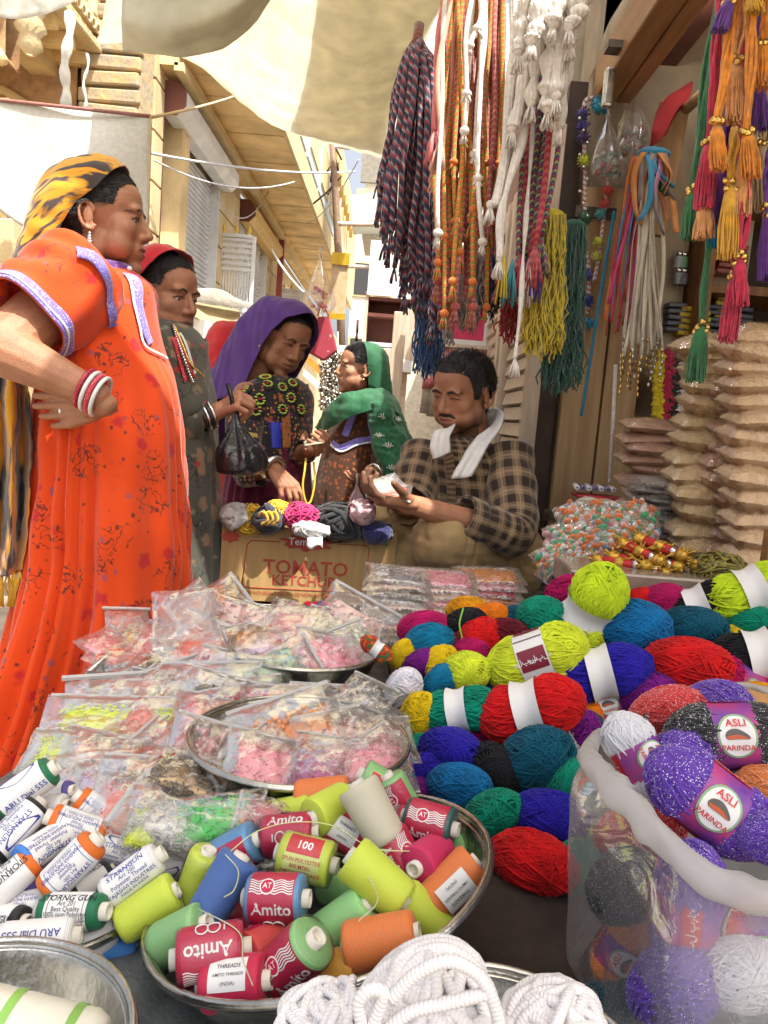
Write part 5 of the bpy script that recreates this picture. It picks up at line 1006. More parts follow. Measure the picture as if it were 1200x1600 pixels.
def arc_patch(b, r, z0, z1, a0, a1, off=.0004, n=14):
    a = np.linspace(a0, a1, n); b.grid(np.stack([np.stack([(r + off) * np.cos(a), (r + off) * np.sin(a), np.full(n, z)], -1) for z in (z0, z1)], 0))
def arc_disc(b, r, zc, ac, rz, ra, off=.0006, n=24):
    t = np.linspace(0, 2 * math.pi, n, endpoint=False); a = ac + ra * np.cos(t) / r; z = zc + rz * np.sin(t)
    P = np.concatenate([[[(r + off) * math.cos(ac), (r + off) * math.sin(ac), zc]], np.stack([(r + off) * np.cos(a), (r + off) * np.sin(a), z], -1)]); b.add(P, [(0, i + 1, (i + 1) % n + 1) for i in range(n)])
# the printed yarn band: dark red/blue print with a bird badge and Urdu style lettering
def badge_parts(r, hl):
    """meshes (name, mesh, material) of a printed label round a ball"""
    out = []; b = MB(); b.lathe([(r, -hl), (r * .985, 0), (r, hl)], 36); out.append(('label', b.mesh('label'), pm('rainbow_print', (.10, .05, .35), .45, c2=(.55, .05, .16), vs=22)))
    gb, pb, bb_, ob, wl_ = pm('green_border_ink', (.25, .42, .22), .5), M_paper, pm('bird_brown', (.10, .09, .08), .5), pm('bird_orange', (.55, .10, .03), .5), pm('red_letter', (.62, .02, .02), .5)
    for sg_ in (1, -1): b = MB(); arc_patch(b, r, -hl * .95, hl * .95, sg_ * 1.5 - .25, sg_ * 1.5 + .25, .0006); out.append(('red_panel', b.mesh('panel'), M_inkred)); b = MB(); wrap_text(b, 'وابل پرائد', .011, r, 0, sg_ * 1.5, 'z', .004, .001); out.append(('script_lettering', b.mesh('script'), M_inkw))
    for a0 in (0, math.pi):
        b = MB(); arc_disc(b, r, 0, a0, hl * .90, r * .66, .0008); out.append(('green_border', b.mesh('border'), gb)); b = MB(); arc_disc(b, r, 0, a0, hl * .80, r * .59, .0011); out.append(('badge', b.mesh('badge'), pb))
        b = MB(); wrap_text(b, 'ASLI', .012, r, 0, a0 - .36, 'z', .012, .0014); wrap_text(b, 'PARINDA', .0085, r, 0, a0 + .34, 'z', .010, .0014); out.append(('lettering', b.mesh('letters'), wl_))
        n = 22; u = np.linspace(-1, 1, n); ce = .05 * np.cos(u * 2.2) - .03 * u; wd_ = .13 * np.sqrt(np.clip(1 - u ** 2, 0, 1)) * (1 - .35 * u) + .012; b = MB(); b.grid(np.stack([np.stack([(r + .0014) * np.cos(a0 - ce + e * wd_), (r + .0014) * np.sin(a0 - ce + e * wd_), u * hl * .56], -1) for e in (-1, 0, 1)], 0)); out.append(('bird', b.mesh('bird'), bb_))
        b = MB(); b.grid(np.stack([np.stack([(r + .0017) * np.cos(a0 - ce + e * wd_), (r + .0017) * np.sin(a0 - ce + e * wd_), u * hl * .50], -1) for e in (.15, .55, .95)], 0)); out.append(('bird_breast', b.mesh('breast'), ob))
    return out
BADGE = badge_parts(.0385, .024)
def urdu_parts(r, hl):
    out = []; b = MB(); b.lathe([(r, -hl), (r * .985, 0), (r, hl)], 36); out.append(('label', b.mesh('label'), M_paper)); mi_ = pm('maroon_ink', (.20, .01, .03), .5)
    for k in range(4):
        b = MB(); arc_patch(b, r, -hl * .9, hl * .9, k * 1.57 - .38, k * 1.57 + .38, .0006); out.append(('maroon_panel', b.mesh('panel'), mi_)); b = MB()
        for dz in (-.5, .45): wrap_text(b, 'ولپس', .010, r, dz * hl, k * 1.57, 'z', .004, .001)
        out.append(('script_lettering', b.mesh('script'), M_inkw)); b = MB(); arc_patch(b, r, -hl * .97, hl * .97, k * 1.57 + .76, k * 1.57 + .80, .0006); out.append(('stripe', b.mesh('stripe'), M_ink))
    return out
URDU = urdu_parts(.0385, .021)
def yarn_ball(px, py, rpx, d, a, t, c, label, band=None, grp='yarn balls heaped on the stall', ex=1.0, front=None, i=[0]):
    i[0] += 1; sq = (1, 1, ex, 1) if band else (rnd.uniform(.92, 1.1), rnd.uniform(.80, .98), rnd.uniform(.9, 1.2), 1); M = Maxis(at(px, py, d), cdir(a, t), front, rpx * d / FPX / .042) @ Matrix.Diagonal(sq); o = thing('yarn_ball', label, 'yarn ball', M=M, group=grp)
    link('yarn', (YARN[i[0] % 3] if band else ROUND[i[0] % 4]), c if not isinstance(c, str) else yarnmat(c, YC[c]), o, False, Matrix.Rotation(i[0] * 1.9, 4, 'Z'))
    if band == 'white': link('paper_band', BAND, M_paper, o, False)
    elif band in ('urdu', 'badge'):
        P = URDU if band == 'urdu' else BADGE; root = link(P[0][0], P[0][1], P[0][2], o, False)
        for nm, me, m in P[1:]: link(nm, me, m, root, False)
    return o
def hd(y): return .93 + max(0, 1350 - y) * .00125
YB = [  # px, py, r, angle, tilt, colour, band, label, depth offset
 (913, 928, 34, 4, 0, 'magenta', 'white', 'magenta yarn ball with white band behind the big neon ball', .06),
 (924, 952, 46, 72, 30, 'neon', 'white', 'big neon yellow two lobed yarn ball on top of heap', -.02),
 (846, 962, 33, 10, 55, 'green', None, 'emerald yarn ball beside the big neon ball', .02),
 (990, 983, 42, 12, 40, 'blue', None, 'sky blue yarn ball between neon and dark teal balls', 0),
 (1037, 941, 32, 10, 30, 'magenta', None, 'small magenta yarn ball in front of the red sticks', .08),
 (1094, 950, 38, 25, 20, 'black', 'white', 'black yarn ball with white band near gold cord', .06),
 (1079, 982, 37, 10, 50, 'teal', None, 'dark teal yarn ball above the big red ball', .01),
 (1172, 925, 42, 20, 8, 'neon', 'white', 'neon yarn ball with white band at the right edge', .0),
 (1163, 976, 28, 30, 40, 'green', None, 'green yarn ball peeping under the edge neon ball', .04),
 (1073, 1041, 50, 8, 50, 'red', None, 'largest red yarn ball facing us near the right', -.03),
 (938, 1051, 44, 14, 12, 'royal', 'white', 'royal blue yarn ball with wide white paper band', -.03),
 (838, 1028, 46, 22, 14, 'neonpale', 'urdu', 'pale neon yarn ball with printed maroon script band', -.04),
 (897, 1000, 32, 20, 40, 'neonpale', None, 'pale neon yarn ball tucked behind the printed band', .05),
 (728, 1050, 31, 30, 50, 'neonpale', None, 'small pale neon yarn ball left of the printed one', .0),
 (829, 1108, 48, 18, 16, 'red', 'white', 'bright red yarn ball with white band in heap centre', -.07),
 (718, 1110, 37, 12, 14, 'green', 'white', 'emerald yarn ball with narrow white band beside red ball', -.03),
 (688, 1069, 28, 60, 40, 'sky', None, 'small blue yarn ball between yellow and emerald balls', .03),
 (686, 1038, 27, 50, 45, 'yellow', None, 'yellow yarn ball above the small blue ball', .06),
 (655, 1121, 30, 80, 35, 'yellow', None, 'yellow yarn ball at the heap edge below white ball', .0),
 (631, 1076, 27, 70, 50, 'white', None, 'white yarn ball at the far edge of heap', .02),
 (658, 1038, 25, 40, 40, 'purple', None, 'purple yarn ball next to the white ball', .07),
 (672, 1003, 33, 8, 30, 'sky', None, 'teal blue yarn ball lying under magenta ball', .06),
 (664, 983, 31, 8, 30, 'magenta', None, 'hot pink yarn ball topmost on the far corner', .10),
 (723, 979, 28, 40, 50, 'black', None, 'black yarn ball near the orange ones with green thread', .08),
 (750, 1000, 31, 30, 40, 'red', None, 'red yarn ball between black and maroon balls', .06),
 (788, 994, 31, 8, 35, 'maroon', None, 'maroon yarn ball beneath the dark teal one', .05),
 (803, 968, 22, 10, 40, 'teal', None, 'small dark teal yarn ball beside orange ball', .09),
 (767, 966, 25, 8, 40, 'orange', None, 'orange yarn ball at the back of heap', .10),
 (729, 953, 24, 10, 40, 'amber', None, 'amber yarn ball at the very back corner', .14),
 (630, 1024, 20, 70, 40, 'yellow', None, 'small yellow yarn ball beside the purple ball', .08),
 (703, 1171, 38, 15, 55, 'royal', None, 'royal blue yarn ball under the emerald banded ball', -.02),
 (667, 1207, 30, 50, 40, 'royal', None, 'dark blue yarn ball at lower heap edge', .02),
 (717, 1228, 37, 12, 45, 'blue', None, 'blue yarn ball below the royal blue ball', -.01),
 (777, 1203, 38, 128, 30, 'black', None, 'large black yarn ball between blue and teal balls', -.01),
 (838, 1186, 46, 35, 45, 'teal', None, 'large teal yarn ball right of the black ball', -.04),
 (884, 1152, 33, 35, 15, 'purple', 'urdu', 'yarn ball with printed script band above the teal ball', .03),
 (893, 1233, 39, 70, 40, 'green', None, 'emerald yarn ball beside the clear sack', -.02),
 (855, 1279, 46, 12, 50, 'royal', None, 'royal blue yarn ball above the lowest red ball', -.04),
 (769, 1276, 43, 60, 50, 'green', None, 'emerald yarn ball nearest the thread bowl', -.02),
 (832, 1347, 47, 5, 45, 'red', None, 'lowest red yarn ball at the front of heap', -.03),
 (899, 1364, 40, 85, 35, 'green', None, 'emerald yarn ball half hidden by the sack bottom', -.01),
 (1010, 1084, 38, 8, 40, 'purple', None, 'violet yarn ball under the largest red ball', .0),
 (950, 1100, 30, 20, 10, 'purple', 'badge', 'small purple yarn ball with printed label in the middle', .05),
 (910, 1113, 26, 10, 40, 'orange', None, 'orange yarn ball peeping behind banded red ball', .06),
 (903, 1130, 26, 5, 40, 'teal', None, 'teal yarn ball wedged under the orange one', .03),
 (653, 1175, 24, 75, 40, 'green', None, 'small green yarn ball on the shady heap edge', .04),
 (640, 1208, 20, 75, 40, 'multi', None, 'orange red mottled yarn ball at the heap corner', .05),
 (655, 1238, 24, 60, 40, 'purple', None, 'violet yarn ball lowest on the far side', .04),
 (1185, 1025, 44, 12, 15, 'black', 'white', 'black yarn ball with broad white band at picture edge', -.04),
 (1152, 1070, 38, 150, 12, 'magenta', 'badge', 'yarn ball with bird label beside the sack mouth', .0),
 (1182, 1100, 36, 8, 40, 'amber', None, 'amber yarn ball just behind the sack mouth', -.02),
 (1040, 985, 30, 20, 40, 'maroon', None, 'maroon yarn ball wedged between sky blue and teal', .10),
 (1010, 1010, 30, 10, 40, 'green', None, 'green yarn ball buried among blue and red balls', .10),
 (905, 1085, 30, 30, 30, 'royal', None, 'blue yarn ball buried behind the banded red ball', .10),
 (760, 1090, 30, 40, 40, 'orange', None, 'orange yarn ball deep between neon and red balls', .10),
 (790, 1250, 32, 10, 30, 'maroon', None, 'maroon yarn ball deep under the black one', .07),
 (700, 1140, 28, 30, 40, 'yellow', None, 'yellow yarn ball showing between emerald and royal', .06),
 (870, 1215, 30, 40, 40, 'blue', None, 'blue yarn ball deep beside the teal ball', .08),
 (1120, 1010, 32, 30, 30, 'yellow', None, 'yellow yarn ball behind the broad white band', .08),
 (735, 1020, 26, 20, 40, 'magenta', None, 'magenta yarn ball wedged behind the small neon ball', .06),
 (770, 1065, 28, 30, 40, 'teal', None, 'teal yarn ball wedged beneath the printed neon ball', .05),
 (812, 1150, 28, 20, 40, 'orange', None, 'orange yarn ball wedged under the banded red ball', .05),
 (742, 1155, 30, 60, 40, 'magenta', None, 'magenta yarn ball wedged under the emerald banded ball', .05),
 (690, 1205, 26, 30, 40, 'teal', None, 'teal yarn ball wedged between two royal blue balls', .05),
 (745, 1245, 28, 30, 40, 'purple', None, 'purple yarn ball wedged between blue and emerald balls', .05),
 (812, 1300, 30, 30, 40, 'neonpale', None, 'neon yarn ball wedged above the lowest red ball', .06),
 (890, 1300, 32, 80, 40, 'neon', None, 'neon yarn ball squeezed against the sack', .05),
 (770, 1330, 30, 30, 40, 'royal', None, 'royal blue yarn ball left of the lowest red ball', .05),
 (885, 1395, 30, 30, 40, 'maroon', None, 'maroon yarn ball lowest beside the sack', .05),
 (700, 1090, 22, 30, 40, 'red', None, 'small red yarn ball between yellow and blue ones', .06),
 (955, 1015, 28, 30, 40, 'yellow', None, 'yellow yarn ball wedged under the sky blue one', .07),
 (870, 1060, 30, 30, 40, 'magenta', None, 'magenta yarn ball wedged between neon and royal balls', .06),
 (1000, 945, 26, 30, 40, 'red', None, 'red yarn ball wedged behind the sky blue ball', .1),
 (880, 975, 26, 30, 40, 'orange', None, 'orange yarn ball wedged beside the big neon ball', .09),
 (700, 1010, 22, 30, 40, 'maroon', None, 'maroon yarn ball wedged beside the teal blue one', .08),
 (645, 1150, 22, 70, 40, 'blue', None, 'blue yarn ball on the shaded outer edge', .05)]
for (px, py, r_, a, t, c, bnd, lab, dd) in YB: yarn_ball(px, py, r_ * 1.03, hd(py) + dd, a, t, c, lab, bnd)
m = MATS['yarn_multi']; N, L = m.node_tree.nodes, m.node_tree.links
for n in N:
    if n.type == 'VALTORGB':
        n.color_ramp.interpolation = 'CONSTANT'; e = n.color_ramp.elements; e[0].color = (.6, .2, .02, 1); e[1].color = (.02, .08, .2, 1); k = e.new(.45); k.color = (.5, .02, .03, 1); k = e.new(.55); k.color = (.05, .2, .05, 1)
b = MB(); b.tube(cr([tuple(at(724, 950, 1.42)), tuple(at(718, 975, 1.405)), tuple(at(722, 1000, 1.40)), tuple(at(716, 1015, 1.42))], 20), .0016, 5); tag(b.build('loose_thread', pm('lime_line', (.2, .6, .05))), 'loose lime thread lying on the black yarn ball', 'thread')
# tray board carrying the heap
hb_ = thing('yarn_rack', 'dark slanting board holding up the heap of yarn', 'board', (.3, 1.1, .5))
q = [at(648, 1300, 1.0), at(900, 1440, .93), at(1260, 1010, 1.62), at(610, 985, 1.62)]
q = [p - V((0, 0, .045)) for p in q]
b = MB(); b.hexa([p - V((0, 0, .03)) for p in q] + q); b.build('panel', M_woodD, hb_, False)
for p in (q[0] + V((.03, .03, -.03)), q[1] + V((-.02, .04, -.03))): b = MB(); b.box((p.x, p.y, (p.z + .55) / 2), (.04, .04, abs(p.z - .55) + .01)); b.build('leg', M_woodD, hb_, False)
b = MB(); fa, fb_ = at(640, 1310, .985), at(925, 1425, .91); fa.z -= .03; fb_.z -= .01; b.hexa([(fa.x, fa.y, .552), (fb_.x, fb_.y, .552), (fb_.x, fb_.y + .03, .552), (fa.x, fa.y + .03, .552), tuple(fa), tuple(fb_), (fb_.x, fb_.y + .03, fb_.z), (fa.x, fa.y + .03, fa.z)]) if fa.z > .56 else None; b.build('front_board', M_woodD, hb_, False)
cl_ = MB(); g_ = np.array([[tuple(onz(610 + 340 * u - 30 * v, 1330 + 90 * u + 170 * v, .555)) for v in np.linspace(0, 1, 8)] for u in np.linspace(0, 1, 14)]); g_[..., 2] += .0025 * snoise(g_, 14, 3) + .003; cl_.grid(g_); tag(cl_.build('darkening_sheet', pm('dark_brown_sheet', (.035, .022, .016), .9, var=.2, vs=30, bump=.3), solid=.002), 'dark brown sheet added to darken the deck below yarn heap', 'cloth')  # made-up sheet, darkens the lit deck in front of the heap
# -------- bowls
def bowl(c, r, h, label, nrm=(0, 0, 1), flare=.72, cat='bowl', grp='steel display bowls'):
    M = frameM(c, V((1, 0, 0)), V(nrm)); t = thing('steel_bowl', label, cat, M=M, group=grp); b = MB()
    pr = [(.001, -h), (r * flare * .8, -h), (r * flare, -h * .93), (r * .88, -h * .5), (r * .97, -h * .08), (r, 0)]; P = cr([(a, z, 0) for a, z in pr], 18)
    prof = [(x, z) for x, z, _ in P] + [(r + .004, .002), (r + .006, -.001), (r + .004, -.005), (r - .0005, -.006)] + [(x - .0015 if x > .01 else x, z - .002) for x, z, _ in P[::-1][2:]]
    b.lathe(prof, 56); b.build('basin', M_steel, t, world=False)
    b = MB(); b.tube([(r * math.cos(a) + .002 * math.cos(a), r * math.sin(a) * 1.01, 0) for a in np.linspace(0, 2 * math.pi, 56, endpoint=False)], .0035, 8, closed=True); b.build('rim', M_steel, t, world=False); return t
tl = lambda a: (UP * math.cos(R(a)) + V((-1, 0, 0)) * math.sin(R(a)))
bowl(at(500, 1372, .745), .165, .08, 'tilted steel bowl full of coloured sewing thread spools', V((-.3, .05, 1)))
bowl(at(40, 1350, .80), .142, .08, 'steel bowl of white labelled thread cones at left', tl(-6))
bowl(at(-58, 1640, .52), .108, .06, 'nearest steel bowl holding a white and green package')
bowl(at(775, 1692, .52), .112, .06, 'steel bowl of white cotton rope at the bottom')
bowl(at(468, 1150, .99), .138, .085, 'round steel bowl heaped with pink bead packets')
bowl(at(478, 1008, 1.42), .138, .08, 'round steel bowl of sequin packets before the carton')
bowl(at(425, 968, 1.66), .12, .06, 'steel bowl behind, half hidden under packets')
# -------- thread spools
def ridged(r, L, n=26, taper=0):
    z = np.linspace(-L / 2, L / 2, n); rr = r * (1 - taper * (z / L + .5)) - .0018 * np.clip(np.abs(z) / (L / 2) - .86, 0, 1) / .14 * 1.0; return [(.009, -L / 2)] + list(zip(rr, z)) + [(.009, L / 2)]
def spool_meshes(r, L, core, taper=0):
    b = MB(); b.lathe(ridged(r, L, 26, taper), 36); th = b.mesh('thread'); b = MB(); h = L / 2 + core
    b.lathe([(.0055, -h), (.0085, -h), (.0088, -h * .5), (.0085, h), (.0055, h), (.0055, -h)], 20); b.lathe([(.0052, -h + .004), (.0005, -h + .004)], 12); b.lathe([(.0052, h - .004), (.0005, h - .004)], 12); co = b.mesh('core')
    b = MB(); b.lathe([(.010, -L / 2 - .0012), (r + .0005, -L / 2 - .0008), (r + .0012, -L * .3), (r + .0010, L * .3), (r + .0005, L / 2 + .0008), (.010, L / 2 + .0012)], 36); return th, co, b.mesh('wrapper')
SP = spool_meshes(.0225, .054, .007); SPB = spool_meshes(.0225, .062, .004, .12); SPW = spool_meshes(.0168, .062, .007)
def threadmat(name, c):
    k = 'thread_' + name
    if k in MATS: return MATS[k]
    m, N, L, b = newmat(k); MATS[k] = m; b.inputs['Roughness'].default_value = .6; b.inputs['Sheen Weight'].default_value = .08
    tc = N.new('ShaderNodeTexCoord'); w = N.new('ShaderNodeTexWave'); w.bands_direction = 'Z'; w.inputs['Scale'].default_value = 210; w.inputs['Distortion'].default_value = 2.5; w.inputs['Detail'].default_value = 2; w.inputs['Detail Scale'].default_value = .6; L.new(tc.outputs['Object'], w.inputs[0])
    L.new(mixc(N, L, w.outputs['Fac'], tuple(q * .74 for q in c), tuple(min(1, q * 1.03) for q in c)), b.inputs['Base Color']); bp = N.new('ShaderNodeBump'); bp.inputs['Strength'].default_value = .25; bp.inputs['Distance'].default_value = .001; L.new(w.outputs['Fac'], bp.inputs['Height']); L.new(bp.outputs[0], b.inputs['Normal']); return m
TC = dict(sky=(.13, .33, .62), crimson=(.58, .015, .07), lgreen=(.30, .62, .24), orange=(.75, .20, .05), neon=(.60, .72, .07), blue=(.07, .15, .42), beige=(.60, .56, .44), teal=(.02, .11, .11), pink=(.62, .02, .12), ochre=(.55, .26, .03), red=(.62, .06, .06), white=(.78, .77, .76), green=(.01, .17, .07), black=(.012, .012, .012), purple=(.10, .08, .32), bblue=(.06, .25, .70), vorange=(.75, .16, .01))
M_core = pm('core_card', (.74, .70, .62), .6); M_film = plastic('spool_film', clear=.9, white=.02, bump=.15, bs=120)
def amito_label(r):
    o = []; b = MB(); arc_patch(b, r, -.0225, .0225, -1.75, 1.75, .0005, 30); o.append(('label', b.mesh('label'), pm('crimson_label', (.50, .012, .06), .4)))
    b = MB(); wrap_text(b, 'Amito', .0155, r, .001, .30, 'z', .018, .0009); o.append(('lettering', b.mesh('lettering'), M_inkw))
    b = MB(); z = np.linspace(-.0215, .0215, 40)
    for k in range(6):
        a = -.36 - k * .10 + .045 * np.sin(z * 420 + k * .2); b.grid(np.stack([np.stack([(r + .001) * np.cos(a + e), (r + .001) * np.sin(a + e), z], -1) for e in (-.024, .024)], 0))
    arc_disc(b, r, -.004, -.62, .0075, .0075, .0013); o.append(('wave_print', b.mesh('wave'), M_inkw))
    b = MB(); arc_disc(b, r, -.004, -.62, .0062, .0062, .0015); o.append(('emblem', b.mesh('emblem'), pm('crimson_label', (.5, .012, .06))))
    b = MB(); wrap_text(b, 'AT', .007, r, -.004, -.62, 'z', .01, .0018)
    for dz in (-.004, .006): 
        t = np.linspace(0, 2 * math.pi, 20, endpoint=False); rr = r + .0014; b.tube(np.stack([rr * np.cos(1.12 + .0058 * np.cos(t) / r), rr * np.sin(1.12 + .0058 * np.cos(t) / r), dz + .0052 * np.sin(t)], -1), .0007, 4, closed=True)
    wrap_text(b, '1', .011, r, -.0125, 1.12, 'z', .01, .001); o.append(('emblem_mark', b.mesh('mark'), M_inkw)); return o
def spun_label(r):
    o = []; b = MB(); arc_patch(b, r, -.0185, .0185, -1.3, 1.3, .0005, 24); o.append(('label', b.mesh('label'), pm('lime_paper', (.66, .72, .24), .5)))
    b = MB(); arc_patch(b, r, -.0180, .0180, -1.25, -.25, .0008, 14); o.append(('red_panel', b.mesh('panel'), M_inkred))
    b = MB()
    for s_, a, sz in (('SPUN POLYESTER', .0, .0052), ('800 MTRS.', .27, .0052), ('AMITO THREADS', .55, .0056), ('(INDIA)', .85, .004)): wrap_text(b, s_, sz, r, 0, a, 'z', .008, .0009)
    o.append(('lettering', b.mesh('lettering'), M_inkred)); b = MB(); wrap_text(b, '100', .0115, r, 0, -.66, 'z', .02, .0012); o.append(('emblem', b.mesh('emblem'), M_inkw)); return o
def paper_label(r, lines, blue, kind, L=.052):
    o = []; b = MB()
    if kind == 'x': arc_patch(b, r, -L / 2, L / 2, -.62, .62, .0006)
    else: b.lathe([(r + .0006, -L / 2), (r + .0006, L / 2)], 32)
    o.append(('label', b.mesh('label'), M_paper)); b = MB()
    for s_, a, sz, bd in lines: wrap_text(b, s_, sz, r, .001, a, 'z', bd, .0011)
    if kind == 'frame':
        for a in (-.85, .85): arc_patch(b, r, -L * .42, L * .42, a - .012, a + .012, .001)
        for z in (-L * .42, L * .42): arc_patch(b, r, z - .0003, z + .0003, -.85, .85, .001)
    o.append(('lettering', b.mesh('lettering'), M_inkblue if blue else M_ink)); b = MB()
    if kind == 'swoosh':
        z = np.linspace(-L * .42, L * .42, 24); a0 = -1.1 + .55 * np.sin((z / L + .42) * 3.6); b.grid(np.stack([np.stack([(r + .0009) * np.cos(a), (r + .0009) * np.sin(a), z], -1) for a in (np.full(24, -1.35), a0)], 0)); o.append(('blue_print', b.mesh('swoosh'), M_inkblue))
    return o
LAB_A = amito_label(.0225); LAB_S = spun_label(.0225)
LAB_ST = paper_label(.0168, [('STARNGUN', -.55, .0078, .006), ('Art 200', -.22, .006, 0), ('Polyester Thread', .08, .0058, 0), ('YAJASHVI INDUSTRIES', .42, .0054, .006), ('MADE IN INDIA', .7, .0045, 0)], True, 'swoosh')
LAB_YA = paper_label(.0168, [('STARNGUN', -.62, .0068, .006), ('Art 200', -.32, .005, 0), ('Polyester', -.05, .005, 0), ('Thread', .18, .005, 0), ('YAJASHVI INDUSTRIES', .45, .0050, .006), ('MADE IN INDIA', .7, .0042, 0)], True, 'frame', .046)
LAB_SG = paper_label(.0168, [('STORNG GUN', -.62, .0088, .012), ('Art 201', -.30, .0062, 0), ('Best Quality', -.02, .006, 0), ('100% spun Polyester', .24, .0054, 0), ('THREAD MILLS', .52, .0062, .006), ('Made in India', .8, .0042, 0)], False, 'frame', .044)
LAB_AR = paper_label(.0168, [('ARU Dial 555', .42, .0085, .012)], True, 'swoosh', .052)
LAB_IN = paper_label(.0225, [('THREADS', -.25, .0050, .006), ('AMITO THREADS', .05, .0036, .004), ('(INDIA)', .35, .004, 0)], False, 'x', .034)
def spool(px, py, d, a, t, c, label, lab=None, S_=None, film=False, s=1.0, rot=0.0, grp='sewing thread spools', core=None):
    S_ = S_ or SP; M = Maxis(at(px, py, d), cdir(a, t), None, s) @ Matrix.Rotation(R(rot), 4, 'Z'); o = thing('thread_spool', label, 'thread spool', M=M, group=grp)
    link('thread', S_[0], threadmat(c, TC[c]), o, False); link('core', S_[1], core or M_core, o, False)
    if lab:
        root = link(lab[0][0], lab[0][1], lab[0][2], o, False)
        for nm, me, m in lab[1:]: link(nm, me, m, root, False)
    if film: link('clear_wrapper', S_[2], M_film, o, False)
    return o
def td(y): return .735 + (1400 - y) * .00062
for (px, py, a, t, c, lab, S_, film, s, rot, dd, tx) in [
 (432, 1403, 3, 8, 'sky', LAB_A, SP, True, 1.0, 10, -.035, 'sky blue spool with upright white lettered crimson label in the middle'),
 (330, 1490, 184, 10, 'crimson', LAB_A, SP, True, 1.08, -10, -.03, 'crimson spool with upside down white lettered crimson label near bowl rim'),
 (459, 1497, 47, 15, 'lgreen', LAB_A, SP, True, 1.05, 20, -.03, 'pale green spool with slanting white lettered crimson label at front'),
 (596, 1470, 15, 5, 'orange', None, SPB, False, 1.06, 0, -.03, 'plain orange thread spool lying at the front rim'),
 (536, 1440, 40, 5, 'lgreen', None, SPB, False, 1.0, 0, -.005, 'plain pale green spool between blue and orange'),
 (589, 1374, -36, 14, 'neon', None, SPB, False, 1.08, 0, -.04, 'large neon yellow spool leaning on the others'),
 (479, 1342, -8, 12, 'neon', LAB_S, SP, True, 1.0, 8, -.03, 'neon spool with SPUN POLYESTER printed label'),
 (348, 1386, 237, 18, 'blue', None, SPB, False, 1.02, 0, -.02, 'plain denim blue spool standing on its end'),
 (582, 1270, -58, 15, 'beige', None, SPB, False, 1.08, 0, -.04, 'beige spool at the top of the bowl'),
 (515, 1264, 188, 48, 'neon', None, SP, False, 1.0, 0, -.005, 'neon spool showing its hollow core at the back'),
 (452, 1305, 8, 6, 'crimson', LAB_A, SP, True, 1.02, -60, .0, 'crimson wave printed spool behind the printed neon one'),
 (538, 1298, -28, 8, 'crimson', LAB_IN, SP, False, .95, 0, .01, 'crimson spool with small text label behind beige spool'),
 (622, 1337, -60, 12, 'crimson', LAB_A, SP, True, 1.0, 5, -.005, 'crimson labelled spool standing beside the large neon one'),
 (669, 1343, 175, 58, 'pink', None, SP, False, .98, 0, -.01, 'hot pink spool with its core facing us'),
 (706, 1383, 218, 14, 'orange', LAB_IN, SPB, False, 1.05, -20, -.015, 'orange spool with pale paper label at the bowl edge'),
 (672, 1286, -6, 22, 'teal', LAB_A, SP, True, .98, 20, -.01, 'dark teal labelled spool with core end to the side'),
 (645, 1300, -28, 5, 'crimson', LAB_A, SP, True, .95, 60, .02, 'crimson spool half under the dark teal spool'),
 (664, 1432, -40, 5, 'neon', None, SPB, False, .95, 0, .0, 'neon spool half under the orange front spool'),
 (414, 1480, 170, 52, 'red', LAB_A, SP, False, .95, 160, -.005, 'red spool with core facing us between two labelled spools'),
 (283, 1463, 30, 8, 'lgreen', LAB_IN, SP, True, 1.0, 150, .0, 'pale green wrapped spool at the outer rim'),
 (313, 1372, 72, 6, 'neon', LAB_A, SPB, True, 1.0, 150, .02, 'neon spool behind the denim blue spool'),
 (367, 1536, 9, 6, 'crimson', LAB_IN, SP, False, 1.0, -20, -.02, 'crimson spool lowest at the front of bowl'),
 (520, 1520, 15, 10, 'ochre', None, SP, False, .9, 0, .0, 'ochre spool peeping under the orange front spool'),
 (455, 1272, 20, 20, 'neon', None, SPB, False, .95, 0, .03, 'neon spool farthest back on the bowl rim'),
 (505, 1243, 10, 5, 'orange', None, SPB, False, 1.0, 0, .02, 'orange spool at the back beside the beige one'),
 (594, 1229, -30, 5, 'lgreen', LAB_S, SP, True, .95, 40, .02, 'pale green spool highest behind the beige one'),
 (622, 1244, -60, 5, 'lgreen', LAB_A, SP, True, .9, 60, .015, 'thin pale green labelled spool behind dark teal one'),
 (715, 1322, -10, 30, 'lgreen', None, SP, False, .85, 0, .03, 'pale green spool low behind the hot pink one'),
 (368, 1330, 30, 6, 'sky', LAB_A, SP, True, 1.0, 70, .01, 'sky blue wrapped spool behind the denim one'),
 (536, 1390, 10, 40, 'lgreen', None, SP, False, .9, 0, .03, 'pale green spool buried beneath the large neon one'),
 (395, 1440, 20, 10, 'crimson', LAB_A, SP, True, .95, 60, .035, 'crimson spool buried under the sky blue one')]:
    spool(px, py, td(py) + dd, a, t, c, tx, lab, S_, film, s * .93, rot)
def wd(y): return .735 + (1400 - y) * .0006
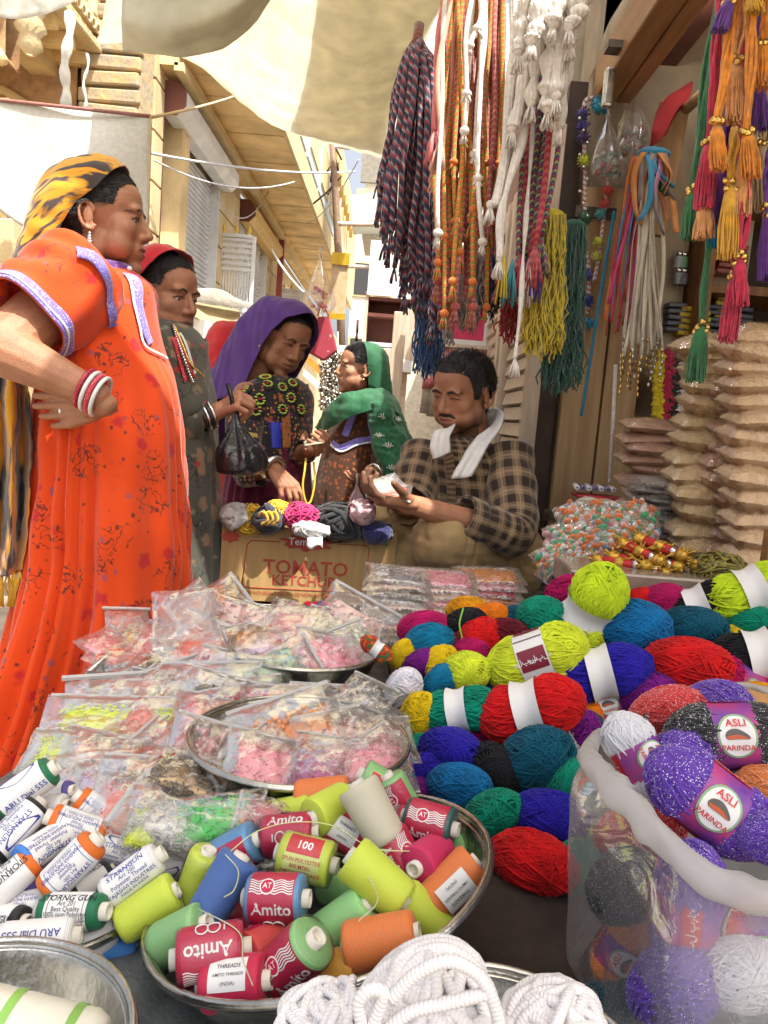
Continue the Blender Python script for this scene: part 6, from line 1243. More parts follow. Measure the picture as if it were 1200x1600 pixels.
for (px, py, a, t, c, lab, S_, s, rot, dd, tx) in [
 (207, 1369, 35, -14, 'white', LAB_ST, SPW, 1.12, -8, -.03, 'white blue swoosh labelled cone leaning over the neon cone'),
 (232, 1420, 210, 12, 'neon', None, SPB, 1.08, 0, -.015, 'plain neon yellow cone at the bowl rim'),
 (111, 1353, 225, 16, 'vorange', LAB_YA, SPW, 1.15, 0, -.035, 'orange ended cone with framed paper label in front'),
 (70, 1322, 200, 60, 'bblue', LAB_ST, SPW, 1.1, 0, -.02, 'bright blue cone with its core facing us'),
 (114, 1424, 4, 8, 'green', LAB_SG, SPW, 1.12, -5, -.03, 'dark green cone with black lettered paper label'),
 (56, 1470, 180, 10, 'white', LAB_AR, SPW, 1.2, -5, -.04, 'white cone with blue swoosh nearest the bowl front'),
 (24, 1296, 230, 42, 'black', LAB_ST, SPW, 1.15, 40, -.02, 'black cone with core facing us at picture edge'),
 (40, 1231, 35, -14, 'green', LAB_AR, SPW, 1.2, 0, -.03, 'green ended white cone highest in the left bowl'),
 (121, 1292, 156, 10, 'vorange', LAB_YA, SPW, 1.1, 0, -.005, 'orange ended cone with upside down label behind'),
 (153, 1268, 140, 8, 'vorange', LAB_YA, SPW, 1.0, -20, .015, 'orange ended cone tilted against the back rim'),
 (194, 1332, -10, 10, 'black', LAB_ST, SPW, 1.0, 20, .02, 'black ended white cone near the bowl back'),
 (13, 1378, 220, 30, 'vorange', LAB_SG, SPW, 1.1, 60, -.02, 'orange ended cone cut by the picture edge'),
 (48, 1384, 90, 20, 'purple', None, SPW, 1.0, 0, .01, 'purple blue cone standing beneath others'),
 (140, 1381, 200, 45, 'black', LAB_SG, SPW, .85, 90, .015, 'dark cone with beige core under the swoosh labelled cone'),
 (40, 1416, 184, 8, 'white', LAB_YA, SPW, 1.0, 0, .01, 'white cone with faint label above the front cone'),
 (70, 1263, 10, 8, 'white', LAB_SG, SPW, .95, 120, .02, 'plain white cone behind the black one'),
 (134, 1481, 200, 48, 'white', None, SPW, 1.0, 0, .01, 'white cone with core facing us at the front rim'),
 (168, 1480, 160, 30, 'bblue', None, SPW, .9, 0, .03, 'blue cone low beneath the neon cone'),
 (266, 1352, 20, 10, 'white', LAB_AR, SPW, .9, 90, .04, 'white cone squeezed behind the swoosh labelled cone'),
 (84, 1245, 20, 10, 'purple', LAB_AR, SPW, .9, 90, .03, 'purple ended cone behind the highest white cone'),
 (188, 1308, 150, 45, 'bblue', None, SPW, .85, 0, .05, 'blue cone low at the back rim'),
 (8, 1340, 100, 20, 'white', LAB_AR, SPW, 1.0, 30, .03, 'white cone behind others at the picture edge'),
 (6, 1440, 10, 20, 'black', LAB_SG, SPW, 1.0, 30, .0, 'black ended cone low at the picture edge')]:
    spool(px, py, wd(py) + dd * .8 + .03, a, t, c, tx, lab, S_, False, s * .86, rot, 'white labelled thread cones')
# loose thread ends over the bowl
for i, (P_, c) in enumerate([([(360, 1330), (400, 1300), (455, 1285), (520, 1290), (580, 1325), (640, 1330)], (.62, .66, .3)), ([(310, 1420), (372, 1455), (380, 1500), (395, 1540)], (.5, .55, .35)), ([(352, 1335), (372, 1360), (366, 1390), (350, 1402)], (.55, .6, .3)), ([(545, 1330), (590, 1400), (560, 1440)], (.6, .6, .4))]):
    b = MB(); b.tube(cr([tuple(at(x, y, td(y) - .06)) for x, y in P_], 30), .0006, 4); tag(b.build('thread_end', pm('loose_thread_%d' % i, c)), ['long loose yellow thread trailing over the spool bowl', 'loose pale thread hanging down by the red spool', 'short thread loop above the denim blue spool', 'loose thread crossing the large neon spool'][i], 'thread')
# package in the nearest bowl
pk_ = thing('paper_package', 'white package with green stripes lying in the nearest bowl', 'package', at(40, 1580, .46))
Mx = Maxis(at(8, 1640, .50), cdir(-14, 0), None); b = MB(); b.lathe([(.001, -.06), (.030, -.058), (.034, -.05), (.034, .05), (.030, .058), (.001, .06)], 24, Mx); b.build('wrap', pm('ivory_film', (.74, .73, .62), .25, var=.05), pk_)
for z0 in (.036, -.005): b = MB(); b.lathe([(.0345, z0), (.0347, z0 + .003), (.0345, z0 + .006)], 24, Mx); b.build('green_stripe', pm('green_print', (.25, .5, .1), .4), pk_)
b = MB(); arc_patch(b, .034, -.02, .03, -.3, -.1, .0006); b.v[-1] = tf(b.v[-1], Mx); b.build('print', pm('green_print', (.25, .5, .1), .4), pk_)
# -------- cotton rope
def ropemat():
    m, N, L, b = newmat('white_cotton_rope'); b.inputs['Roughness'].default_value = .9; b.inputs['Specular IOR Level'].default_value = .2; tc = N.new('ShaderNodeTexCoord'); sp = N.new('ShaderNodeSeparateXYZ'); L.new(tc.outputs['UV'], sp.inputs[0])
    f = math_node(N, L, 'ADD', math_node(N, L, 'MULTIPLY', math_node(N, L, 'SINE', math_node(N, L, 'ADD', math_node(N, L, 'MULTIPLY', sp.outputs[0], 2300), math_node(N, L, 'MULTIPLY', sp.outputs[1], 6.3))), .5), .5)
    L.new(mixc(N, L, f, (.71, .69, .71), (.80, .78, .79)), b.inputs['Base Color']); bp = N.new('ShaderNodeBump'); bp.inputs['Strength'].default_value = .35; bp.inputs['Distance'].default_value = .0015; L.new(f, bp.inputs['Height']); L.new(bp.outputs[0], b.inputs['Normal']); return m
M_rope = ropemat()
def rope_ball(px, py, d, rad, label, n, seed, ax=(90, 20), ex=1.0, r=.0040, tl_=(35, 18)):
    q = np.random.RandomState(seed); M = Maxis(at(px, py, d), cdir(*ax)); t = thing('rope_ball', label, 'rope', M=M, group='white cotton rope balls'); th = np.linspace(0, 2 * math.pi, 40, endpoint=False)
    b = MB(); b.ell((0, 0, 0), (rad * .9, rad * .9, rad * ex * .9), 24, 16); b.build('core', M_rope, t, world=False)
    for i in range(n):
        al = q.uniform(0, 6.283); ta = R(abs(q.normal(*tl_))); nrm = np.array([math.cos(al) * math.cos(ta), math.sin(al) * math.cos(ta), math.sin(ta)]); u = np.cross(nrm, [0, 0, 1.]); u /= np.linalg.norm(u); v = np.cross(nrm, u); k = 1 + q.uniform(-.04, .12)
        p = (u[None] * np.cos(th)[:, None] + v[None] * np.sin(th)[:, None]) * [rad * k, rad * k, rad * ex * k]; p += .004 * np.stack([snoise(p, 26, seed + i), snoise(p, 26, seed + i + 99), snoise(p, 26, seed + i + 199)], -1)
        b = MB(); b.tube(p, r, 9, closed=True); b.build('strand', M_rope, t, world=False)
rope_ball(672, 1592, .50, .038, 'largest tangled ball of white cotton rope in the middle', 44, 3, (60, 25), 1.0)
rope_ball(862, 1622, .52, .030, 'smaller white rope ball at the right of the bowl', 30, 5, (120, 30), .9, .0038)
rope_ball(508, 1615, .52, .026, 'flat coiled white rope skein at the left', 26, 8, (12, 5), 1.5, .0030, (62, 8))
for k, P_ in enumerate([[(565, 1580), (560, 1545), (578, 1525), (600, 1530), (590, 1560), (575, 1600)], [(610, 1540), (650, 1500), (700, 1480), (745, 1500), (770, 1540), (785, 1600)], [(590, 1600), (640, 1560), (700, 1545), (760, 1530)]]):
    b = MB(); b.tube(cr([tuple(at(x, y + 22, .452)) for x, y in P_], 40), .0040, 9); tag(b.build('rope_loop', M_rope), ['small rope loop beside the middle rope ball', 'long rope strand arching over the middle ball', 'rope strand crossing low over the middle ball'][k], 'rope', 'loose rope strands')
# ------------------------------------------------------------------ packets of beads
toCam = lambda c: (CM.translation - V(c)).normalized()
def pillow(w, h, t, n=14, m=14, seed=1, pw=3.0, cr_=.004):
    x = np.linspace(-1, 1, n); y = np.linspace(-1, 1, m); X, Y = np.meshgrid(x, y, indexing='ij'); k = (1 - np.abs(X) ** pw) ** .6 * (1 - np.abs(Y) ** pw) ** .6; out = []
    for sgn in (1, -1):
        P = np.stack([X * w / 2, Y * h / 2, sgn * t / 2 * k], -1); P[..., 2] += cr_ * snoise(P * [1, 1, 0], 60, seed) * (.35 + .65 * k); P[..., :2] *= (1 - .04 * (1 - np.abs(np.stack([Y, X], -1))) * np.abs(np.stack([X, Y], -1)) ** 2); out.append(P)
    return out
def film_mesh(seed, t=.26):
    b = MB()
    for P in pillow(1, 1, t, 20, 20, seed, 3.0, .018):
        P[..., 2] += .010 * np.abs(snoise(P * [1, .35, 0], 14, seed + 40)) - .006; b.grid(P)
    return b.mesh('film')
FILM = [film_mesh(i) for i in range(5)]
def beads_mesh(kind, seed, n=360, t=.20):
    q = np.random.RandomState(seed); b = MB()
    for i in range(n):
        x, y = q.uniform(-.43, .43), q.uniform(-.46, .36); k = (1 - abs(2 * x) ** 3) ** .6 * (1 - abs(2 * y) ** 3) ** .6; z = t / 2 * k * q.uniform(-.7, .9); c = np.array([x, y, z])
        if kind == 'ball': b.ell(c, .030, 6, 4)
        elif kind == 'big': b.ell(c, .060, 8, 6)
        elif kind == 'seed': b.ell(c, (.020, .020, .014), 5, 3)
        elif kind == 'disc':
            M = Euler(q.uniform(0, 3, 3)).to_matrix().to_4x4(); b.lathe([(.001, .006), (.034, 0), (.001, -.006)], 6, Matrix.Translation(c) @ M)
        else:
            d = q.normal(size=3) * [1, 1, .4]; d *= .042 / np.linalg.norm(d); b.tube([c - d, c + d], .012, 4)
    P, P2 = pillow(.80, .74, t * .78, 12, 12, seed, 2.6, .012); b.grid(P - [0, .05, 0]); b.grid(P2 - [0, .05, 0])
    return b.mesh('beads')
BD = dict(ball=beads_mesh('ball', 1, 300), seed=beads_mesh('seed', 2, 620), disc=beads_mesh('disc', 3, 340), bugle=beads_mesh('bugle', 4, 420), big=beads_mesh('big', 5, 90))
def beadmat(name, c, c2, metal=0.0, rough=.25):
    return pm('bead_' + name, c, rough, metal=metal, c2=c2, vs=9 if metal < .5 else 14, spec=.6)
BM = dict(coral=beadmat('coral', (.78, .13, .05), (.62, .07, .03)), gold=beadmat('gold', (.75, .48, .12), (.4, .22, .04), .8), silver=beadmat('silver', (.7, .68, .66), (.3, .28, .28), .8), pink=beadmat('pink', (.80, .22, .30), (.78, .34, .38)), crimson=beadmat('crimson', (.66, .02, .08), (.42, .01, .03)), bronze=beadmat('bronze', (.34, .22, .09), (.14, .09, .05), .7), cyan=beadmat('cyan', (.10, .45, .60), (.60, .60, .10)), pale=beadmat('pale', (.76, .62, .50), (.70, .36, .36)), lilac=beadmat('lilac', (.50, .28, .60), (.70, .55, .66)), green=beadmat('green', (.02, .55, .03), (.01, .38, .02)), neon=beadmat('neon', (.72, .80, .01), (.55, .66, .0)), clear=beadmat('clear', (.70, .68, .62), (.45, .43, .38), .2), redball=beadmat('redball', (.55, .02, .04), (.70, .60, .58)), mix=beadmat('mix', (.45, .55, .35), (.50, .25, .35)), orange=beadmat('orange', (.78, .22, .02), (.55, .25, .05)), multi=beadmat('multi', (.7, .5, .1), (.1, .3, .5)), blueball=beadmat('blueball', (.05, .08, .35), (.6, .6, .65)), magenta=beadmat('magenta', (.5, .03, .2), (.3, .05, .12)), seq=beadmat('seq', (.35, .65, .40), (.80, .66, .40)), tan=beadmat('tan', (.62, .42, .25), (.5, .3, .18)))
M_zip = plastic('zip_bag_film', clear=.86, white=.10, rough=.12, bump=.22, bs=5); M_zip2 = plastic('milky_film', clear=.8, white=.20, rough=.14, bump=.25, bs=4); M_pinkfilm = plastic('pinkish_film', (1, .90, .90), .84, .10, .1, .5, 60)
M_seal = plastic('white_zip_strip', clear=.6, white=.8, rough=.25, bump=.1)
b = MB(); b.box((0, .56, .0), (1.08, .045, .05)); SEAL = b.mesh('seal', False)
def packet(px, py, d, w, h, th, a, kind, c, label, nrm=None, seal=True, film=None, grp='clear zip bags of beads', i=[0], up=.8):
    i[0] += 1; c0 = at(px, py, d); n = V(nrm) if nrm is not None else UP * up + toCam(c0) * (1.15 - up) + V((rnd.uniform(-.3, .3), rnd.uniform(-.3, .3), 0))
    M = frameM(c0, cdir(a), n) @ Matrix.Diagonal((w, h, th / .26, 1)); o = thing('bead_packet', label, 'bead packet', M=M, group=grp)
    if kind: link('beads', BD[kind], BM[c], o, False, kind='stuff')
    link('film', FILM[i[0] % 5], film or [M_zip, M_zip2, M_zip][i[0] % 3], o, False, Matrix.Diagonal((1.14, 1.18, 1.12, 1)) if kind else None)
    if seal and i[0] % 5 < 4: link('zip_strip', SEAL, M_seal, o, False)
    return o
# shallow rectangular trays
def pan(q, zt, zb, label):
    P = [V((p.x, p.y, zt)) for p in q]; c = sum(P, V()) / 4; t = thing('steel_tray', label, 'tray', (c.x, c.y, zb), 'rectangular steel trays'); b = MB(); I = [p + (c - p) * .06 + V((0, 0, zb - zt)) for p in P]
    b.add([tuple(p) for p in P + I], [(0, 1, 5, 4), (1, 2, 6, 5), (2, 3, 7, 6), (3, 0, 4, 7), (4, 5, 6, 7)]); b.build('pan', pm('dull_zinc', (.38, .40, .38), .4, metal=.8, var=.2, vs=20), t, False, solid=.003)
    for k in range(4): b = MB(); b.tube([P[k], P[(k + 1) % 4]], .005, 6); b.build('rim', M_steel, t)
pan([onz(137, 1052, .615), onz(252, 952, .615), onz(560, 985, .615), onz(470, 1092, .615)], .615, .565, 'long steel tray of bead packets behind the round bowl')
pan([onz(115, 1150, .595), onz(195, 1075, .595), onz(640, 1105, .595), onz(600, 1175, .595)], .595, .56, 'steel tray of pearl packets in the middle row')
pan([onz(75, 1255, .595), onz(125, 1165, .595), onz(640, 1200, .595), onz(560, 1335, .595)], .595, .56, 'nearest steel tray of bead packets beside the spools')
def zp(zx, zy): return (zx / 1.818, 900 + zy / 1.818)
def pd(y): return .85 + max(0, 1280 - y) * .00222
PK = [ # zoom x, y, width px, height px, angle, kind, colour, label, tilt-up, seal
 (385, 192, 52, 30, 0, 'seed', 'gold', 'gold seed bead packet at the back left of tray', .8, 0),
 (372, 240, 88, 34, 4, 'seed', 'coral', 'coral seed bead packet on the left of back tray', .8, 1),
 (478, 214, 75, 36, -4, 'seed', 'pink', 'pink packet behind the coral packets', .8, 1),
 (365, 288, 88, 34, 3, 'ball', 'silver', 'silver bead packet at the tray front corner', .6, 0),
 (505, 276, 90, 34, -6, 'bugle', 'bronze', 'flat bronze bugle bead packet in the back tray', .8, 1),
 (625, 228, 100, 36, -14, 'seed', 'coral', 'coral packet with white zip strip near the bowl', .8, 1),
 (612, 292, 60, 40, -30, 'big', 'blueball', 'packet of large blue and silver beads', .7, 1),
 (585, 108, 46, 50, -50, 'seed', 'orange', 'small orange packet standing at the back', .4, 1),
 (715, 305, 62, 66, 100, 'disc', 'seq', 'clear upright bag with a few sequins at its bottom', .1, 1),
 (775, 280, 60, 70, -60, 'disc', 'cyan', 'cyan sequin bag leaning on the rear bowl', .3, 1),
 (690, 135, 50, 64, 75, 'disc', 'pale', 'pale sequin bag standing in the rear bowl', .3, 1),
 (812, 152, 110, 36, 8, 'seed', 'pink', 'long pink packet across the rear bowl', .7, 1),
 (770, 196, 88, 34, 6, 'disc', 'lilac', 'lilac packet in the rear bowl', .7, 1),
 (868, 214, 88, 40, 3, 'disc', 'crimson', 'crimson and gold packet in the rear bowl', .7, 1),
 (955, 180, 70, 40, -20, 'disc', 'seq', 'green sequin packet in the rear bowl', .6, 1),
 (945, 232, 66, 34, 12, 'big', 'pink', 'pink and yellow bead packet at the rear bowl rim', .6, 1),
 (990, 148, 76, 44, -32, 'disc', 'pale', 'iridescent white packet at the rear bowl edge', .5, 1),
 (745, 152, 60, 34, 0, 'disc', 'pale', 'pale packet at the back of the rear bowl', .6, 1),
 (840, 116, 60, 26, 4, 'seed', 'pale', 'cream packet behind the rear bowl', .7, 1),
 (375, 345, 70, 26, -4, 'seed', 'mix', 'greenish packet at the middle tray corner', .8, 1),
 (402, 325, 46, 26, -10, None, 'blueball', 'empty packet with violet paper tag', .8, 1),
 (300, 378, 74, 40, 10, None, 'clear', 'empty clear packet at the middle tray edge', .8, 1),
 (328, 436, 128, 34, 8, 'seed', 'neon', 'long neon yellow bead packet', .8, 1),
 (228, 470, 100, 38, 12, None, 'clear', 'flat clear packet left of the neon packet', .9, 1),
 (215, 508, 100, 26, 10, 'seed', 'neon', 'neon packet edge beneath a white zip strip', .8, 1),
 (560, 358, 110, 56, 6, 'ball', 'clear', 'large packet of clear crystal beads', .7, 1),
 (465, 380, 90, 50, 20, 'ball', 'clear', 'packet of pearly beads beside the neon packet', .7, 1),
 (640, 372, 80, 40, -10, 'disc', 'bronze', 'small gold sequin packet behind the round bowl', .7, 1),
 (420, 566, 110, 46, 28, 'bugle', 'crimson', 'crimson bugle bead packet in the near tray', .8, 1),
 (480, 500, 52, 42, 70, 'big', 'redball', 'packet of large red and clear beads', .5, 1),
 (545, 508, 52, 46, -20, 'big', 'redball', 'red bead packet touching the round bowl', .5, 1),
 (540, 572, 88, 32, -5, 'bugle', 'bronze', 'bronze bugle packet beneath the round bowl', .8, 1),
 (310, 545, 90, 44, 20, 'seed', 'pale', 'pale mixed bead packet in the near tray', .8, 1),
 (225, 592, 84, 36, 14, 'disc', 'mix', 'green and purple sequin packet at the near corner', .8, 1),
 (300, 610, 70, 30, 30, 'seed', 'lilac', 'small lilac packet beside the thread cones', .8, 1),
 (440, 640, 108, 54, 10, 'bugle', 'bronze', 'big bronze bugle packet in front of crimson one', .7, 1),
 (485, 706, 66, 66, 60, 'bugle', 'clear', 'packet of clear glass bugles near the spools', .8, 1),
 (600, 698, 58, 66, 92, 'bugle', 'green', 'bright green bead packet standing upright', .45, 1),
 (688, 694, 34, 60, 100, 'seed', 'orange', 'orange bead packet beside the bright green one', .45, 1),
 (752, 690, 44, 40, 60, 'seed', 'crimson', 'crimson packet behind the neon spool', .5, 1),
 (645, 442, 118, 56, 6, 'seed', 'pink', 'large pink packet over the rim of round bowl', .75, 1),
 (600, 415, 70, 40, 10, 'seed', 'crimson', 'crimson packet at the back of round bowl', .7, 1),
 (775, 388, 96, 44, -4, 'ball', 'pink', 'rose bead packet at the back of round bowl', .7, 1),
 (710, 502, 70, 40, -10, 'disc', 'seq', 'green sequin packet in the round bowl', .7, 1),
 (835, 486, 104, 70, 25, 'ball', 'orange', 'clear bag of orange glass beads in the round bowl', .55, 1),
 (905, 548, 66, 40, -25, 'ball', 'magenta', 'magenta bead packet at the round bowl front', .6, 1),
 (930, 402, 84, 44, -10, 'ball', 'orange', 'orange mixed bead packet at the bowl back', .6, 1),
 (980, 480, 90, 46, 20, 'disc', 'pale', 'yellowish packet on the round bowl side', .6, 1),
 (1040, 536, 106, 34, 24, 'seed', 'pink', 'red and white packet on the round bowl rim', .7, 1),
 (955, 435, 70, 36, -16, 'disc', 'cyan', 'blue packet in the round bowl', .6, 1),
 (1075, 465, 80, 44, 12, 'seed', 'pale', 'cream packet overhanging the round bowl edge', .7, 1),
 (760, 545, 80, 40, 8, 'seed', 'pink', 'pink packet low at the round bowl front', .7, 1),
 (1022, 365, 62, 44, -30, 'ball', 'silver', 'silver bead packet beyond the round bowl', .7, 1),
 (1085, 415, 50, 26, -40, None, 'clear', 'empty clear packet beyond the round bowl', .8, 1),
 (640, 560, 70, 34, 4, 'seed', 'crimson', 'crimson packet between the tray and bowl', .8, 1),
 (545, 300, 70, 40, 40, None, 'clear', 'folded clear packet with white strip in back tray', .6, 1),
 (395, 470, 100, 40, 30, None, 'clear', 'clear packet beneath the crimson bugles', .8, 1),
 (350, 660, 70, 40, 0, 'seed', 'coral', 'coral packet beside the thread cones', .8, 1),
 (420, 705, 50, 40, 10, 'seed', 'neon', 'small neon packet near the bowl rim', .8, 1)]
for (zx, zy, w, h, a, kind, c, lab, up_, seal) in PK:
    px, py = zp(zx, zy); inb = (290 < px < 640 and 1095 < py < 1225 and 'round bowl' in lab); d = pd(py) - (.075 if inb else .015) + (.04 if py < 1060 else 0); k_ = rnd.uniform(.95, 1.3); w *= k_; h *= k_; a += rnd.uniform(-16, 16)
    packet(px, py, d - .012, w * 1.28 * d / FPX, h * 1.55 * d / FPX / (.55 + .45 * (1 - up_)), .036, a, kind, c, lab, None, bool(seal), up=up_)
q = random.Random(21); n_ = 0
for (px, py) in [(200, 985), (262, 1008), (330, 1030), (392, 1000), (430, 1045), (180, 1022), (240, 1075), (300, 1100), (150, 1110), (215, 1130), (120, 1165), (180, 1190), (250, 1165), (290, 1215), (150, 1240), (225, 1250), (340, 1075), (400, 1090), (520, 985), (455, 975), (560, 1010), (350, 1140), (420, 1170), (500, 1185), (560, 1150), (590, 1180), (460, 1130), (530, 1115)]:
    n_ += 1; k_ = ['seed', None, 'disc', None, 'bugle', None][n_ % 6]; c = ['coral', 'neon', 'pink', 'cyan', 'gold', 'crimson', 'lilac', 'green', 'orange', 'magenta'][(n_ * 7) % 10]; d = pd(py) - (.095 if 310 < px < 620 and py > 1100 else .045) + (.04 if py < 1060 else 0)
    where = 'on the packets in the back tray' if py < 1060 and px < 440 else ('over the rear bowl' if py < 1060 else ('topping the round bowl' if px > 330 and py > 1105 else ('on the middle row of packets' if py < 1150 else 'on the near packets')))
    packet(px, py, d, 70 * d / FPX * q.uniform(.9, 1.4), 62 * d / FPX * q.uniform(.9, 1.3), .03, q.uniform(-70, 70), k_, c, ('loose %s clear empty bag' % ['small', 'flat', 'creased', 'wide', 'curled'][n_ % 5] if k_ is None else 'loose %s %s packet' % ({'cyan': 'turquoise', 'neon': 'yellow'}.get(c, c), {'seed': 'seed bead', 'disc': 'sequin', 'ball': 'round bead', 'bugle': 'bugle bead'}[k_])) + ' ' + where + ['', ', tilted', ', half folded', ', at the edge'][n_ % 4], None, True, M_zip2 if k_ is None else None, up=q.uniform(.45, .9))
packet(288, 962, 1.42, .12, .10, .05, 5, None, 'clear', 'big crumpled clear plastic bag at the back of tray', film=M_zip2, seal=False, up=.3)
packet(300, 948, 1.46, .09, .08, .05, 40, None, 'clear', 'crumpled clear plastic standing behind the tray', film=M_zip2, seal=False, up=.1)
# flat packs of beads stacked behind the yarn heap
k = 0
for (cx, y0, n, w, dcol, kinds) in [(622, 990, 10, 92, 1.62, ['silver', 'bronze', 'pale']), (690, 985, 9, 100, 1.68, ['tan', 'pale', 'pink']), (762, 940, 5, 96, 1.80, ['pink', 'orange', 'crimson'])]:
    for j in range(n):
        c = kinds[j % 3]; d = dcol + .006 * j
        packet(cx + rnd.uniform(-5, 5), y0 - j * 10.2, d, w * d / FPX, .11, .020, rnd.uniform(-6, 6), 'ball', c, ['lowest', 'second lowest', 'third', 'fourth', 'fifth', 'sixth', 'seventh', 'eighth', 'ninth', 'topmost'][j if j < n - 1 else 9] + ' flat bead pack of the %s stack behind the yarn' % ['silver grey', 'cream', 'pink'][k], UP + V((rnd.uniform(-.06, .06), -.12, 0)), seal=(j % 3 == 0), grp='flat bead packs stacked behind the yarn')
    k += 1
# twisted multicolour hank over the bowl edge
yarn_ball(588, 1014, 15, 1.36, -35, 5, 'multi', 'twisted red and navy cord hank hanging over the rear bowl', 'white', ex=1.1)
# red and yellow pompom garland behind the bowl
pg = thing('pompom_garland', 'red and yellow pompom garland lying before the carton', 'garland', at(490, 952, 1.72))
for i in range(26):
    b = MB(); b.ell(at(452 + i * 3.4 + rnd.uniform(-2, 2), 952 + rnd.uniform(-6, 5), 1.70 + rnd.uniform(-.02, .02)), .011, 8, 6); b.build('pompom', pm('pom_%d' % (i % 4), [(.55, .01, .03), (.6, .02, .05), (.7, .5, .03), (.05, .1, .3)][i % 4], .9), pg)
# ------------------------------------------------------------------ carton of lace
c0, c1 = onz(341, 937, .556), onz(612, 949, .556); ex = V((c1.x - c0.x, c1.y - c0.y, 0)); W = ex.length; ex.normalize(); ey = V((-ex.y, ex.x, 0)); Hc = .192 * W / .44; Dp = .27
ct = thing('ketchup_carton', 'brown tomato ketchup carton full of lace trims', 'carton', tuple((c0 + c1) / 2)); M_card = pm('kraft_cardboard', (.42, .26, .10), .8, var=.10, vs=5, bump=.12, bs=60, stretch=(14, 14, 1))
Mc = Matrix(((ex.x, ey.x, 0, c0.x), (ex.y, ey.y, 0, c0.y), (0, 0, 1, .556), (0, 0, 0, 1)))
def cpart(nm, c, d, m=M_card, bevel=.002): b = MB(); b.box(c, d); b.v = [tf(b.v[0], Mc)]; return b.build(nm, m, ct, False, bevel=bevel)
cpart('front_panel', (W / 2, .003, Hc / 2), (W, .006, Hc)); cpart('back_panel', (W / 2, Dp, Hc / 2), (W, .006, Hc)); cpart('side_panel', (.003, Dp / 2, Hc / 2), (.006, Dp - .007, Hc)); cpart('side_panel', (W - .003, Dp / 2, Hc / 2), (.006, Dp - .007, Hc)); cpart('bottom_panel', (W / 2, Dp / 2, .008), (W - .014, Dp - .014, .006))
M_print = pm('red_box_print', (.40, .06, .035), .75)
def cflat(nm, pts, faces, m=M_print, off=.0012): b = MB(); b.add(tf(np.array([(x, -off, z) for x, z in pts]), Mc), faces); return b.build(nm, m, ct, False)
U, Hh = W / .44, Hc / .192
def ctext(s_, x, z, size, bold=.01, m=M_print, off=.0012, sx=1.0):
    v, f = text2d(s_, size, bold); cflat('lettering', [(x * U + a * sx * U, z * Hh + q * Hh) for a, q in v], f, m, off)
ctext('TOMATO', .213, .090, .050, .018); ctext('KETCHUP', .208, .057, .036, .016); ctext('WHOLESALE PACKAGE/NON-RETAIL CONTAINER', .212, .022, .0125, .006)
fr = [(.145, .155), (.075, .155), (.064, .145), (.056, .045), (.066, .035), (.355, .035), (.365, .045), (.370, .150), (.360, .158), (.29, .158)]
for a, q in zip(fr[:-1], fr[1:]):
    b = MB(); b.tube([Mc @ V((a[0] * U, -.0005, a[1] * Hh)), Mc @ V((q[0] * U, -.0005, q[1] * Hh))], .0014, 4); b.build('frame_line', M_print, ct)
t_ = np.linspace(0, 2 * math.pi, 48, endpoint=False); rr = 1 + .13 * np.sin(7 * t_) + .10 * np.sin(11 * t_ + 1)
cflat('logo_splash', [((.213 + .062 * k * math.cos(a)) * U, (.158 + .021 * k * math.sin(a)) * Hh) for a, k in zip(t_, rr)], [tuple(range(48))]); ctext('Tempt', .20, .158, .026, .012, M_inkw, .0022)
cflat('logo_splash', [((.022 + .022 * k * math.cos(a)) * U, (.162 + .014 * k * math.sin(a)) * Hh) for a, k in zip(t_, rr)], [tuple(range(48))])
cflat('veg_mark', [((.405 + x) * U, (.155 + z) * Hh) for x, z in ((0, 0), (.017, 0), (.017, .017), (0, .017))], [(0, 1, 2, 3)], pm('olive_ink', (.16, .2, .03), .8)); cflat('veg_mark', [((.4065 + x) * U, (.1565 + z) * Hh) for x, z in ((0, 0), (.014, 0), (.014, .014), (0, .014))], [(0, 1, 2, 3)], M_card, .0020); cflat('veg_dot', [((.4135 + .005 * math.cos(a)) * U, (.1635 + .005 * math.sin(a)) * Hh) for a in t_], [tuple(range(48))], pm('dot_green', (.05, .2, .03), .8), .0030)
for q in ((.06, .172), (.085, .170), (.075, .163)): cflat('stamp_print', [((q[0] + x) * U, (q[1] + z) * Hh) for x, z in ((0, 0), (.018, 0), (.018, .003), (0, .003))], [(0, 1, 2, 3)], pm('grey_ink', (.2, .15, .1)))
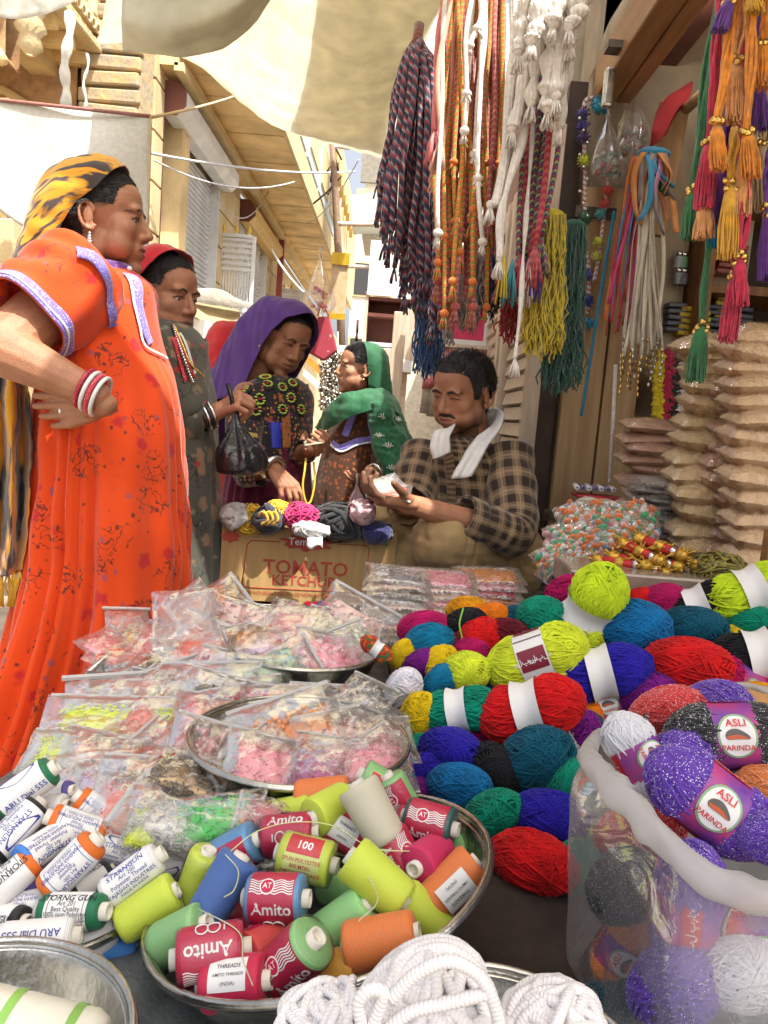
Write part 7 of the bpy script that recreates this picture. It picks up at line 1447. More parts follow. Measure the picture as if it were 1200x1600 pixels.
def tangle(px, py, d, rx, ry, rz, n, r, mat, label, cat, seed, nm='lace_bundle', flat=False, wob=.35, grp=None):
    q = np.random.RandomState(seed); c = at(px, py, d); t = thing(nm, label, cat, tuple(c), grp); th = np.linspace(0, 2 * math.pi, 24, endpoint=False); b = MB(); b.ell((0, 0, 0), (rx * .82, ry * .82, rz * .82), 16, 12); b.v = [b.v[0] + np.array(c)]; b.build('inner', mat, t)
    b = MB()
    for i in range(n):
        nr = q.normal(size=3); nr /= np.linalg.norm(nr); u = np.cross(nr, [0, 0, 1.]); u /= np.linalg.norm(u) + 1e-6; v = np.cross(nr, u); k = q.uniform(.85, 1.12); off = nr * q.uniform(-.55, .55); rad = math.sqrt(max(.1, 1 - off @ off))
        p = ((u[None] * np.cos(th)[:, None] + v[None] * np.sin(th)[:, None]) * rad + off) * k * [rx, ry, rz]; p = p + wob * min(rx, rz) * .35 * np.stack([snoise(p, 30, seed + i * 3 + j) for j in range(3)], -1); p += np.array(c)
        if flat:
            up_ = p - np.array(c); up_ /= np.linalg.norm(up_, axis=1)[:, None] + 1e-9; b.grid(np.stack([p - np.cross(up_, np.gradient(p, axis=0) / (np.linalg.norm(np.gradient(p, axis=0), axis=1)[:, None] + 1e-9)) * r * 3 * s for s in (-1, 0, 1)], 1), cu=True)
        else: b.tube(p, r, 5, closed=True)
    b.build('strands', mat, t, solid=.0012 if flat else 0); return t
CL = lambda n, c: pm('trim_' + n, c, .8, var=.25, vs=60, sheen=.3, bump=.3, bs=300)
LC = 'trims heaped in the ketchup carton'
for i, (px, py, rx, rz, c, lab, fl) in enumerate([(368, 806, .035, .032, (.72, .70, .68), 'white lace bundle at the carton corner', True), (388, 812, .045, .038, (.70, .42, .01), 'mustard yellow wool bundle in the carton', False), (420, 812, .040, .035, (.03, .03, .05), 'black and yellow trim bundle in the carton', True), (436, 800, .034, .028, (.72, .46, .01), 'second yellow wool bundle at the carton back', False), (471, 808, .046, .034, (.55, .01, .14), 'hot pink wool bundle in the carton', False), (530, 816, .072, .048, (.010, .010, .012), 'large black lace bundle in the carton', True), (566, 800, .034, .03, (.66, .40, .42), 'pink and white lace bundle in the carton', True), (588, 832, .042, .028, (.012, .016, .10), 'navy blue trim bundle at the carton end', True), (486, 828, .045, .018, (.60, .60, .58), 'white and black lace strip over the carton edge', True)]):
    cc = Mc.inverted() @ at(px, py, 2.0); dd = 2.06 + .03 * (i % 2) if i != 8 else 1.985
    tangle(px, py, dd, rx, .05 if i != 8 else .02, rz, 46 if not fl else 30, .0022, CL(str(i), c), lab, 'trim', i * 7 + 2, 'lace_bundle' if fl else 'wool_bundle', fl, grp=LC)
lp = MB(); g_ = np.array([[tuple(at(480 + 4 * j, 838 + 2.4 * i + (4 * math.sin(j * 1.1) if i == 7 else 0), 1.952 - (.004 if i > 1 else -.02))) for j in range(7)] for i in range(8)]); lp.grid(g_); tag(lp.build('lace_end', CL('lace_end', (.72, .71, .70)), solid=.002), 'scalloped white lace end hanging over the carton print', 'lace')
# pieces of yellow trim in black bundle
for k in range(3): b = MB(); b.tube(cr([tuple(at(404 + 9 * k, 806, 1.99)), tuple(at(412 + 9 * k, 800, 1.975)), tuple(at(418 + 8 * k, 812, 1.975)), tuple(at(408 + 9 * k, 820, 1.985))], 16), .004, 6); tag(b.build('trim_loop', CL('1', (.7, .42, .01))), ['leftmost yellow trim loop on the black trim bundle', 'middle yellow trim loop on the black trim bundle', 'yellow trim loop next to the hot pink wool'][k], 'trim', 'yellow trim loops')
# ------------------------------------------------------------------ sack of glitter yarn
def glitter(name, c):
    if 'gl_' + name in MATS: return MATS['gl_' + name]
    m, N, L, b = newmat('gl_' + name); MATS['gl_' + name] = m; b.inputs['Roughness'].default_value = .7; b.inputs['Sheen Weight'].default_value = .3
    tc = N.new('ShaderNodeTexCoord'); v = N.new('ShaderNodeTexVoronoi'); v.inputs['Scale'].default_value = 480; L.new(tc.outputs['Object'], v.inputs[0]); f = math_node(N, L, 'LESS_THAN', v.outputs[0], .30); sp = N.new('ShaderNodeSeparateXYZ'); L.new(v.outputs['Color'], sp.inputs[0]); f = math_node(N, L, 'MULTIPLY', f, math_node(N, L, 'GREATER_THAN', sp.outputs[0], .55)); L.new(mixc(N, L, f, c, (.8, .8, .85)), b.inputs['Base Color']); L.new(math_node(N, L, 'MULTIPLY', f, .6), b.inputs['Metallic']); return m
G = dict(purple=glitter('purple', (.10, .025, .36)), black=glitter('black', (.012, .011, .014)), red=glitter('red', (.55, .02, .02)), white=glitter('white', (.62, .62, .66)), teal=glitter('teal', (.004, .06, .08)), orange=glitter('orange', (.7, .2, .03)))
SG = 'glitter yarn balls in the clear sack'
for (px, py, r_, d, a, t, c, bnd, lab, rot) in [
 (1108, 1252, 62, .66, -38, 12, 'purple', 'badge', 'purple glitter ball with large upright bird badge', 0), (1140, 1150, 56, .74, 4, 10, 'black', 'badge', 'black glitter ball with bird label turned over', 180), (1000, 1185, 44, .74, -62, 15, 'white', 'badge', 'white glitter ball with slanting bird label', 150),
 (1042, 1112, 42, .82, 30, 40, 'red', None, 'red glitter ball at the back of the sack', 0), (1122, 1102, 44, .82, 10, 40, 'purple', None, 'purple glitter ball highest at the sack back', 0), (1060, 1190, 46, .74, 60, 40, 'purple', None, 'purple glitter ball between the white and black ones', 0),
 (1165, 1240, 40, .72, 10, 40, 'teal', None, 'dark teal glitter ball under the turned label', 0), (1200, 1235, 36, .70, 10, 40, 'orange', None, 'orange glitter ball at the picture edge', 0), (1215, 1310, 46, .62, 10, 30, 'purple', None, 'purple glitter ball nearest the sack rim', 0),
 (975, 1385, 52, .70, 70, 30, 'black', None, 'black glitter ball seen through the sack side', 0), (1078, 1420, 62, .63, 88, 6, 'purple', 'badge', 'glitter ball with script label behind the film', 90), (1055, 1540, 60, .62, 60, 30, 'purple', None, 'purple glitter ball low behind the film', 0), (1160, 1520, 56, .60, 40, 40, 'white', None, 'silver white glitter ball low behind the film', 0), (975, 1480, 44, .70, 70, 12, 'orange', 'badge', 'orange glitter ball with bird label behind the film', 20), (1000, 1300, 50, .74, 30, 30, 'red', None, 'red glitter ball deep behind the sack film', 0), (1185, 1440, 52, .62, 20, 20, 'red', 'badge', 'red glitter ball with label low at the edge', 60), (960, 1560, 46, .70, 60, 30, 'teal', None, 'teal glitter ball lowest behind the film', 0)]:
    o = yarn_ball(px, py, r_, d, a, t, G[c], lab, bnd, SG); o.matrix_basis = o.matrix_basis @ Matrix.Rotation(R(rot), 4, 'Z')
sk = thing('plastic_sack', 'clear plastic sack with thick rolled rim holding glitter yarn', 'sack', at(1120, 1600, .64))
rim = np.array([tuple(at(*q)) for q in [(922, 1172, .72), (955, 1228, .655), (1012, 1286, .612), (1076, 1348, .585), (1140, 1392, .57), (1208, 1402, .56), (1290, 1380, .58), (1360, 1290, .66), (1330, 1150, .78), (1220, 1082, .88), (1110, 1074, .90), (1020, 1102, .86), (955, 1136, .79)]])
def closed_cr(C, n): k = len(C); E = cr(np.concatenate([C[-2:], C, C[:3]]), (k + 4) * 20 + 1); s = E[40:40 + k * 20]; return s[np.linspace(0, len(s), n, endpoint=False).astype(int)]
Rm = closed_cr(rim, 90); ctr_ = Rm.mean(0); rows = [Rm]
for f, z, out in [(.15, None, 1.01), (.4, None, 1.02), (.7, None, 1.02), (.95, None, .98), (1.0, None, .88)]:
    Q = Rm.copy(); Q[:, 2] = Rm[:, 2] * (1 - f) + .557 * f; Q[:, :2] = ctr_[:2] + (Q[:, :2] - ctr_[:2]) * out; Q += .010 * snoise(Q * [1, 1, .3], 22, 5)[:, None] * [1, 1, 0]; rows.append(Q)
P = cr(np.array(rows), 40); P += .0016 * snoise(P * [1, 1, .6], 50, 8)[..., None]
b = MB(); b.grid(P, cv=True); b.build('film', plastic('sack_film', clear=.74, white=.30, rough=.16, bump=.6, bs=22), sk)
rr = np.interp(np.arange(90), [0, 8, 35, 44, 60, 80, 90], [.0085, .0115, .0120, .010, .004, .0045, .0085]) * (1 + .12 * np.sin(np.linspace(0, 6.283 * 4, 90, endpoint=False)) + .05 * np.sin(np.linspace(0, 6.283 * 13, 90, endpoint=False)))
b = MB(); b.tube(Rm + .0012 * snoise(Rm, 30, 3)[:, None], rr, 14, closed=True); Q = b.v[0]; b.v[0] = Q + (.0014 * snoise(Q, 70, 4) - .0022 * np.clip(1 - np.abs(snoise(Q, 45, 9)) * 3, 0, 1))[:, None]; b.build('rolled_rim', plastic('milky_polythene', (.95, .92, .88), .5, .62, .22, .5, 55), sk)
for k, P_ in enumerate([[(960, 1165), (972, 1150), (975, 1130), (990, 1122)], [(985, 1140), (992, 1125), (1004, 1128), (1012, 1118)]]): b = MB(); b.tube(cr([tuple(at(x, y, .745)) for x, y in P_], 20), .0022, 5); tag(b.build('loose_thread', G['black']), ['curled black glitter thread end inside the sack', 'second curled glitter thread beside the red ball'][k], 'thread')
# ------------------------------------------------------------------ snack bags
def snack_mesh(seed, lump):
    b = MB()
    for P in pillow(1, 1, .46, 30, 22, seed, 2.1, .02):
        P[..., 2] += lump * (snoise(P * [1, 1, 0], 22, seed + 3) + .8 * np.abs(snoise(P * [1, 1, 0], 40, seed + 9))) * (np.abs(P[..., 2]) > .02); b.grid(P * [.94, .94, .94])
    return b.mesh('crisps')
def snack_film(seed):
    b = MB()
    for P in pillow(1, 1, .52, 22, 16, seed, 2.3, .022): b.grid(P)
    return b.mesh('film')
SNK = [snack_mesh(i, .022) for i in range(4)]; SNF = [snack_film(i + 20) for i in range(4)]
M_sf = plastic('snack_film', clear=.84, white=.015, rough=.09, bump=.5, bs=7)
SM = [pm('crisp_tan', (.82, .57, .34), .7, c2=(.68, .43, .24), vs=9, bump=.4, bs=40), pm('crisp_cream', (.84, .64, .36), .7, c2=(.72, .48, .24), vs=12, bump=.6, bs=30), pm('crisp_pink', (.74, .46, .32), .7, c2=(.60, .34, .22), vs=9, bump=.4, bs=36)]
NTH = ['lowest', 'second lowest', 'third lowest', 'fourth lowest', 'fifth lowest', 'sixth lowest', 'seventh lowest', 'eighth lowest', 'ninth lowest', 'tenth lowest', 'eleventh lowest', 'twelfth lowest', 'thirteenth lowest', 'fourteenth lowest']
def snack(px, py, d, w, th, a, m, label, i=[0]):
    i[0] += 1; M = frameM(at(px + rnd.uniform(-6, 6), py, d + rnd.uniform(-.02, .02)), cdir(a + rnd.uniform(-5, 5)), UP + V((rnd.uniform(-.14, .14), -.15, 0))) @ Matrix.Diagonal((w * rnd.uniform(.9, 1.12), .115, th * rnd.uniform(.85, 1.12) / .34, 1)); o = thing('snack_bag', label, 'snack bag', M=M, group='clear bags of snacks in stacks')
    link('snacks', SNK[i[0] % 4], SM[m], o, False); link('film', SNF[i[0] % 4], M_sf, o, False); 
    for sx in (.51, -.51): link('sealed_end', SE, M_sf, o, False, Matrix.Translation((sx, 0, 0)))
b = MB(); P = np.stack(np.meshgrid(np.linspace(-.035, .035, 3), np.linspace(-.47, .47, 9), indexing='ij') + [np.zeros((3, 9))], -1); P[..., 2] = .03 * np.sin(P[..., 1] * 16); b.grid(P); SE = b.mesh('sealed_end')
for k, y in enumerate([815, 800, 784, 768, 750, 733, 717, 701, 685, 666]): snack(1016 + rnd.uniform(-6, 6), y, 2.24, .19, .036, rnd.uniform(-4, 3), 2, NTH[k] + ' pinkish snack bag of the far small stack' if k < 9 else 'topmost pinkish snack bag of the far small stack')
for k, y in enumerate([855, 829, 800, 772, 743, 716, 689, 660, 633, 606, 581, 558, 540]): snack(1098 + rnd.uniform(-7, 7) + (0 if y > 640 else 14), y, 1.98, .17, .05, rnd.uniform(-3, 9), 1, (NTH[k] if k < 12 else 'topmost') + ' cream snack bag of the middle stack')
for k, y in enumerate([858, 832, 803, 775, 745, 717, 690, 662, 634, 607]): snack(1140 + rnd.uniform(-5, 5), y + 6, 1.94, .13, .048, rnd.uniform(4, 14), 2, (NTH[k] if k < 9 else 'topmost') + ' reddish snack bag between the two tall stacks')
for k, y in enumerate([872, 842, 811, 780, 748, 714, 683, 655, 628, 600, 576, 553, 530]): snack(1178 + rnd.uniform(-7, 7), y, 1.80, .155, .052, rnd.uniform(-2, 8), 0, (NTH[k] if k < 12 else 'topmost') + ' tan snack bag of the stack at picture edge')
# small grey packets stacked in front of the far stack
for k in range(11): packet(1030 + rnd.uniform(-14, 14), 838 - k * 8.4, 2.06 - .003 * k, .14, .10, .02, rnd.uniform(-14, 14), 'disc', ['silver', 'clear', 'bronze'][k % 3], (NTH[k] if k < 10 else 'topmost') + ' grey sequin packet of the low pile before the snack bags', UP + V((rnd.uniform(-.1, .1), -.15, 0)), False, grp='grey sequin packets in a pile')
rk = thing('snack_crate', 'wooden crate end holding up the tan snack stack', 'crate', at(1190, 800, 1.7)); p = at(1192, 800, 1.62); part('end_board', (p.x + .03, p.y, .70), (.03, .03, .42), M_woodY, rk); part('base', (p.x + .02, p.y + .18, .60), (.4, .3, .04), M_woodY, rk)
# ------------------------------------------------------------------ pompom packets, sticks, cord, rolls
POMC = [(.72, .10, .16), (.72, .45, .04), (.05, .25, .50), (.72, .42, .40), (.05, .38, .14), (.70, .70, .66), (.72, .20, .04)]
def pom_mesh(ci):
    q = np.random.RandomState(ci + 31); b = MB()
    for i in range(26):
        x, y = q.uniform(-.42, .42, 2); b.ell((x, y, q.uniform(-.09, .12)), .062, 8, 6)
    return b.mesh('pompoms')
POM = [pom_mesh(i) for i in range(7)]; PMM = [pm('pompom_%d' % i, c, .9, sheen=.5, var=.15, vs=80) for i, c in enumerate(POMC)]
for k, (px, py, w, a) in enumerate([(880, 868, 88, 30), (900, 838, 90, 8), (925, 815, 96, -6), (960, 808, 92, -12), (985, 826, 80, -30), (945, 848, 84, 6), (915, 880, 70, 40), (990, 806, 70, -20), (870, 890, 60, 50), (905, 805, 70, 10)]):
    d = 1.86 - (py - 805) * .0012; c0 = at(px, py, d); M = frameM(c0, cdir(a), UP * .6 + toCam(c0) * .6) @ Matrix.Diagonal((w * d / FPX, .075 * w / 88, .16, 1)); o = thing('pompom_packet', ['front left pompom packet leaning to the shade', 'second pompom packet from the front left', 'upper middle packet of mixed pompoms', 'upper packet of mixed pompoms near the rolls', 'pompom packet slanting beside the grey pile', 'central packet of mixed pompoms', 'lowest pompom packet next to red sticks', 'highest pompom packet under the snack bags', 'pompom packet nearest the seated man', 'pompom packet beneath the thread rolls'][k], 'pompom packet', M=M, group='packets of mixed pompoms')
    for j in range(7): link('pompoms', POM[j], PMM[j], o, False, Matrix.Rotation(j * .9 + k, 4, 'Z') @ Matrix.Translation((0, 0, .02 * j - .06)), kind='stuff')
    link('film', FILM[k % 5], M_zip, o, False, Matrix.Diagonal((1.1, 1.1, 1.6, 1)))
for k, (x0, y0, x1, y1) in enumerate([(935, 876, 1010, 884), (960, 870, 1040, 896), (990, 868, 1060, 886), (1010, 880, 1084, 906), (975, 850, 1030, 876), (1040, 862, 1090, 884), (1000, 842, 1066, 868)]):
    A, B = at(x0, y0, 1.66), at(x1, y1, 1.62); t = thing('tassel_stick', ['leftmost red stick with gold tips beside pompoms', 'second red and gold stick from the pompoms', 'red gold stick in the middle of the pile', 'lowest red gold stick near the black yarn', 'red stick lying crosswise on top', 'short red stick near the gold cord', 'red and white stick at the back of pile'][k], 'tassel stick', tuple(A), 'red sticks with gold thread tips')
    b = MB(); b.tube([A, A.lerp(B, .5), B], .0115, 10); b.build('wound_thread', pm('red_wound_thread', (.55, .02, .02), .6, var=.3, vs=200), t)
    for f in (.0, .45, .98): b = MB(); c = A.lerp(B, f); b.ell(c, (.017, .014, .014), 10, 8); [b.tube([c, c + V((rnd.uniform(-.03, .03), rnd.uniform(-.02, .02), rnd.uniform(-.01, .022)))], .0022, 4) for _ in range(14)]; b.build('gold_tuft', pm('gold_zari', (.62, .36, .05), .35, metal=.6, var=.3, vs=90), t)
    b = MB(); b.tube([A.lerp(B, .72), A.lerp(B, .84)], .0122, 10); b.build('silver_band', M_silver, t)
tangle(1124, 893, 1.62, .052, .05, .036, 60, .0026, pm('gold_cord', (.40, .32, .05), .5, c2=(.05, .05, .03), vs=120), 'ball of gold and black twisted cord', 'cord', 77, 'cord_ball')
rl = thing('roll_packet', 'flat packet of violet thread rolls seen end on', 'packet', at(930, 768, 2.3))
for k in range(7):
    c = at(902 + k * 9.5, 762 + k * .6, 2.3); b = MB(); b.lathe([(.003, 0), (.007, 0), (.0085, .001), (.0085, .1), (.003, .1)], 12, frameM(c, None, V((.15, 1, .0)))); b.build('roll', pm('violet_roll', (.22, .18, .30), .5) if k % 2 else M_paper, rl)
b = MB(); b.box(at(935, 776, 2.33), (.15, .09, .010)); tag(b.build('red_packet', pm('red_film', (.5, .02, .04), .3), None, False, bevel=.004), 'thin red packet under the thread rolls', 'packet')
b = MB(); b.ell(at(930, 806, 2.22), (.085, .06, .055), 20, 14); Q = b.v[0]; b.v[0] = Q + .006 * snoise(Q, 30, 2)[:, None]; tag(b.build('cotton_bundle', pm('white_bundle', (.62, .58, .48), .6)), 'pale cloth bundle beneath the thread rolls', 'bundle')
# tray under the red sticks
b = MB(); b.box(at(1000, 905, 1.64), (.34, .16, .05)); tag(b.build('trinket_tray', pm('clear_box', (.32, .26, .20), .15, metal=.2), None, False, bevel=.006), 'shallow glossy tray under the red gold sticks', 'tray')
b = MB(); pts = [tuple(at(842 + 10 * i, 880 + 9 * math.sin(i * 1.3), 1.95)) for i in range(7)]; b.tube(cr(pts, 40), .012, 8); tag(b.build('green_cord_coil', pm('mottled_green', (.06, .10, .03), .4, c2=(.3, .3, .25), vs=60)), 'mottled green shiny cord coil beside the man', 'cord')
# ------------------------------------------------------------------ hanging cords
def braid(name, cols, freq=55, slant=1.0, rough=.8):
    if 'br_' + name in MATS: return MATS['br_' + name]
    m, N, L, b = newmat('br_' + name); MATS['br_' + name] = m; b.inputs['Roughness'].default_value = rough; b.inputs['Sheen Weight'].default_value = .3; b.inputs['Specular IOR Level'].default_value = .2
    tc = N.new('ShaderNodeTexCoord'); sp = N.new('ShaderNodeSeparateXYZ'); L.new(tc.outputs['UV'], sp.inputs[0]); f = math_node(N, L, 'FRACT', math_node(N, L, 'ADD', math_node(N, L, 'MULTIPLY', sp.outputs[0], freq), math_node(N, L, 'MULTIPLY', sp.outputs[1], slant)))
    r_ = N.new('ShaderNodeValToRGB'); r_.color_ramp.interpolation = 'CONSTANT'; L.new(f, r_.inputs[0]); e = r_.color_ramp.elements; n = len(cols); e[0].color = c4(cols[0]); e[0].position = 0; e[1].position = 1 / n; e[1].color = c4(cols[1])
    for i in range(2, n): k = e.new(i / n); k.color = c4(cols[i])
    L.new(r_.outputs[0], b.inputs['Base Color']); return m
def hang_path(a, b_, bend=.02, n=14, seed=0, ease=1.0):
    a, b_ = V(a), V(b_)
    if ease != 1: return [V((a.x + (b_.x - a.x) * t ** ease, a.y + (b_.y - a.y) * t ** ease, a.z + (b_.z - a.z) * t)) + V((.005 * math.sin(9 * t + seed), .005 * math.cos(7 * t + seed), 0)) for t in np.linspace(0, 1, n)]
    q = random.Random(seed); s = V((q.uniform(-1, 1), q.uniform(-1, 1), 0)) * bend
    return [a.lerp(b_, t) + s * math.sin(math.pi * t) + V((.004 * math.sin(9 * t + seed), .004 * math.cos(7 * t + seed), 0)) for t in np.linspace(0, 1, n)]
def tuft(b, c, L_, n, r, seed, spread=.35):
    q = random.Random(seed)
    for i in range(n):
        d = V((q.uniform(-1, 1), q.uniform(-1, 1), 0)) * spread; b.tube([c, c + V((d.x * L_ * .5, d.y * L_ * .5, -L_ * .5)), c + V((d.x * L_ * .8, d.y * L_ * .8, -L_ * q.uniform(.85, 1.1)))], r, 4)
def bundle(nm, label, cat, top, bots, r, mats, tl_=.05, tn=5, seed=0, spreadtop=.015, bend=.02, knot=0):
    t = thing(nm, label, cat, tuple(top)); q = random.Random(seed)
    for i, bo in enumerate(bots):
        m = mats[i % len(mats)]; a = V(top) + V((q.uniform(-1, 1) * spreadtop, q.uniform(-1, 1) * spreadtop, q.uniform(-.02, .02))) if not isinstance(top, list) else top[i]
        P = hang_path(a, bo, bend, 16, seed + i, .42); b = MB(); b.tube(P, r * q.uniform(.85, 1.15), 8)
        if knot: b.ell(P[-1], (r * 2.1, r * 2.1, r * 1.8), 8, 6)
        if tn: tuft(b, P[-1], tl_ * q.uniform(.7, 1.2), tn, r * .4, seed + i)
        b.build('cord', m, t)
    return t
q = random.Random(3)
NV = braid('navy', [(.03, .03, .07), (.03, .03, .07), (.30, .04, .05), (.30, .30, .32)], 34, .8); NV2 = braid('navy2', [(.04, .04, .08), (.22, .22, .26), (.35, .04, .05), (.04, .04, .08)], 30, .8)
tp = at(653, 72, 2.35)
bots = [at(596 + 84 * (i % 12) / 11 + q.uniform(-5, 5), (330 + 170 * ((i % 12) / 11) ** .7 + q.uniform(-70, 20)) if i < 40 else 440 + q.uniform(-30, 40), 2.35 + q.uniform(-.09, .09)) for i in range(46)]
bundle('cord_bundle', 'thick bundle of navy red and grey twisted cords hanging by awning', 'cord bundle', tp, bots, .0075, [NV, NV2], .05, 5, 10, .022, .035)
b = MB(); b.tube([at(655, 40, 2.35), at(652, 66, 2.33), at(658, 84, 2.34)], .016, 10); tag(b.build('rope_knot', braid('rust', [(.25, .10, .07), (.16, .05, .04)], 60), None), 'brown knotted loop holding the navy cord bundle', 'knot')
wire(at(655, 105, 2.3), at(720, 112, 2.3), 0, .004, pm('lilac_cord', (.5, .42, .55)), 'thin lilac cord tied between the hanging bundles', nm='rope')
OG = braid('orangegreen', [(.62, .17, .03), (.10, .26, .04), (.62, .30, .03), (.62, .13, .04)], 60, .6); PK_ = braid('pinkred', [(.40, .08, .08), (.52, .22, .18), (.30, .09, .08)], 60, .7); PEACH = pm('peach_cotton', (.70, .36, .26), .85, sheen=.3, var=.15); PINKC = pm('rose_cotton', (.62, .16, .16), .85, sheen=.3); WC = pm('white_cotton_cord', (.72, .68, .62), .9, var=.1, vs=80, sheen=.3, bump=.4, bs=260)
def multi_bundle(label, xs, ds, ys, xo, r, mats, seed, tl_=.05, tn=6, knot=1, bend=.02):
    q = random.Random(seed); n = len(xs); d0 = [ds + q.uniform(-.07, .07) for _ in range(n)]; t = thing('cord_bundle', label, 'cord bundle', tuple(at(xs[0], -30, ds)))
    for i in range(n):
        P = hang_path(at(xs[i], -40, d0[i]), at(xs[i] + xo + q.uniform(-7, 7), ys[i], d0[i]), bend, 14, seed + i); b = MB(); b.tube(P, r * q.uniform(.85, 1.2), 8)
        if knot:
            b.ell(P[-1], (r * 2.0, r * 2.0, r * 1.8), 8, 6)
            if q.random() < .6: b.ell(P[10], (r * 2, r * 2, r * 1.6), 8, 6); tuft(b, P[10], .022, 6, r * .45, seed + i + 50, .9)
        if tn: tuft(b, P[-1], tl_ * q.uniform(.7, 1.2), tn, r * .42, seed + i)
        b.build('cord', mats[i % len(mats)], t)
q = random.Random(5)
multi_bundle('orange and green speckled cords hanging in the middle', [694 + 98 * i / 49 for i in range(50)], 2.05, [q.choice([300, 345, 395, 440, 480, 350]) if i > 13 else q.choice([470, 490, 440, 380, 410]) for i in range(50)], -12, .0060, [OG, PK_, OG, OG, PK_], 100)
multi_bundle('peach and rose cords beside the orange cords', [712, 709, 714, 706, 718], 2.0, [215, 190, 232, 205, 180], -22, .0075, [PEACH, PINKC], 200, .09, 14, 0)
multi_bundle('thin white knotted cords among the orange cords', [735, 741, 752, 700, 762, 757], 1.96, [150, 205, 72, 365, 378, 240], -12, .0065, [WC], 220, .03, 7, 1)
DB = braid('darkmulti', [(.05, .03, .14), (.40, .04, .06), (.05, .03, .14), (.50, .42, .05), (.05, .2, .2)], 46, .8); RB = braid('redplait', [(.34, .03, .05), (.48, .10, .10)], 50, .9)
multi_bundle('dark multicoloured plaited cords with bright thread ends', [842 + 3.2 * i for i in range(14)], 1.98, [400 + 14 * math.sin(i * 2.1) - (i > 9) * 30 for i in range(14)], -34, .0068, [DB, DB, RB, DB], 260, .10, 14, 0)
for k, c in enumerate([(.62, .50, .05), (.05, .25, .30), (.45, .03, .06), (.62, .55, .5), (.1, .05, .3)]):
    b = MB(); tuft(b, at(788 + 13 * k, 398 + 8 * (k % 2), 1.93), .11, 16, .0022, k, .22); tag(b.build('thread_tassel', pm('tassel_thread_%d' % k, c, .8)), ['yellow thread tassel ending a dark plait', 'teal thread tassel ending a dark plait', 'crimson thread tassel ending a dark plait', 'pale thread tassel ending a dark plait', 'violet thread tassel ending a dark plait'][k], 'tassel')
# plump white cotton ropes with tassels
def puffy(label, pts, d, r, seed, tl_=.05, lobes=5):
    C = cr([tuple(at(x, y, d)) for x, y in pts], 50); u = np.linspace(0, 1, 50); rr = r * (.55 + .4 * np.abs(np.sin(u * math.pi * lobes * .6 + seed)) + .12 * np.sin(u * 23 + seed)); b = MB(); t = thing('cotton_tassel_rope', label, 'cotton rope', tuple(C[0]), 'white puffy cotton ropes'); C = C + .004 * np.stack([snoise(C, 12, seed), snoise(C, 12, seed + 5), 0 * u], -1)
    for k_ in range(9): a_ = k_ * .7; b.tube(C + np.stack([rr * .62 * np.cos(a_ + u * 2.5), rr * .62 * np.sin(a_ + u * 2.5), 0 * u], -1), rr * .42, 6)
    b.build('rope', WC, t); b = MB(); c = V(C[-1])
    b.ell(c, (r * .7, r * .7, r * .7), 8, 6); tuft(b, c, tl_, 26, .0024, seed, .40); b.build('tassel', WC, t)
for k, (pts, d, r) in enumerate([([(806, -30), (800, 90), (795, 200), (780, 310), (770, 320)], 1.90, .016), ([(835, -30), (822, 60), (815, 150), (800, 200)], 1.86, .019), ([(838, -30), (826, 120), (810, 240), (785, 330), (776, 405)], 1.88, .012), ([(862, -30), (862, 60), (850, 140)], 1.80, .022), ([(890, -30), (888, 70), (872, 140), (860, 170)], 1.80, .021), ([(905, -30), (893, 50), (880, 130), (876, 195)], 1.84, .016), ([(880, -30), (866, 20), (866, 34)], 1.74, .024), ([(845, -30), (840, 40), (832, 62)], 1.74, .022), ([(920, -30), (905, 20), (888, 40)], 1.74, .022), ([(832, 150), (826, 300), (818, 420), (804, 560)], 1.92, .0065), ([(818, -30), (812, 60), (806, 140), (790, 262)], 1.93, .016), ([(850, -30), (846, 50), (838, 110), (830, 160)], 1.83, .018), ([(874, -30), (878, 60), (868, 120), (866, 150)], 1.78, .018), ([(900, -30), (898, 30), (892, 62)], 1.76, .02), ([(826, -30), (818, 40), (812, 80)], 1.78, .018)]):
    puffy(['puffy white cotton rope hanging leftmost', 'second puffy white cotton rope from the orange cords', 'long thin white cotton rope reaching to the yellow hank', 'thick white rope with frayed tassel in front', 'thick white rope beside the timber post', 'white rope nearest the wooden lintel', 'short thick white tassel at the very top', 'short white tassel left of the thick top one', 'white tassel near the lintel beam', 'thinnest long white rope hanging to the man\'s head', 'white cotton rope tucked behind the leftmost one', 'white cotton rope in the middle with short tassel', 'white rope just in front of the thick one', 'stubby white tassel close to the lintel', 'stubby white tassel close to the orange cords'][k], pts, d, r, k + 1, .045)
# yarn hanks
def hank(label, x0, y0, x1, y1, w0, w1, d, mat, n, seed, r=.0022, wav=.010, loop=True):
    q = np.random.RandomState(seed); t = thing('yarn_hank', label, 'yarn hank', tuple(at(x0, y0, d)), 'loose hanks of hanging yarn'); b = MB(); u = np.linspace(0, 1, 26)
    for i in range(n):
        f = q.uniform(-1, 1); g2 = np.clip(f + q.normal(0, .2), -1.1, 1.1); ye = y1 + q.uniform(-28, 8) - abs(f) * 18; dd = d + q.uniform(-.03, .03)
        px = x0 + (x1 - x0) * u + (w0 * f * (1 - u) + w1 * g2 * u) + q.normal(0, 1.0, 26); py = y0 + (ye - y0) * u - (1 - u) ** 6 * 0; P = np.array([tuple(at(a, c, dd)) for a, c in zip(px, py)]); P += wav * np.stack([snoise(P, 28, seed * 50 + i), snoise(P, 28, seed * 50 + i + 7), .4 * snoise(P, 20, seed * 50 + i + 9)], -1) * u[:, None] ** .5; b.tube(P, r, 4, cap=False)
    b.build('strands', mat, t, kind='stuff'); c = MB(); c.ell(at(x0, y0 + 4, d), (w0 * d / FPX * 1.05, .02, .022), 12, 8); c.build('loop_top', mat, t); return t
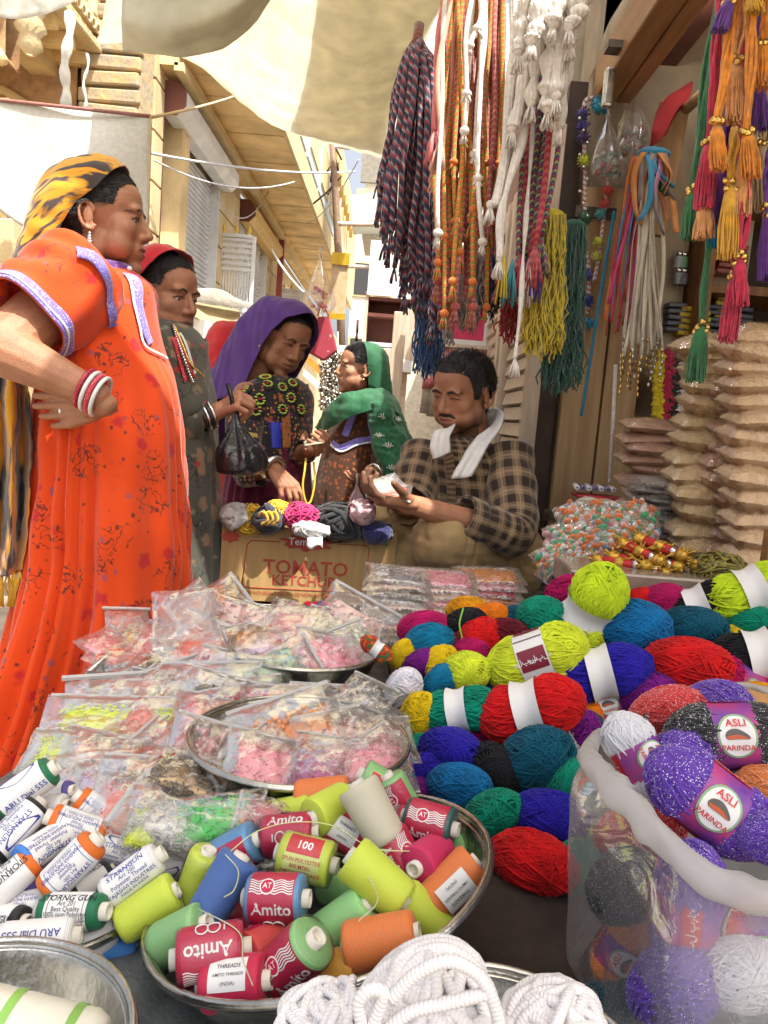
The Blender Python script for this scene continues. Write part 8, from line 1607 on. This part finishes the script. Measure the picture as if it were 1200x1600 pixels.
HK = lambda n, c: pm('hank_' + n, c, .85, var=.25, vs=50, sheen=.3)
hank('mustard yellow yarn hank hanging beside the timber post', 862, 335, 846, 562, 22, 29, 2.02, HK('mustard', (.52, .40, .01)), 120, 1)
hank('dark green yarn hank hanging against the door plank', 897, 352, 876, 615, 20, 28, 2.1, HK('dkgreen', (.008, .075, .05)), 120, 2)
hank('moss green yarn hank behind the navy cords', 672, 250, 658, 505, 13, 12, 2.55, HK('moss', (.03, .10, .02)), 70, 3)
hank('blue yarn hank hanging below the moss green one', 684, 330, 668, 592, 15, 20, 2.5, HK('blue', (.02, .085, .22)), 100, 4)
hank('grey yarn hank under the orange cords', 742, 400, 732, 520, 15, 17, 2.3, HK('grey', (.33, .30, .27)), 70, 5)
hank('navy blue yarn hank behind the grey one', 772, 340, 758, 500, 17, 18, 2.36, HK('navy', (.02, .015, .12)), 70, 6)
hank('red yarn hank under the dark plaited cords', 800, 445, 795, 540, 12, 12, 2.2, HK('red', (.38, .01, .01)), 60, 7)
hank('black yarn hank beside the red one', 778, 430, 772, 490, 10, 10, 2.3, HK('black', (.012, .01, .012)), 50, 8)
hank('small grey hank hanging beside the red cloth', 706, 478, 700, 545, 6, 7, 2.28, HK('grey', (.33, .30, .27)), 30, 9)
# ------------------------------------------------------------------ on the shop wall
gl = thing('pompom_string', 'long string of coloured pompoms and beads on the door wall', 'garland', at(912, 160, 2.45)); pts = cr([tuple(at(*p, 2.45)) for p in [(930, 152), (914, 160), (912, 200), (914, 260), (914, 320), (914, 380), (920, 430), (918, 490)]], 60); b = MB(); b.tube(pts, .007, 8); b.build('string', braid('whitered', [(.6, .58, .55), (.45, .1, .1), (.6, .58, .55)], 60), gl)
def pompom(c, r, mat, par, seed=1):
    q = random.Random(seed); b = MB(); b.ell(c, r * .7, 10, 8)
    for i in range(46): d = V((q.gauss(0, 1), q.gauss(0, 1), q.gauss(0, 1))).normalized(); b.tube([c, V(c) + d * r], r * .09, 3, cap=False)
    b.build('pompom', mat, par)
for k, (x, y, c) in enumerate([(911, 178, (.05, .03, .18)), (911, 196, (.05, .03, .2)), (912, 214, (.06, .03, .14)), (913, 252, (.50, .55, .04)), (914, 340, (.02, .12, .06)), (916, 430, (.04, .05, .35)), (919, 470, (.03, .05, .3)), (920, 505, (.02, .25, .45))]): pompom(at(x, y, 2.44), .024, pm('pomwool_%d' % k, c, .9, sheen=.4), gl, k)
for k in range(14): b = MB(); b.ell(at(906 + (k % 3) * 6, 185 + k * 19, 2.425), .006, 6, 5); b.build('bead', M_silver, gl)
gl = thing('pompom_string', 'short pompom string with red tuft beside the ribbon bundle', 'garland', at(945, 290, 2.42)); b = MB(); b.tube(cr([tuple(at(*p, 2.42)) for p in [(950, 270), (948, 300), (942, 350), (936, 400), (928, 440)]], 30), .006, 8); b.build('string', braid('whitered', [(.6, .58, .55)] * 2), gl)
for k, (x, y, c) in enumerate([(949, 298, (.55, .04, .02)), (945, 318, (.5, .06, .05)), (938, 335, (.05, .3, .3)), (935, 378, (.55, .55, .05)), (933, 400, (.5, .5, .08))]): pompom(at(x, y, 2.41), .02, pm('pomw_%d' % k, c, .9, sheen=.4), gl, k + 20)
t = thing('blue_pompom', 'turquoise pompom at the top of the door plank', 'pompom', at(940, 162, 2.43)); pompom(at(940, 160, 2.43), .036, pm('turq', (.01, .28, .42), .9, sheen=.4), t, 5); [pompom(at(936 + 7 * k, 168 - 4 * k, 2.42), .022, pm('turq', (.01, .28, .42)), t, 8 + k) for k in range(2)]
def hung_bag(px, py, d, w, h, label, cols, mat=None, seed=1):
    t = thing('plastic_bag', label, 'plastic bag', tuple(at(px, py, d))); s = d / FPX; secs = []
    for f, k in [(0, .10), (.12, .16), (.35, .55), (.6, .9), (.85, 1.0), (1.0, .55)]: secs.append((at(px, py + h * f, d), V((w * s / 2 * k, 0, 0)), V((0, w * s / 2 * k * .8, 0))))
    P = loft(secs, 36, 30, lambda t_, ph: .10 * np.sin(5 * ph + 3 * t_) + .06 * np.sin(9 * ph + 1), .003, 30, seed); b = MB(); b.grid(P, cv=True); b.build('film', mat or M_zip2, t); q = random.Random(seed); b = MB()
    for k, c in enumerate(cols):
        b = MB(); 
        for i in range(10): b.ell(at(px + q.uniform(-.32, .32) * w, py + h * q.uniform(.55, .92), d + q.uniform(-.02, .02)), (w * s * .10, w * s * .10, w * s * .08), 7, 5)
        b.build('contents', pm('bagfill_%s' % str(c), c, .4, var=.3, vs=60), t, kind='stuff')
    b = MB(); b.tube([at(px, py - 12, d), at(px + 2, py + 4, d)], .004, 6); b.build('tie', M_wire, t); return t
hung_bag(950, 180, 2.40, 52, 105, 'clear bag of red and green trinkets hung on wall', [(.4, .05, .04), (.05, .2, .12), (.5, .5, .5)], seed=3)
hung_bag(990, 145, 2.42, 54, 100, 'clear bag of silver foil beside the trinket bag', [(.45, .42, .36), (.2, .3, .2), (.35, .05, .1)], seed=5)
hung_bag(982, 200, 2.40, 30, 46, 'small bag of brown beads under the foil bag', [(.3, .18, .06)], seed=8)
# ribbons
rb_ = thing('ribbon_bundle', 'cream ribbons with beaded ends hanging by the shelf', 'ribbons', at(1025, 235, 2.3)); q = random.Random(9)
def ribbon_strip(P, w, mat, par, tw=0, nm='ribbon'):
    P = np.asarray([tuple(p) for p in P]); n = len(P); side = np.array(CR @ V((1, 0, 0))); rows = [[P[i] + (side * math.cos(tw * i / n) + np.array([0, 1, 0]) * math.sin(tw * i / n)) * w * s for s in (-.5, 0, .5)] for i in range(n)]; b = MB(); b.grid(np.array(rows)); b.build(nm, mat, par, solid=.002)
CRM = pm('cream_ribbon', (.62, .56, .44), .75, var=.1, vs=30, sheen=.3)
for i in range(20):
    x0, x1 = 1015 + q.uniform(-8, 14), 975 + 62 * i / 19 + q.uniform(-4, 4); P = hang_path(at(x0, 240, 2.3 + q.uniform(-.03, .03)), at(x1, 545 + q.uniform(-20, 15), 2.3 + q.uniform(-.04, .03)), .02, 20, i); ribbon_strip(P, .011, CRM, rb_, q.uniform(-3, 3)); b = MB()
    for k in range(int(q.uniform(4, 8))): b.ell(P[-1] + V((q.uniform(-.003, .003), 0, -.018 * k)), (.0042, .0042, .008), 7, 5)
    b.build('bead_string', [M_gold, M_silver, pm('brown_bead', (.2, .1, .04), .3)][i % 3], rb_)
rb2 = thing('ribbon_bundle', 'red orange and pink ribbons hanging left of the cream ones', 'ribbons', at(985, 240, 2.33)); RC = [(.55, .02, .02), (.70, .18, .02), (.55, .04, .18), (.50, .02, .03), (.03, .25, .45), (.6, .03, .03)]
for i in range(16):
    P = hang_path(at(992 + q.uniform(-8, 10), 245, 2.34), at(945 + 40 * i / 15 + q.uniform(-4, 4), 490 + q.uniform(-30, 40), 2.34 + q.uniform(-.03, .03)), .015, 18, i + 40); ribbon_strip(P, .010, pm('ribbon_%d' % (i % 6), RC[i % 6], .6, sheen=.3), rb2, q.uniform(-3, 3))
rb3 = thing('ribbon_bundle', 'short turquoise rust and green ribbons tied above cream ones', 'ribbons', at(1020, 235, 2.27)); SC = [(.02, .25, .45), (.45, .14, .05), (.62, .25, .05), (.25, .22, .22), (.01, .16, .08), (.5, .2, .35)]
for i in range(16):
    x = 1000 + 58 * i / 15; P = hang_path(at(1018 + q.uniform(-14, 18), 238, 2.26), at(x + q.uniform(-8, 8), 300 + q.uniform(-10, 70), 2.27 + q.uniform(-.03, .02)), .03, 14, i + 70); ribbon_strip(P, .017, pm('sribbon_%d' % (i % 6), SC[i % 6], .6, sheen=.3), rb3, q.uniform(-2, 2))
b = MB(); b.ell(at(1022, 240, 2.28), (.05, .03, .018), 14, 8); b.build('tie_knot', pm('sribbon_0', SC[0]), rb3)
b = MB(); b.tube(cr([tuple(at(*p, 2.36)) for p in [(960, 330), (948, 400), (932, 500), (918, 590), (908, 650)]], 30), .005, 7); tag(b.build('turquoise_string', pm('turq_cord', (.01, .18, .32), .8)), 'single turquoise cord hanging down to the door plank', 'cord')
b = MB(); b.tube([at(962, 570, 2.36), at(958, 660, 2.36), at(953, 745, 2.36)], .006, 7); tuft(b, at(953, 745, 2.36), .02, 6, .002, 4); tag(b.build('white_string', WC), 'single white cord hanging in front of the door plank', 'cord')
# ------------------------------------------------------------------ bright tassels at the right
ORG = pm('orange_silk', (.75, .26, .01), .7, var=.2, vs=60, sheen=.4); PCH = pm('peach_silk', (.75, .36, .12), .7, var=.2, vs=60, sheen=.4); CRI = pm('crimson_silk', (.55, .01, .06), .7, var=.25, vs=60, sheen=.4); GRN = pm('green_silk', (.02, .17, .05), .7, var=.25, vs=60, sheen=.4); VIO = pm('violet_silk', (.11, .015, .24), .7, var=.25, vs=60, sheen=.4); TRQ = pm('turquoise_silk', (.01, .25, .4), .7); BGE = pm('beige_silk', (.5, .36, .2), .7); AMB = pm('amber_silk', (.72, .38, .02), .7, sheen=.4, var=.2, vs=60)
def tassel(label, top, neck, bot, mat, d, w, cw=9, seed=1, beads=True, mat2=None):
    t = thing('silk_tassel', label, 'tassel', tuple(at(*neck, d)), 'bright silk tassels with gold beads'); q = random.Random(seed)
    if top:
        b = MB(); A, N_ = at(*top, d), at(*neck, d); n = 9
        for i in range(n): o = V((q.uniform(-1, 1), q.uniform(-1, 1), 0)) * cw * d / FPX * .5; P = hang_path(A + o, N_ + o * .6, .006, 10, seed + i); b.tube(P, cw * d / FPX * .26, 6)
        b.build('cord', mat, t)
    N_ = at(*neck, d); B_ = at(*bot, d); ax = (B_ - N_); L_ = ax.length
    for part_ in range(1):
        b = MB()
        for i in range(64):
            a_, rr = q.uniform(0, 6.28), math.sqrt(q.random()); o = V((math.cos(a_), math.sin(a_), 0)) * rr * w * d / FPX; P = [N_ + o * .35, N_ + ax * .25 + o * .75, N_ + ax * .6 + o * .95 + V((q.uniform(-.004, .004), 0, 0)), N_ + ax * q.uniform(.92, 1.03) + o * 1.05]; b.tube(P, .0016, 4, cap=False)
        b.tube([N_, N_ + ax * .2, N_ + ax * .8], [w * d / FPX * .5, w * d / FPX * .75, w * d / FPX * .7], 10); b.build('skirt', mat2 or mat, t)
    if beads:
        for i in range(7): b = MB(); a_ = i * .9; b.ell(N_ + V((math.cos(a_) * w * .55 * d / FPX, math.sin(a_) * w * .55 * d / FPX, q.uniform(-.012, .012))), .0072, 8, 6); b.build('gold_bead', M_gold, t)
TS = [('green tassel on a long cord at the left of cluster', (1128, -30), (1083, 296), (1076, 375), GRN, 1.62, 13), ('lowest green tassel hanging over the snack bags', (1112, 330), (1096, 512), (1083, 596), GRN, 1.66, 16), ('crimson tassel with peach tip beside the green cord', (1130, -30), (1108, 224), (1098, 328), CRI, 1.55, 15), ('peach tassel under the crimson one', None, (1102, 322), (1098, 374), PCH, 1.56, 17), ('orange tassel with gold bead neck in front', (1156, -30), (1120, 198), (1124, 266), ORG, 1.48, 14), ('peach tassel hanging highest in the middle', (1158, -30), (1151, 100), (1148, 192), PCH, 1.52, 15), ('orange tassel with two gold bead clusters', (1180, -30), (1168, 205), (1174, 278), ORG, 1.46, 14), ('orange tassel at the upper right corner', (1196, -30), (1194, 66), (1194, 138), ORG, 1.48, 16), ('crimson tassel behind the orange ones', (1164, -30), (1158, 192), (1148, 278), CRI, 1.58, 17), ('peach tassel below the two bead orange tassel', None, (1158, 250), (1156, 338), PCH, 1.50, 16), ('amber tassel hanging low in the middle', (1150, 200), (1142, 290), (1137, 404), AMB, 1.50, 15), ('violet tassel between crimson and amber ones', (1140, 60), (1132, 250), (1128, 350), VIO, 1.60, 18), ('turquoise tassel tip under the violet one', None, (1122, 340), (1118, 386), TRQ, 1.62, 11), ('violet tassel behind the right orange ones', (1186, -30), (1186, 130), (1188, 205), VIO, 1.56, 13), ('long crimson tassel hanging lowest on the right', (1162, 190), (1150, 428), (1137, 534), CRI, 1.54, 14), ('shorter crimson tassel beside the lowest one', (1166, 250), (1156, 405), (1158, 478), CRI, 1.50, 12), ('beige tassel hanging at the right edge', (1193, 120), (1192, 220), (1190, 330), BGE, 1.60, 15), ('violet tassel at the far right edge', (1205, 230), (1200, 330), (1197, 438), VIO, 1.50, 12), ('short violet tuft at the top of the cluster', (1142, -30), (1140, 0), (1124, 50), VIO, 1.46, 13), ('short amber tuft hanging at the very top', (1176, -40), (1178, -10), (1180, 20), AMB, 1.44, 15)]
for k, (lab, tp_, nk, bt, m, d, w) in enumerate(TS): tassel(lab, tp_, nk, bt, m, d, w, 10, k * 3 + 1, tp_ is not None)
# ------------------------------------------------------------------ goods on the shelves
for k, (px, py) in enumerate([(1053, 388), (1062, 376), (1053, 404), (1062, 402)]):
    p = at(px, py, 2.62); z0 = 1.596 if k > 1 else 1.65; t = thing('small_jar', ['upper left small jar on the shelf', 'upper green labelled jar on the shelf', 'lower left small jar on the shelf', 'lower dark labelled jar on the shelf'][k], 'jar', (p.x, p.y, z0), 'small jars on the shelf'); b = MB(); b.lathe([(.001, 0), (.014, 0), (.015, .004), (.015, .036), (.012, .040), (.001, .040)], 16, Matrix.Translation((p.x, p.y - .06, z0))); b.build('jar', pm('jar_%d' % k, [(.3, .35, .35), (.1, .25, .1), (.2, .25, .22), (.12, .1, .14)][k], .2), t); b = MB(); b.lathe([(.001, .052), (.0145, .052), (.0145, .040), (.001, .040)], 16, Matrix.Translation((p.x, p.y - .06, z0))); b.build('lid', M_silver, t)
for k, (px, py, w, c, lab) in enumerate([(1090, 412, 30, (.5, .2, .05), 'small orange packets lying on the jar shelf'), (1130, 412, 44, (.35, .08, .06), 'reddish packets lying on the jar shelf'), (1062, 506, 26, (.55, .38, .02), 'mustard folded pack on the lower shelf'), (1082, 512, 24, (.60, .70, .03), 'lime folded pack on the lower shelf'), (1045, 500, 30, (.08, .08, .09), 'dark folded packs at the lower shelf end'), (1125, 505, 70, (.06, .07, .09), 'dark shiny packs filling the lower shelf'), (1115, 488, 22, (.55, .4, .05), 'small yellow pack behind the dark packs'), (1050, 290, 60, (.05, .05, .055), 'dark spotted bundles on the upper shelf')]):
    d = 2.66; p = at(px, py, d); b = MB(); s = w * d / FPX
    for j in range(5): b.box((p.x + rnd.uniform(-.004, .004), p.y - .02, p.z - .04 + j * .020), (s, .12, .017), Matrix.Rotation(rnd.uniform(-.05, .05), 4, 'Y'))
    tag(b.build('folded_pack', pm('pack_%d' % k, c, .35, var=.3, vs=60), None, False, bevel=.005), lab, 'pack', 'folded packs on the shelves')
def flower_garland(px, c, lab, k):
    t = thing('flower_garland', lab, 'garland', tuple(at(px, 552, 2.48)), 'paper flower garlands under the shelf'); q = random.Random(k)
    b = MB(); b.tube([at(px + 6, 548, 2.49), at(px, 660, 2.47)], .012, 6); b.build('cord', pm('garl_%d' % k, c, .8, sheen=.3, var=.2, vs=90), t)
    for j in range(22):
        f = j / 21; c0 = at(px + 6 * (1 - f) + q.uniform(-4, 4), 550 + 106 * f, 2.465); b = MB()
        for i in range(5): a_ = q.uniform(0, 6.28); b.ell(c0 + V((math.cos(a_) * .010, -.006, math.sin(a_) * .008)), (.012, .010, .008), 6, 4)
        b.build('flower', pm('garl_%d' % k, c), t)
for k, (px, c, lab) in enumerate([(1024, (.68, .55, .01), 'yellow flower garland hanging under the shelf'), (1040, (.42, .01, .06), 'crimson flower garland beside the yellow one'), (1052, (.012, .012, .012), 'black flower garland beside the white one'), (1062, (.72, .70, .66), 'white flower garland in the middle'), (1072, (.72, .26, .01), 'orange flower garland beside the white one'), (1083, (.01, .10, .04), 'dark green flower garland behind the tassel'), (1094, (.03, .03, .22), 'blue flower garland near the snack bags'), (1106, (.4, .01, .02), 'red flower garland half behind the snack bags')]): flower_garland(px, c, lab, k)
# ------------------------------------------------------------------ things held and hanging in the street
blk = pm('black_polythene', (.012, .012, .014), .25, bump=.5, bs=60); t = thing('shopping_bag', 'black polythene bag hanging from the woman\'s hand', 'bag', at(377, 740, 2.0)); secs = []
for (px, py, w, dp) in [(366, 640, 5, .012), (368, 662, 7, .016), (372, 682, 20, .04), (376, 704, 36, .075), (377, 724, 39, .085), (375, 738, 33, .075), (374, 742, 10, .03)]: secs.append((at(px, py, 1.97), V((w * 1.97 / FPX, 0, .0)), V((0, dp, 0))))
P = loft(secs, 60, 60, lambda t_, ph: (.13 * np.sin(9 * ph) + .08 * np.sin(15 * ph + 1)) * np.clip(1.3 - 1.6 * t_, .06, 1), .003, 30, 3); b = MB(); b.grid(P, cv=True); b.build('bag', blk, t); b = MB(); b.tube([at(366, 650, 1.97), at(362, 622, 1.955), at(356, 600, 1.96)], .006, 7); b.build('handle', blk, t)
b = MB(); P = cr([tuple(at(*p)) for p in [(478, 716, 2.36), (476, 735, 2.34), (473, 760, 2.33), (478, 785, 2.33), (486, 782, 2.34), (492, 750, 2.35), (490, 722, 2.37)]], 40); b.tube(P, .0035, 6); tag(b.build('yellow_string', pm('yellow_zari', (.62, .40, .04), .5)), 'yellow braided string dangling from the purple scarf woman\'s fingers', 'string')
sheet('banknotes', 'folded banknotes held in the woman\'s far hand', [[at(474, 690, 2.36), at(490, 684, 2.35), at(506, 682, 2.36)], [at(476, 697, 2.33), at(492, 694, 2.32), at(508, 692, 2.33)]], 8, 12, pm('banknote', (.42, .36, .24), .8), .002, 3, 'money')
t = hung_bag(557, 752, 3.12, 30, 60, 'pink translucent bag dangling from the green shawl woman', [(.5, .1, .35)], plastic('pink_film', (.95, .45, .8), .7, .3, .2, .4, 20), 4)
for k, (px, py, a, kind, c, lab) in enumerate([(596, 762, 20, 'disc', 'cyan', 'blue sequin packet held in the man\'s hands'), (614, 768, -10, 'disc', 'coral', 'orange sequin packet held in the man\'s hands'), (604, 756, 40, None, 'clear', 'crumpled clear packet on top of the man\'s hands')]): packet(px, py, 1.955 - .01 * k, .085, .06, .02, a, kind, c, lab, UP * .7 + toCam(at(px, py, 1.9)) * .5, False, grp='packets in the man\'s hands')
hung_bag(500, 398, 3.9, 42, 95, 'clear bag with red bangles hanging above the purple scarf', [(.5, .03, .04), (.6, .5, .5)], seed=6)
t = thing('gold_packet', 'golden cloth packet in clear film hanging by the pole', 'packet', at(530, 410, 4.0)); a = at(529, 452, 4.0); part('panel', a, (.085, .02, .27), pm('gold_brocade', (.55, .36, .12), .5, c2=(.62, .5, .4), vs=30), t); part('top_fold', a + V((0, -.012, .15)), (.092, .02, .06), pm('gold_foil', (.7, .45, .03), .3, metal=.4), t); part('bottom_fold', a + V((0, -.012, -.14)), (.09, .02, .03), pm('gold_foil', (.7, .45, .03)), t)
t = thing('dotted_bag', 'maroon dotted cloth bag hanging beside the purple scarf', 'bag', at(505, 500, 3.8)); q4 = [at(496, 494, 3.8), at(514, 494, 3.8), at(527, 548, 3.8), at(505, 564, 3.8), at(480, 550, 3.8)]
b = MB(); pts5 = [tuple(p) for p in q4] + [tuple(p + V((0, .05, 0))) for p in q4]; b.add(pts5, [(4, 3, 2, 1, 0), (5, 6, 7, 8, 9)] + [(i, (i + 1) % 5, (i + 1) % 5 + 5, i + 5) for i in range(5)]); b.build('bag', printcloth('maroon_dotted', (.30, .03, .05), [(22, .16, (.6, .4, .3))], trans=0), t, False, bevel=.01); b = MB(); b.tube([q4[0], at(503, 470, 3.8), q4[1]], .005, 6); b.build('strap', PINKC, t)
for k, (px, y0, y1, n) in enumerate([(508, 560, 640, 5), (518, 545, 650, 6), (528, 548, 640, 5)]):
    t = thing('silver_garland', ['silver foil garland nearest the purple scarf', 'longest silver foil garland in the middle', 'silver foil garland beside the green scarf'][k], 'garland', tuple(at(px, y0, 4.1)), 'silver foil garlands'); b = MB()
    for i in range(150): c = at(px + rnd.uniform(-8, 8), y0 + (y1 - y0) * rnd.random(), 4.1 + rnd.uniform(-.04, .04)); b.lathe([(.001, .003), (.013, 0), (.001, -.003)], 5, Matrix.Translation(c) @ Euler((rnd.uniform(0, 3), rnd.uniform(0, 3), 0)).to_matrix().to_4x4())
    b.build('foil', pm('foil_silver', (.62, .58, .50), .25, metal=.8, var=.3, vs=30), t, kind='stuff'); b = MB(); b.tube([at(px, y0 - 30, 4.1), at(px, y1, 4.1)], .004, 5); b.build('cord', M_wire, t)
b = MB(); b.tube([at(559, 500, 4.3), at(558, 520, 4.3)], .008, 6); tuft(b, at(558, 518, 4.3), .05, 12, .004, 3, .15); tag(b.build('dark_tassel', pm('plum_thread', (.08, .02, .06), .8)), 'single plum tassel hanging over the green scarf', 'tassel')
for k, (px, y0, y1) in enumerate([(666, 566, 645), (676, 562, 650)]):
    t = thing('paper_garland', ['cream garland with pink band behind the man', 'second cream garland closer to the man'][k], 'garland', tuple(at(px, y0, 2.75)), 'cream garlands'); b = MB(); b.tube([at(px + 4, y0, 2.75), at(px - 2, y1, 2.75)], [.010, .02], 10); b.build('roll', pm('cream_garl', (.62, .54, .40), .9, bump=.8, bs=120), t); b = MB(); b.tube([at(px + 2, y0 + 26, 2.745), at(px + 1, y0 + 42, 2.745)], .0185, 10); b.build('pink_band', PINKC, t)
oc = thing('orange_sign', 'slanting orange and white shop board behind the purple scarf', 'sign', at(490, 570, 5)); qq = [ony(476, 552, 5.2), ony(506, 578, 5.2), ony(504, 590, 5.2), ony(474, 562, 5.2)]
b = MB(); b.hexa([tuple(p) for p in qq] + [(p.x, p.y + .03, p.z) for p in qq]); b.build('board', pm('orange_board', (.75, .25, .03), .6), oc, False); b = MB(); b.hexa([(p.x, p.y + .002, p.z - .10) for p in qq] + [(p.x, p.y + .03, p.z - .10) for p in qq]); b.build('lower_board', M_white, oc, False)
